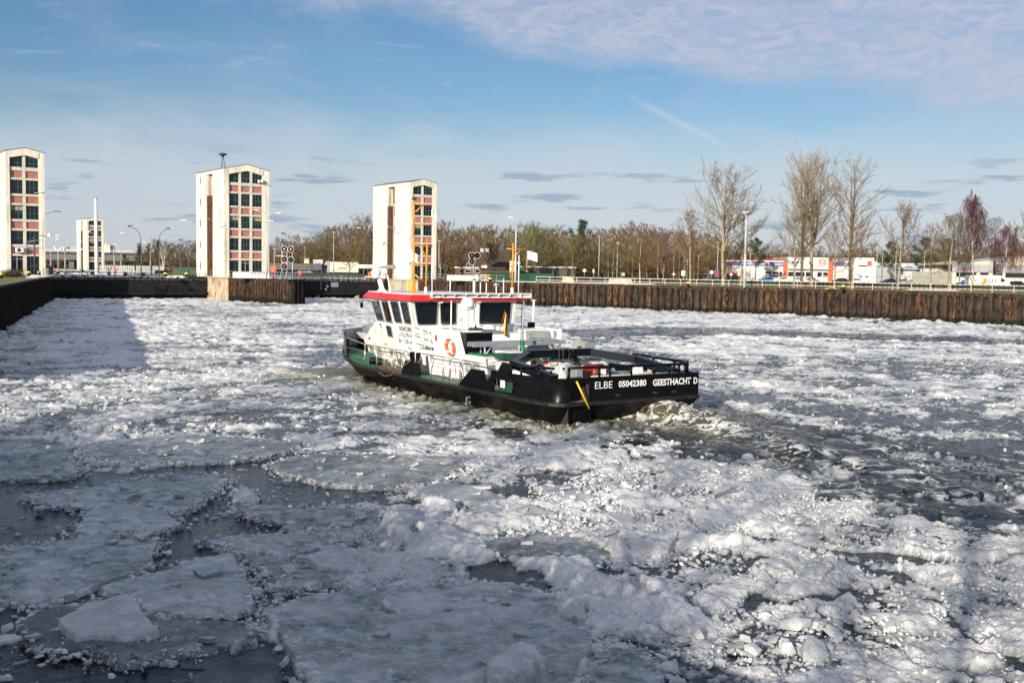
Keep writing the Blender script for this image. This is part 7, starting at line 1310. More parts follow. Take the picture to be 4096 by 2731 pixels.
# recess between trunk and funnel casing: inner wall and rails
MB().box(10.76, 12.3, 1.2, 1.26, 1.74, 2.72).build('recess_wall', M['lgrey'], B); MB().box(10.76, 12.4, 1.26, 2.42, 1.735, 1.76).build('recess_floor', M['green'], B)
mb = MB()
for z in (1.98, 2.33, 2.72): mb.tube(PW(12.4, z, .02), PW(10.7, z, .02), .028, n=6)
for a in (11.75, 11.55, 10.95): mb.tube(PW(a, 1.74, .02), PW(a, 2.74, .02), .032, n=6)
mb.tube(PW(11.6, 1.78, .02), PW(10.75, 2.35, .02), .035, n=6); mb.build('recess_rail', M['white2'], B)

# ---- wheelhouse
aw = 12.3
top = 3.93; bot = 2.76
def wp(a, z): return PW(a, z)
plan_b = [PW(12.3, bot), PW(14.5, bot), PW(17.45, bot)]; plan_t = [PW(12.3, top), PW(14.5, top), PW(18.0, top)]
plan_b = [(aw, 2.67, bot), (14.5, bw(bot), bot), (17.45, bw(bot) - .53, bot)]; plan_t = [(aw, 2.88, top), (14.5, bw(top), top), (18.0, bw(top) - .63, top)]
mb = MB(); bb = plan_b + [mir_(p) for p in plan_b[::-1]]; tt = plan_t + [mir_(p) for p in plan_t[::-1]]; fr0 = (18.3, 0, bot)
inset = lambda P, k: [(p[0] + (k if p[0] < 13 else -k), p[1] - k * np.sign(p[1]), p[2]) for p in P]
# inner dark volume, then posts and bands in white around the glass
mb.hexa(inset(bb, .16), inset(tt, .16)); mb.build('cabin_interior', M['interior'], B)
# windows: outlines in (a, z) on the port wall
def quad_window(c3, name='window', rim=M['windowfr'], out=(0, 1, 0), open_=False, glassmat=None, parent=B, r=.045):
    """c3: four corners tl, tr, br, bl in boat space; pane just proud of the skin with a rounded rim"""
    c = [np.array(p, float) for p in c3]; out = np.array(out, float)
    def rp_(u, v): return (c[0] * (1 - u) + c[1] * u) * (1 - v) + (c[3] * (1 - u) + c[2] * u) * v
    ru = .10 / max(.3, np.linalg.norm(c[1] - c[0])); rv = .10 / max(.3, np.linalg.norm(c[3] - c[0])); loop = []
    for (cu_, cv_, a0) in ((1 - ru, rv, -pi / 2), (1 - ru, 1 - rv, 0), (ru, 1 - rv, pi / 2), (ru, rv, pi)):
        for t in (0, .25, .5, .75, 1.0): a_ = a0 + t * pi / 2; loop.append((cu_ + ru * cos(a_), cv_ + rv * sin(a_)))
    P = [rp_(u, v) + out * .012 for u, v in loop]; g = MB().add(P, [tuple(range(len(P)))[::-1]]); g.add(P, [tuple(range(len(P)))]) if False else None
    n_ = np.cross(P[5] - P[0], P[10] - P[0]);
    g = MB(); g.add(P, [tuple(range(len(P))) if n_ @ out > 0 else tuple(range(len(P)))[::-1]]); g = g.build(name, glassmat or M['glass'], parent)
    f = MB(); ctr = sum(P) / len(P); Q = [p + (p - ctr) / np.linalg.norm(p - ctr) * r for p in P]; m = len(P)
    f.add([p + out * .03 for p in P] + [q + out * .03 for q in Q] + [q for q in Q], [(i, (i + 1) % m, m + (i + 1) % m, m + i) for i in range(m)] + [(m + i, m + (i + 1) % m, 2 * m + (i + 1) % m, 2 * m + i) for i in range(m)]); f.build('rim', rim, g); return g
# white skin of the wheelhouse
plate([PW(12.3, bot), PW(14.5, bot), PW(14.5, top), (12.3, 2.88, top)], (0, -.05, 0), M['white'], 'wheelhouse_wall')
plate([PW(14.5, bot), PW(17.45, bot), PW(18.0, top), PW(14.5, top)], (0, -.05, 0), M['white'], 'wheelhouse_wall')
plate([mir_(p) for p in (PW(12.3, bot), PW(14.5, bot), PW(14.5, top), (12.3, 2.88, top))], (0, .05, 0), M['white'], 'wheelhouse_wall')
plate([mir_(p) for p in (PW(14.5, bot), PW(17.45, bot), PW(18.0, top), PW(14.5, top))], (0, .05, 0), M['white'], 'wheelhouse_wall')
plate([PW(17.45, bot), mir_(PW(17.45, bot)), mir_(PW(18.0, top)), PW(18.0, top)], (-.05, 0, 0), M['white'], 'wheelhouse_front')
plate([(aw, 2.67, bot - .35), (aw, -2.67, bot - .35), (aw, -2.88, top), (aw, 2.88, top)], (.05, 0, 0), M['white'], 'wheelhouse_aft_wall')
OUTP = (0, 1, -.19)
for c4 in (((17.74, 3.76), (16.28, 3.78), (15.95, 2.83), (17.2, 2.82)), ((15.87, 3.79), (14.78, 3.82), (14.5, 2.84), (15.6, 2.82)), ((14.37, 3.84), (13.57, 3.84), (13.45, 2.86), (14.2, 2.86)), ((13.33, 3.84), (12.58, 3.84), (12.52, 2.86), (13.18, 2.86))):
    quad_window([PW(a, z) for a, z in c4], out=OUTP)
# opened second window: the sash stands out
plate([PW(15.35, 3.74, .05), PW(14.82, 3.77, .30), PW(14.55, 2.9, .28), PW(15.1, 2.88, .05)], (0, .03, 0), pm('reflecting_pane', (.10, .15, .18), .05, spec=.9), 'open_sash'); MB().tube(PW(15.6, 3.7, .03), PW(15.2, 2.9, .03), .05, n=6).build('inner_post', M['wood'], B)
for c4 in (((15.75, 2.62), (14.9, 2.60), (14.85, 2.10), (15.65, 2.12)),): quad_window([PW(a, z) for a, z in c4], out=OUTP)
for c4 in (((19.58, 1.32), (19.05, 1.32), (19.05, .97), (19.58, .97)), ((18.25, 1.38), (17.5, 1.38), (17.5, .95), (18.2, .97)), ((15.75, 1.46), (15.1, 1.46), (15.1, 1.0), (15.7, 1.0)), ((14.68, 1.43), (14.12, 1.43), (14.12, .88), (14.65, .88))):
    quad_window([PW(a, z) for a, z in c4], name='cabin_window', out=OUTP, glassmat=M['curtain'], r=.04)
# aft windows
AX = (-1, 0, 0)
for c4 in (((2.69, 3.84), (1.50, 3.84), (1.55, 2.84), (2.5, 2.84)), ((1.36, 3.82), (.50, 3.82), (.51, 2.84), (1.30, 2.84)), ((-.78, 3.83), (-2.54, 3.83), (-2.44, 2.82), (-.75, 2.82))):
    quad_window([(aw, b, z) for b, z in c4], out=AX, r=.04)
quad_window([(aw, .22, 3.8), (aw, -.28, 3.8), (aw, -.28, 2.75), (aw, .22, 2.75)], name='door_window', out=AX, r=.03)
mb = MB(); mb.box(aw - .05, aw, -.42, .38, 2.42, 3.9); mb.build('wheelhouse_door', M['white'], B); mb = MB(); [mb.box(aw - .08, aw - .04, -.47, -.40, z, z + .14) for z in (2.75, 3.65)]; mb.tube((aw - .1, .33, 3.0), (aw - .1, .33, 3.15), .02); mb.build('door_hinges', M['white2'], B)
# seats and console glimpsed behind the aft glass
MB().box(12.8, 13.6, .6, 2.3, 2.78, 3.2).build('console', M['grey'], B)
# roof with red visor
rf = [(11.98, 3.12), (15.0, 3.12), (18.55, 2.45), (19.1, 1.2)]; rfull = rf + [(a, -b) for a, b in rf[::-1]]
rt = [(12.10, 2.92), (14.95, 2.92), (18.25, 2.28), (18.75, 1.1)]; rtfull = rt + [(a, -b) for a, b in rt[::-1]]
MB().hexa([(a, b, 3.93) for a, b in rfull], [(a, b, 4.20) for a, b in rtfull]).build('roof_visor', M['red'], B)
MB().prism([(a - .02, b * .99) for a, b in rtfull], 4.203, 4.235).build('roof_top', M['white'], B)
MB().prism([(a * 1.0, b * .92) for a, b in rtfull], 3.90, 3.928).build('soffit', M['lgrey'], B)
# white box beam across the aft roof edge
mb = MB(); mb.box(11.85, 12.05, -3.42, 2.0, 4.24, 4.29); mb.box(11.85, 12.05, -3.42, 2.0, 4.06, 4.10); mb.box(12.0, 12.05, -3.42, 2.0, 4.10, 4.24); mb.build('roof_beam', M['white2'], B)
mb = MB(); [mb.box(11.86, 12.0, b - .02, b + .02, 4.1, 4.24) for b in np.arange(-3.4, 2.01, .6)]; mb.build('beam_ribs', M['white2'], B)
mb = MB(); mb.path([(11.8, 1.9, 4.18), (11.8, .5, 4.16), (11.8, -1.5, 4.15), (11.8, -2.5, 4.14), (11.85, -2.7, 3.95), (11.9, -2.8, 3.9)], .018, 5); mb.path([(11.8, 1.6, 4.2), (11.85, 1.5, 4.0), (11.9, 1.8, 3.83), (11.9, 2.1, 3.9)], .02, 5); mb.build('cable', M['black'], B)
# radar
ra, rb_ = 15.6, 2.75
g_ = MB(); g_.hexa([(ra - .22, rb_ - .2, 4.23), (ra + .3, rb_ - .2, 4.23), (ra + .3, rb_ + .15, 4.23), (ra - .22, rb_ + .15, 4.23)], [(ra - .1, rb_ - .08, 4.42), (ra + .12, rb_ - .08, 4.42), (ra + .12, rb_ + .08, 4.42), (ra - .1, rb_ + .08, 4.42)]); g_.hexa([(ra - .1, rb_ - .08, 4.42), (ra + .12, rb_ - .08, 4.42), (ra + .12, rb_ + .08, 4.42), (ra - .1, rb_ + .08, 4.42)], [(ra + .1, rb_ + .0, 4.95), (ra + .28, rb_ + .0, 4.95), (ra + .28, rb_ + .16, 4.95), (ra + .1, rb_ + .16, 4.95)]); rd = g_.build('radar_post', M['white2'], B)
MB().box(ra - .05, ra + .75, rb_ - .25, rb_ + .55, 4.93, 4.98).build('radar_shelf', M['white2'], B); mb = MB(); mb.ball((ra + .25, rb_ + .2, 5.15), .25, sz=.8); mb.tube((ra + .25, rb_ + .2, 5.2), (ra + .25, rb_ + .2, 5.4), .1); mb.build('radar_gearbox', M['white2'], B)
U = np.array([.54, .84, 0]); U = np.array([-.30, -.95, 0]); cR = np.array([ra + .25, rb_ + .2, 5.45]); a_, b_ = cR - U * .95, cR + U * .95
mb = MB(); mb.tube(tuple(a_), tuple(b_), .095, n=10); sc_ = mb.build('radar_scanner', M['white2'], B); nn = np.cross(U, (0, 0, 1)); nn = nn if nn @ np.array([-1, .3, 0]) > 0 else -nn
text('///', B, M['dkred'], cR - U * .12 + nn * .097 - np.array([0, 0, .03]), U, (0, 0, 1), .18, .06, 'scanner_marks'); text('JRC', B, M['dkred'], cR + U * .45 + nn * .097 - np.array([0, 0, .04]), U, (0, 0, 1), .26, .08, 'scanner_marks')
for o__ in (-.55, .15): MB().slab([cR + U * o__ + nn * .097 - (0, 0, .015), cR + U * (o__ + .32) + nn * .097 - (0, 0, .015), cR + U * (o__ + .32) + nn * .097 + (0, 0, .015), cR + U * o__ + nn * .097 + (0, 0, .015)], tuple(nn * .004)).build('scanner_stripe', M['dkred'], B)
MB().box(ra + .35, ra + .5, rb_ + .35, rb_ + .5, 4.98, 5.2).build('warning_light', M['buoy'], B); MB().tube((ra - .35, rb_ - .3, 4.23), (ra - .2, rb_ - .2, 5.05), .035).build('radar_strut', M['white2'], B)
mb = MB(); mb.path([(ra + .1, rb_ - .1, 5.1), (ra - .2, rb_ - .1, 5.12), (ra - .1, rb_ - .2, 4.7), (ra - .15, rb_ - .2, 4.3)], .018, 5); mb.build('radar_cable', M['black'], B)
# orange masts
O_ = M['orange']
def arm(name, a, b0, b1, z, r=.03): MB().tube((a, b0, z), (a, b1, z - .03), r, n=8).build(name, O_, B)
mb = MB(); mb.tube((14.0, 1.85, 4.24), (14.0, 1.87, 6.9), .055, .05, n=10); mb.tube((14.0, 1.87, 6.9), (14.0, 1.88, 8.6), .04, .035, n=10); mb.build('signal_mast', O_, B); MB().hexa([(13.9, 1.75, 4.23), (14.12, 1.75, 4.23), (14.12, 1.96, 4.23), (13.9, 1.96, 4.23)], [(13.95, 1.8, 4.7), (14.05, 1.8, 4.7), (14.05, 1.9, 4.7), (13.95, 1.9, 4.7)]).build('mast_foot', O_, B)
MB().box(13.9, 14.1, 1.8, 1.95, 8.6, 8.7).build('mast_lamp', M['dark'], B)
arm('mast_arm', 14.0, 1.8, .95, 8.42); arm('mast_arm', 14.0, 1.8, .95, 7.48); arm('mast_arm', 14.0, 2.05, .90, 6.48, .036); arm('mast_arm', 14.0, 1.8, 1.08, 5.55)
MB().tube((14.0, 1.8, 8.05), (14.0, 1.4, 8.38), .035).build('brace', O_, B); MB().tube((14.0, 1.55, 6.45), (14.0, 1.2, 5.95), .035).build('brace', O_, B); MB().tube((14.0, 1.8, 5.1), (14.0, 1.35, 4.8), .045).build('brace', O_, B)
mb = MB(); mb.tube((12.3, 2.1, 4.55), (12.3, 2.05, 6.75), .045, .04, n=10); mb.build('signal_mast', O_, B); MB().tube((12.3, 2.12, 4.05), (12.3, 2.1, 4.55), .075).build('mast_socket', M['white2'], B)
mb = MB(); mb.tube((12.3, -2.58, 4.55), (12.3, -2.6, 6.67), .048, .042, n=10); mb.build('signal_mast', O_, B); MB().tube((12.3, -2.58, 4.0), (12.3, -2.58, 4.55), .08).build('mast_socket', M['white2'], B)
arm('mast_arm', 12.3, -2.38, -2.52, 6.42); arm('mast_arm', 12.3, -2.25, -3.5, 6.41); MB().tube((12.3, -2.62, 6.0), (12.3, -3.05, 6.38), .03).build('brace', O_, B)
MB().tube((13.1, 1.35, 4.24), (13.1, 1.38, 6.2), .03, .018, n=6).build('whip_antenna', M['white2'], B)
for a, b, z in ((12.0, 1.0, 4.9), (12.0, -.62, 4.92), (12.0, -1.9, 4.95), (12.0, -.95, 4.85), (12.0, -2.75, 6.1)): MB().tube((a, b, 4.28), (a, b, z), .028, n=6).build('antenna', M['white2'], B)
MB().tube((12, -.28, 4.28), (12, -.28, 4.95), .065).build('antenna_post', M['white2'], B); MB().lathe([(0, 4.93), (.42, 4.96), (.42, 5.0), (0, 5.03)], (12, -.28, 0)).build('disc_antenna', M['white2'], B)
s_ = MB().lathe([(0, -.1), (.13, -.05), (.16, .05), (.15, .06), (0, .02)], (12, -1.5, 4.68), 14).build('search_light', M['steel'], B); MB().tube((12, -1.5, 4.28), (12, -1.5, 4.6), .03).build('search_light_post', M['white2'], B)
# flags hoisted on the masts (cloth sheets)
def flag(c, w_, h_, dirv, label, rows, sag=.25, yaw_amp=.12, cell=10):
    r = empty('flag', tuple(BOAT.matrix_world_cached @ Vector(c)) if hasattr(BOAT, 'matrix_world_cached') else tuple(bp(c)), SHIP_TH, label, 'flag')
    n = cell; dv = np.array(dirv, float); perp = np.cross(dv, (0, 0, 1)); hh = h_ / len(rows)
    for k, m_ in enumerate(rows):
        mb = MB(); vs = []
        for j in range(3):
            for i in range(n + 1):
                u = i / n; v = (k + j / 2) * hh; q = dv * u * w_ + perp * yaw_amp * sin(u * 7 + v * 3) * u + np.array([0, 0, -v - sag * u * u * w_]); vs.append(tuple(q))
        mb.add(vs, [(j * (n + 1) + i, j * (n + 1) + i + 1, (j + 1) * (n + 1) + i + 1, (j + 1) * (n + 1) + i) for j in range(2) for i in range(n)], 0, True); mb.build('cloth', m_, r)
    return r
def bp(c): x, y = ship_world(c[0], c[1]); return (x, y, c[2])
f_ = flag((12.3, -3.45, 6.33), .46, .42, (-.25, -.95, 0), 'white flag with a small dark emblem flying from the right orange mast', [M['cloth']])
mb = MB(); mb.add([(-.03, -.05, -.08), (-.05, -.13, -.08), (-.05, -.12, -.2), (-.03, -.08, -.16)], [(0, 1, 2, 3), (3, 2, 1, 0)]); mb.build('emblem', M['navy'], f_); MB().tube((12.3, -3.42, 6.4), (12.3, -3.4, 5.45), .012, n=4).build('flag_line', M['white2'], B)
f_ = flag((14.0, 2.02, 6.2), .30, .42, (-.35, -.9, 0), 'crumpled white flag hanging on the left orange mast', [M['cloth']], sag=.5); f_ = flag((14.0, .95, 8.2), .2, .35, (-.2, -.95, 0), 'small white pennant high at the arm of the left orange mast', [M['cloth']], sag=.9)
for c_, lb in (((12.3, -3.42, 5.35), 'red signal ball under the white flag at the right mast'), ((14.0, 2.06, 5.62), 'red signal ball hanging left of the tall orange mast'), ((14.0, .95, 7.78), 'red signal ball high right of the tall orange mast')):
    o = MB().ball((0, 0, 0), .055).build('signal_ball', M['buoy'], None, bp(c_)); tag(o, lb, 'signal ball', 'red signal balls')
# satellite dome
MB().tube((9.6, 1.45, 2.74), (9.6, 1.45, 3.65), .06).build('dome_post', M['white2'], B); mb = MB(); mb.lathe([(.12, 3.60), (.27, 3.64), (.29, 3.72), (.295, 3.9), (.28, 4.0), (.22, 4.1), (.12, 4.16), (0, 4.18)], (9.6, 1.45, 0), 20); mb.build('satellite_dome', M['white2'], B)
dn = np.array(ship_local(0, 0)) - np.array([9.6, 1.45]); dn /= np.linalg.norm(dn); dx_ = np.array([-dn[1], dn[0], 0]); dx_ = dx_ if dx_[1] < 0 else -dx_
text('Intellian', B, M['navy'], np.array([9.6, 1.45, 3.70]) + np.array([dn[0], dn[1], 0]) * .305 - dx_ * .02, dx_, (0, 0, 1), .26, .07, 'dome_lettering', bold=.02)
MB().tube((9.9, 2.1, 2.76), (9.9, 2.1, 4.0), .035, .03).build('white_pole', M['white2'], B); MB().lathe([(.1, 2.76), (.04, 2.95)], (9.9, 2.1, 0), 8).build('pole_foot', M['white2'], B)
mb = MB(); mb.tube((8.6, 1.75, 2.98), (9.0, 1.45, 2.92), .09, n=12); mb.build('searchlight_barrel', M['steel'], B); mb = MB(); mb.box(8.5, 8.9, 1.3, 1.75, 2.74, 2.86); mb.box(8.7, 8.8, 1.5, 1.6, 2.84, 2.95); mb.build('searchlight_base', M['dark'], B)
mb = MB(); mb.path([(8.6, 1.8, 2.9), (8.55, 2.0, 2.82), (8.6, 1.9, 2.76), (8.4, 1.3, 2.77), (8.4, .8, 2.78)], .02, 5); mb.build('loose_cable', M['black'], B)
for b_, z_ in ((1.42, 3.88), (-.62, 3.9)): mb = MB(); mb.obox((12.15, b_, z_), (.14, .22, .14)); mb.build('floodlight', M['white2'], B)
MB().box(18.2, 18.4, 2.55, 2.62, 3.38, 3.65).build('mirror', M['black'], B); MB().tube((18.3, 2.58, 3.6), (18.3, 2.5, 3.92), .015, n=4).build('mirror_arm', M['dark'], B)
# port side details
text('05042380', B, M['ink'], PW(13.92, 2.47, .004), (-1, 0, 0), (0, .19, 1), 1.27, .24, bold=.018); text('L=22,78 m', B, M['ink'], PW(14.05, 2.17, .004), (-1, 0, 0), (0, .19, 1), 1.35, .24, bold=.018); text('B= 7,20 m', B, M['ink'], PW(14.15, 1.86, .004), (-1, 0, 0), (0, .19, 1), 1.35, .24, bold=.018)
Fx = np.array([-1, .18, 0]); Fy = np.array([0, .19, 1]); text('WSA Elbe', B, M['grey'], PW(17.0, 2.27, .004), Fx, Fy, .34, .05, bold=.01)
for k, (t_, w_) in enumerate((('Wasser- und', .36), ('Schifffahrtsamt', .52), ('Elbe', .22))): text(t_, B, M['lgrey'], PW(17.0, 2.16 - .075 * k, .004), Fx, Fy, w_, .04, bold=0)
mb = MB(); e0 = lambda u, v: tuple(np.array(PW(17.02, 2.38, .006)) + Fx * u / np.linalg.norm(Fx) + Fy * v); mb.add([e0(0, .27), e0(.32, .27), e0(.30, .2), e0(.14, .17), e0(.10, .1)], [(0, 1, 2, 3, 4)][:1]); mb.add([e0(.08, .0), e0(.22, .13), e0(.16, .02)], [(0, 1, 2)]); mb.add([e0(.24, .13), e0(.33, .18), e0(.33, -.03), e0(.28, -.0)], [(3, 2, 1, 0)]); mb.build('emblem', M['navy'], B)
mb = MB(); n_ = 14; c0 = np.array(PW(18.15, 2.22, .006)); mb.add([tuple(c0 + Fx * .11 * r_ * cos(t) / 1.02 + Fy * .11 * r_ * sin(t)) for r_ in (1, .8) for t in np.linspace(0, 2 * pi, n_, endpoint=False)], [(i, (i + 1) % n_, n_ + (i + 1) % n_, n_ + i) for i in range(n_)]); mb.build('prohibition_sign', M['redbox'], B)
plate([PW(18.85, 2.0, .0), PW(18.3, 2.0, .0), PW(18.3, 1.6, .0), PW(18.85, 1.6, .0)], (0, .10, 0), M['white2'], 'wall_box'); MB().ball(PW(19.4, 1.75, .03), .06).build('side_lamp', M['dark'], B)
for a_, z_ in ((15.6, 1.62), (13.9, 1.62), (12.9, 1.62)): mb = MB(); mb.path([PW(a_ - .1, z_, .01), PW(a_ - .1, z_ + .12, .06), PW(a_ + .1, z_ + .12, .06), PW(a_ + .1, z_, .01)], .012, 4); mb.build('hand_hold', M['white2'], B)
[MB().tube(PW(a_, z_, .02), PW(a_, z_, .13), .065, n=10).build('deck_lamp', M['steel'], B) for a_, z_ in ((13.0, 1.72), (16.3, 1.7))]
plate([PW(10.75, 1.42, .012), PW(9.55, 1.42, .012), PW(9.55, .72, .012), PW(10.2, .72, .012), PW(10.75, 1.2, .012)], (0, .02, 0), M['white2'], 'side_door'); MB().obox(PW(11.0, 1.45, .05), (.16, .06, .12)).build('red_fitting', M['redbox'], B); MB().obox(PW(10.3, 2.35, .04), (.09, .05, .26)).build('signal_lamp', M['redbox'], B)
# lifebuoy
r_ = empty('life_ring', bp(PW(9.04, 2.03, .10)), SHIP_TH, 'orange lifebuoy with white rope on the white side wall of the boat', 'lifebuoy'); mb = MB(); tb = MB(); n_ = 20; up = np.array([0, .19, 1.0]); up /= np.linalg.norm(up); ax_ = np.array([1.0, 0, 0])
for k in range(n_):
    p_ = (ax_ * cos(2 * pi * k / n_) + up * sin(2 * pi * k / n_)) * .33; q_ = (ax_ * cos(2 * pi * (k + 1) / n_) + up * sin(2 * pi * (k + 1) / n_)) * .33; (tb if k % 5 == 2 else mb).tube(tuple(p_), tuple(q_), .066 if k % 5 != 2 else .070, n=8, cap=False)
mb.build('ring', M['buoy'], r_); tb.build('tape', M['tape'], r_); mb = MB(); [mb.tube(tuple((ax_ * cos(a0) + up * sin(a0)) * .36), tuple((ax_ * cos(a1) + up * sin(a1)) * .36 + np.array([0, .08, 0])), .011, n=5) for a0, a1 in ((2.3, .5), (3.9, 5.6))]; mb.build('rope', M['white2'], r_)
# stainless rails along the port deck
S_ = M['steel']
def gate_rail(pts, posts, mids, nm='deck_rail', r=.026):
    mb = MB(); mb.path(pts, r * 1.15, 8); 
    for a in posts:
        zt_ = np.interp(a, [p[0] for p in sorted(pts)], [p[2] for p in sorted(pts)]); mb.tube((a, np.interp(a, [p[0] for p in sorted(pts)], [p[1] for p in sorted(pts)]), sheer(a)), (a, np.interp(a, [p[0] for p in sorted(pts)], [p[1] for p in sorted(pts)]), zt_), r, n=7)
    mb.build(nm, S_, B)
    for (a0, z0, a1, z1) in mids: MB().tube((a0, 3.3, z0), (a1, 3.3, z1), .012, n=5).build('rail_wire', S_, B)
gate_rail([(19.3, 2.95, 1.82), (17.2, 3.28, 1.76), (16.2, 3.3, 1.68), (13.2, 3.3, 1.67)], (16.3, 14.95, 14.1, 13.15), [(19.0, 1.42, 16.3, 1.32), (16.3, 1.33, 13.2, 1.33), (18.8, 1.05, 16.3, .98), (16.3, 1.0, 13.2, 1.0)])
def loop_rail(a0, a1, z0=.82, z1=1.68, nm='rail_gate'):
    c_ = .1; pts = [(a0, 3.3, z0 + c_), (a0, 3.3, z1 - c_), (a0 - c_, 3.3, z1), (a1 + c_, 3.3, z1), (a1, 3.3, z1 - c_), (a1, 3.3, z0 + c_), (a1 + c_, 3.3, z0), (a0 - c_, 3.3, z0), (a0, 3.3, z0 + c_)]; mb = MB(); mb.path(pts, .028, 7); mb.tube((a0, 3.3, 1.15), (a1, 3.3, 1.15), .012, n=5); mb.tube((a0, 3.3, 1.4), (a1, 3.3, 1.4), .012, n=5); mb.build(nm, S_, B)
loop_rail(13.02, 12.2); loop_rail(7.75, 6.95)
gate_rail([(12.08, 3.3, 1.60), (12.0, 3.3, 1.68), (11.7, 3.3, 1.66), (11.45, 3.3, 1.25)], (12.05,), [(12.05, 1.33, 11.5, 1.3)]); gate_rail([(10.6, 3.3, 1.22), (10.32, 3.3, 1.68), (7.9, 3.3, 1.68)], (9.45, 8.42, 7.87), [(10.5, 1.35, 7.87, 1.35), (10.4, 1.0, 7.87, 1.0)])
gate_rail([(6.82, 3.3, .7), (6.82, 3.3, 1.6), (6.75, 3.3, 1.68), (5.05, 3.3, 1.66)], (6.82,), [(6.82, 1.35, 6.0, 1.3), (6.82, 1.0, 6.3, 1.0)])
# bollards and bitts
def bitt(a, b, z0, h, r=.13): mb = MB(); mb.tube((a, b, z0), (a, b, z0 + h), r, n=16); mb.tube((a, b, z0 + h), (a, b, z0 + h + .03), r * .98, r * .85, n=16); mb.build('mooring_bitt', M['black'], B)
bitt(16.1, 2.98, .68, .36, .16); bitt(15.45, 2.95, .66, .36, .16); bitt(11.75, 3.05, .62, 1.0, .12); bitt(11.15, 3.05, .62, 1.0, .12); bitt(4.55, 3.15, .9, .52, .12); bitt(4.05, 3.15, .9, .50, .12)
plate([(12.25, 3.38, .62), (10.95, 3.38, .62), (11.05, 3.30, 1.22), (11.95, 3.30, 1.26)], (0, -.3, 0), M['black'], 'fairlead_housing')
for a, b in ((2.6, -2.9), (2.0, -2.9)): bitt(a, b, .62, .9, .13)
# chain over the side
r_ = empty('mooring_chain', bp((11.6, 3.4, 1.0)), SHIP_TH, 'rusty chain hanging from the black bitts down over the hull edge', 'chain'); mb = MB(); pts = [(11.3, 3.42, 1.25), (11.9, 3.5, .95), (12.3, 3.58, .72), (12.9, 3.62, .48), (13.4, 3.62, .42), (14.0, 3.62, .52)]; pts = [np.array(p) - np.array((11.6, 3.4, 1.0)) for p in pts]
for a, b in zip(pts[:-1], pts[1:]):
    n_ = max(2, int(np.linalg.norm(b - a) / .09)); [mb.tube(tuple(a + (b - a) * k / n_), tuple(a + (b - a) * (k + .8) / n_), .035 if k % 2 else .022, n=5) for k in range(n_)]
mb.build('chain_links', M['chain'], r_)
r_ = empty('rope_heap', bp((14.4, 3.0, .64)), SHIP_TH, 'tangle of rusty chain and net lying on the green deck below the cabin windows', 'chain heap'); mb = MB(); rg = random.Random(4)
for k in range(70): a_ = rg.uniform(-1.2, 1.0); z_ = max(0, .5 - abs(a_ + .1) * .9) * rg.random() + .03; t_ = rg.uniform(0, 6.28); mb.tube((a_, rg.uniform(-.15, .2), z_), (a_ + .12 * cos(t_), rg.uniform(-.1, .2), z_ + .1 * sin(t_)), .02, n=4)
mb.build('links', M['chain'], r_); MB().tube((14.05, 2.95, .64), (14.05, 2.95, 1.05), .06).build('vent_post', M['lgrey'], B); MB().lathe([(.12, 1.02), (.13, 1.25), (.05, 1.3)], (14.05, 2.95, 0)).build('vent_head', M['lgrey'], B)
# hull marks
for k, t_ in enumerate(('16', '14')): text(t_, B, M['letter'], (6.15 - .03 * k, 3.36 - .02 * k, .20 - .24 * k), (-1, 0, 0), (0, .05, 1), .16, .12, 'draught_mark')
mb = MB(); [mb.box(6.2, 6.35, 3.36, 3.365, .26 - .08 * k, .28 - .08 * k) for k in range(5)]; mb.build('draught_ticks', M['letter'], B)
# transom writing
for t_, b0, b1, z0, z1 in (('ELBE', 1.62, .82, 1.11, 1.36), ('05042380', .53, -.79, 1.115, 1.355), ('GEESTHACHT', -1.11, -3.02, 1.09, 1.345), ('D', -3.16, -3.36, 1.085, 1.335)):
    text(t_, B, M['letter'], (-.012, b0, z0), (0, -1, 0), (0, 0, 1), b0 - b1, z1 - z0, bold=.0 if t_ == 'ELBE' else .03)
for b in (.55, -1.25, -2.2): MB().box(-.012, 0, b - .1, b + .1, .80, .86).build('scupper', M['dkgreen'], B)
mb = MB(); mb.tube((.10, -.95, .12), (.32, -.95, .12), .24, n=18); mb.build('exhaust_ring', M['rust'], B); mb = MB(); mb.tube((.04, -.95, .12), (.12, -.95, .12), .17, n=18); mb.build('exhaust_cap', M['rub'], B)
# black rails on the aft bulwark
K = M['black']
mb = MB(); mb.path([(3.95, 3.30, 1.42), (3.6, 3.32, 1.80), (2.26, 3.32, 1.79), (.9, 3.30, 1.86), (.35, 3.2, 1.87)], .055, 8); [mb.tube((a, 3.32, 1.42), (a, 3.32, 1.80), .045, n=8) for a in (3.0, 2.3, 1.15, .35)]; mb.build('bulwark_rail', K, B)
plate([(3.95, 3.36, 1.42), (3.62, 3.36, 1.78), (3.05, 3.36, 1.78), (3.05, 3.36, 1.45)], (0, -.05, 0), K, 'rail_gusset')
mb = MB(); mb.path([(.05, 2.76, 1.50), (.05, 2.74, 1.90), (.05, -2.2, 1.87), (.05, -2.75, 1.87), (.05, -2.8, 1.5)], .055, 8); [mb.tube((.05, b, 1.5), (.05, b, 1.88), .05, n=8) for b in (1.4, .9, -.1, -1.2, -1.95, -2.45)]; mb.build('transom_rail', K, B)
mb = MB(); mb.tube((.05, 1.75, 1.56), (.05, -2.75, 1.55), .028, n=6); mb.build('transom_cap', M['lgrey'], B)
mb = MB(); mb.path([(3.9, -3.3, 1.95), (2.5, -3.32, 1.92), (.4, -3.2, 1.88), (.35, -3.15, 1.5)], .055, 8); [mb.tube((a, -3.32, 1.46), (a, -3.32, 1.92), .045, n=8) for a in (3.6, 2.6, 1.3)]; mb.build('bulwark_rail', K, B)
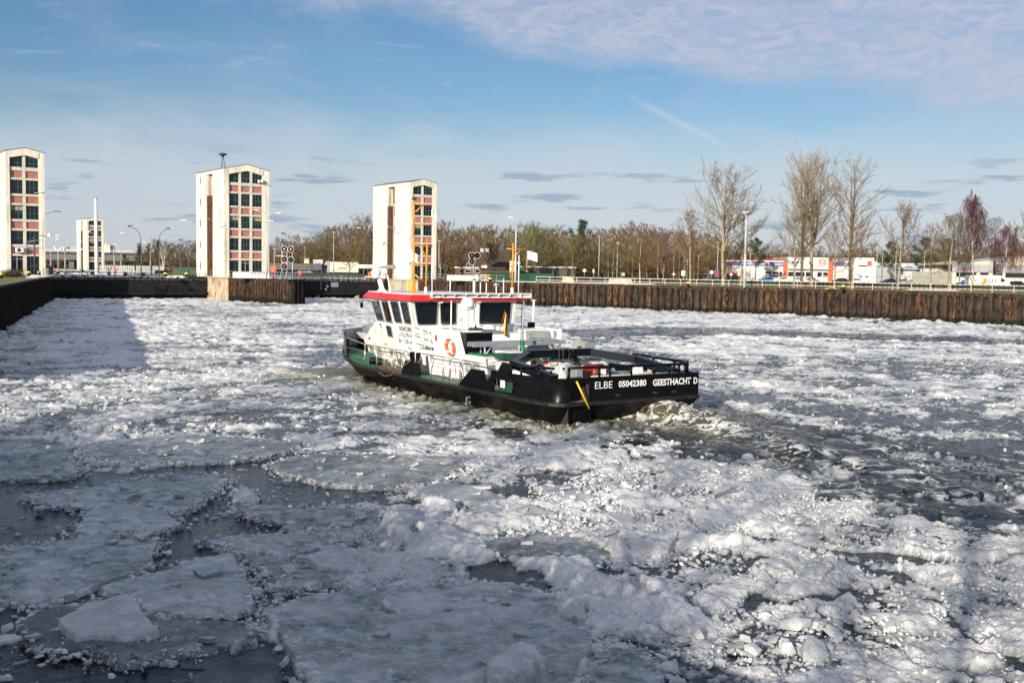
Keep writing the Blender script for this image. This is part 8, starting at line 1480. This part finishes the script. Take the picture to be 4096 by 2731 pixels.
# tow gantry: a flat U lying over the aft deck
Gm = M['gant']
def beam(p, q, wz=.31, wy=.33, nm='gantry_beam', m_=Gm):
    p = np.array(p, float); q = np.array(q, float); d = (q - p) / np.linalg.norm(q - p); s = np.cross(d, (0, 0, 1)); s /= np.linalg.norm(s); u_ = np.cross(s, d); P = [p + s * wy / 2 - u_ * wz / 2, p - s * wy / 2 - u_ * wz / 2, p - s * wy / 2 + u_ * wz / 2, p + s * wy / 2 + u_ * wz / 2]; MB().hexa([tuple(v) for v in P], [tuple(v + (q - p)) for v in P]).build(nm, m_, B, bevel=.02)
beam((4.55, 1.6, 2.04), (4.55, -1.6, 2.04)); beam((4.60, 1.45, 2.04), (3.4, 2.95, 1.76)); beam((4.60, -1.45, 2.04), (3.2, -2.95, 1.78)); beam((3.5, 2.95, 1.78), (.6, 2.85, 1.44)); beam((3.3, -2.95, 1.80), (.6, -2.85, 1.47))
mb = MB(); mb.box(4.3, 4.8, -.55, .25, 1.80, 2.18); mb.build('gantry_saddle', K, B, bevel=.03); mb = MB(); [mb.box(4.27, 4.83, b, b + .03, 1.78, 2.21) for b in (-.5, -.3, .0, .2)]; mb.build('saddle_bands', M['dark'], B)
mb = MB(); mb.path([(4.25, -.2, 2.1), (4.1, -.4, 1.9), (3.9, -.35, 1.5), (4.0, -.6, 1.2)], .06, 8); mb.path([(4.25, -.35, 2.1), (4.05, -.5, 1.85), (3.85, -.55, 1.4)], .06, 8); mb.build('hydraulic_hoses', K, B)
for b in (.85, -1.15): mb = MB(); mb.path([(4.38, b + .2, 1.86), (4.36, b + .15, 1.78), (4.36, b - .15, 1.78), (4.38, b - .2, 1.86)], .02, 5); mb.build('shackle_rail', M['steel'], B)
text('MULTICAT', B, M['lgrey'], (4.40, 1.25, 2.065), (0, -1, 0), (.6, 0, .8), .8, .08, 'gantry_lettering') if False else None
# winches, covers, deck clutter
mb = MB(); mb.tube((3.2, -.45, 1.3), (3.2, -1.15, 1.3), .38, n=18); mb.build('winch_cover', M['dkred'], B); MB().box(2.8, 2.82, -1.05, -.8, 1.25, 1.5).build('cover_symbol', M['white2'], B)
mb = MB(); mb.tube((1.4, .35, 1.1), (1.4, -.4, 1.1), .34, n=18); mb.build('winch_drum', K, B); mb = MB(); [mb.tube((1.4, b, 1.1), (1.4, b - .04, 1.1), .44, n=18) for b in (.4, -.4)]; mb.build('winch_flange', M['dark'], B)
MB().box(1.0, 1.5, -.95, -.5, .64, 1.55).build('chequer_box', M['checker'], B); MB().box(2.4, 3.2, .4, .7, .64, 1.7).build('grey_console', M['grey'], B, bevel=.02)
for b in (.3, -1.5): mb = MB(); mb.ball((3.6, b, 1.55), .25, sz=.8); mb.build('white_machine', M['lgrey'], B); mb = MB(); mb.hexa([(3.1, b + .28, 1.35), (3.1, b - .28, 1.35), (3.2, b - .28, 1.35), (3.2, b + .28, 1.35)], [(3.1, b + .18, 1.52), (3.1, b - .18, 1.52), (3.2, b - .18, 1.52), (3.2, b + .18, 1.52)]); mb.build('tinted_screen', pm('sky_blue_pane', (.12, .30, .45), .1), B)
mb = MB(); mb.box(4.9, 5.0, -.8, 1.2, .64, 1.7); mb.build('deckhouse_aft_wall', M['white'], B); mb = MB(); mb.tube((4.88, .75, 1.42), (4.9, .75, 1.42), .16, n=18); mb.build('ear_protection_sign', M['navy'], B); MB().ball((4.86, .75, 1.42), .07).build('sign_symbol', M['white2'], B)
for b in (1.02, .45): mb = MB(); mb.tube((4.87, b, 1.66), (4.9, b, 1.66), .11, n=14); mb.build('round_sign', M['redbox'], B)
MB().box(5.0, 8.2, -2.6, 1.3, .64, 1.66).build('deckhouse', M['white'], B)
MB().box(5.02, 7.9, -2.5, 1.25, 1.665, 1.70).build('boat_deck', M['green'], B)
for b, h in ((-1.9, 1.0), (-2.25, .8)): mb = MB(); mb.hexa([(1.6, b + .2, .64), (1.6, b - .2, .64), (2.1, b - .2, .64), (2.1, b + .2, .64)], [(1.7, b + .12, .64 + h), (1.7, b - .12, .64 + h), (2.0, b - .12, .64 + h), (2.0, b + .12, .64 + h)]); mb.build('deck_vent', M['white2'] if h == 1.0 else M['lens_'], B)
MB().slab([(.3, -2.9, 1.0), (2.5, -2.95, 1.0), (2.5, -2.95, 1.45), (.3, -2.9, 1.2)], (0, .04, 0)).build('bulwark_inner', M['lens_'], B)
mb = MB(); mb.slab([(.25, 3.02, 1.50), (.25, 2.72, 1.50), (.25, 2.80, 1.88), (.25, 2.94, 1.88)], (.07, 0, 0)); mb.tube((.22, 2.87, 1.86), (.34, 2.87, 1.86), .11, n=14); mb.build('padeye', M['white2'], B); MB().tube((.20, 2.87, 1.87), (.36, 2.87, 1.87), .05, n=12).build('padeye_hole', K, B)
r_ = empty('tarpaulin', bp((1.3, -1.4, .66)), SHIP_TH, 'crumpled bright blue tarpaulin bundle on the aft deck', 'tarpaulin'); mb = MB(); rg = np.random.RandomState(3)
x_, y_ = np.meshgrid(np.linspace(-.4, .4, 18), np.linspace(-.7, .7, 26)); z_ = .75 * (1 - (x_ / .42) ** 2).clip(0) ** .5 * (1 - (y_ / .75) ** 4).clip(0) * (.8 + .5 * (fbm(x_ * 4, y_ * 4, 5) - .5)) + .02 + .08 * fbm(x_ * 9, y_ * 9, 8)
idx = np.arange(18 * 26).reshape(26, 18); mb.add(np.stack([x_, y_, z_], -1).reshape(-1, 3), [tuple(map(int, (idx[i, j], idx[i, j + 1], idx[i + 1, j + 1], idx[i + 1, j]))) for i in range(25) for j in range(17)], 0, True); mb.build('sheet', M['tarp'], r_)
# engine casing with radiator grille at starboard
MB().hexa([(8.3, -.5, 1.66), (8.3, -2.7, 1.66), (9.7, -3.1, 1.66), (9.7, -1.3, 1.66)], [(8.45, -.5, 2.78), (8.45, -2.35, 2.78), (9.7, -3.0, 2.74), (9.7, -1.25, 2.74)]).build('radiator_casing', M['white'], B, bevel=.05)
MB().slab([(8.28, -.9, 1.80), (8.28, -2.1, 1.78), (8.40, -2.02, 2.70), (8.40, -.82, 2.72)], (-.05, 0, 0)).build('radiator_frame', M['windowfr'], B)
mb = MB(); [mb.slab([(8.21, -.95 - .047 * k, 1.84), (8.21, -.97 - .047 * k, 1.84), (8.33, -.91 - .047 * k, 2.66), (8.33, -.89 - .047 * k, 2.66)], (-.04, 0, 0)) for k in range(24)]; mb.slab([(8.27, -.9, 2.42), (8.27, -2.05, 2.42), (8.28, -2.05, 2.45), (8.28, -.9, 2.45)], (-.07, 0, 0)); mb.build('radiator_bars', M['lgrey'], B)
MB().tube((8.8, -1.5, 2.84), (8.8, -1.52, 4.05), .05).build('white_pole', M['white2'], B); MB().box(8.75, 8.85, -1.62, -1.42, 4.05, 4.08).build('pole_top', M['white2'], B); MB().obox((8.5, -1.2, 2.96), (.12, .32, .26)).build('floodlight', M['black'], B)
mb = MB(); mb.path([(11.5, .0, 2.46), (11.5, 0, 2.75), (11.5, -.5, 2.78), (11.5, -2.2, 2.78)], .03, 6); mb.build('grab_rail', M['white2'], B)
# gangway / ladder lying on trestles across the boat deck
r_ = empty('ladder', bp((7.2, 2.2, 2.15)), SHIP_TH, 'long grey aluminium ladder lying on trestles across the boat deck', 'ladder')
for a_ in (0, .42): 
    mb = MB(); mb.slab([(a_, .35, .0), (a_, -4.35, .04), (a_, -4.35, .22), (a_, .35, .20)], (.05, 0, 0)); mb.build('stile', M['grey'], r_)
mb = MB(); [mb.tube((0, .1 - .33 * k, .11), (.45, .1 - .33 * k, .11), .02, n=6) for k in range(13)]; mb.build('rungs', M['galv'], r_)
mb = MB()
for b in (1.95, -1.7):
    mb.tube((7.2, b, 1.70), (7.25, b, 2.16), .045, n=6); mb.tube((7.6, b, 1.70), (7.55, b, 2.16), .045, n=6); mb.tube((7.2, b, 1.8), (7.3, b + (.35 if b < 0 else -.35), 2.12), .04, n=5)
mb.build('trestle', M['galv'], B)
MB().box(6.2, 7.4, .4, 1.35, 1.70, 1.98).build('locker', M['white'], B, bevel=.03)
mb = MB(); mb.hexa([(5.6, .15, 1.70), (5.6, -1.05, 1.70), (5.75, -1.05, 1.70), (5.75, .15, 1.70)], [(5.6, -.25, 2.12), (5.6, -.6, 2.12), (5.75, -.6, 2.12), (5.75, -.25, 2.12)]); mb.tube((6.5, .55, 1.7), (6.5, .55, 2.4), .09, n=8); mb.build('crane_foot', pm('bright_green_paint', (.01, .15, .05), .45), B)
MB().tube((6.5, .55, 2.3), (6.5, .52, 4.1), .035, .025).build('telescopic_mast', M['galv'], B); MB().tube((6.5, .66, 1.75), (6.5, .6, 3.95), .014, n=5).build('mast_cable', M['black'], B); MB().ball((6.5, .55, 2.75), .045).build('red_clip', M['redbox'], B)
mb = MB(); [mb.path([(6.3 + .2 * rg.rand(), .9 - .25 * k / 4, 1.75 + .1 * rg.rand()), (6.4, .75 - .25 * k / 4, 1.95), (6.2, .55 - .25 * k / 4, 1.72)], .016, 4) for k in range(8)]; mb.build('loose_ropes', M['yellow'], B)
MB().box(6.0, 6.1, -2.35, -1.65, 1.7, 2.38).build('horn_board', M['lgrey'], B); MB().lathe([(.04, 0), (.07, .08), (.17, .2)], (5.98, -1.85, 2.0), 12).build('loud_hailer', M['lens_'], B)
MB().box(6.0, 6.08, -2.9, -2.35, 1.75, 2.30).build('switch_box', M['grey'], B)
# German ensign
r_ = empty('ensign', bp((11.45, -1.29, 2.22)), SHIP_TH, 'black red and gold flag drooping from a slanted varnished staff', 'flag')
tip = np.array([-.75, .1, 1.28]); MB().tube((0, 0, 0), tuple(tip), .022, .016, n=6).build('staff', M['wood'], r_); MB().obox((-.02, 0, 0), (.04, .14, .32)).build('bracket', M['galv'], r_); MB().tube((-.05, 0, -.02), (-.3, -.35, .32), .018, n=5).build('brace', M['galv'], r_)
n_ = 14; cols_ = [(0, .10), (.10, .22), (.22, .36)]
for (m_, (w0, w1)) in zip((M['fgold'], M['fred'], M['fblack']), cols_):
    mb = MB(); vs = []
    for i in range(n_ + 1):
        u = i / n_
        for w_ in (w0, (w0 + w1) / 2, w1):
            gather = 1 - .25 * sin(u * pi); dr = u * 1.08 + w_ * .75 * (1 - .5 * u)
            vs.append((tip[0] + .05 * (1 - u) * 4 * w_ + .035 * sin(w_ * 30 + u * 3), tip[1] - .02 - w_ * gather * (.55 + .35 * u) + .10 * u, tip[2] - .03 - dr))
    mb.add(vs, [(3 * i + k, 3 * i + k + 1, 3 * i + k + 4, 3 * i + k + 3) for i in range(n_) for k in (0, 1)], 0, True); mb.build('flag_cloth', m_, r_)
# foredeck gear
MB().box(21.0, 22.2, -.9, 1.15, 1.15, 1.92).build('windlass_house', M['lgrey'], B, bevel=.04); MB().box(20.97, 21.0, .3, 1.1, 1.15, 1.6).build('dark_opening', M['black'], B); MB().box(21.1, 21.9, 1.15, 1.18, 1.15, 1.6).build('dark_opening', M['black'], B)
for b in (-.6, .2): MB().tube((21.2, b, 1.1), (21.2, b, 2.15), .04).build('fore_post', M['white2'], B)
MB().box(21.2, 21.4, -1.9, .4, 2.0, 2.12).build('fore_beam', M['white2'], B)
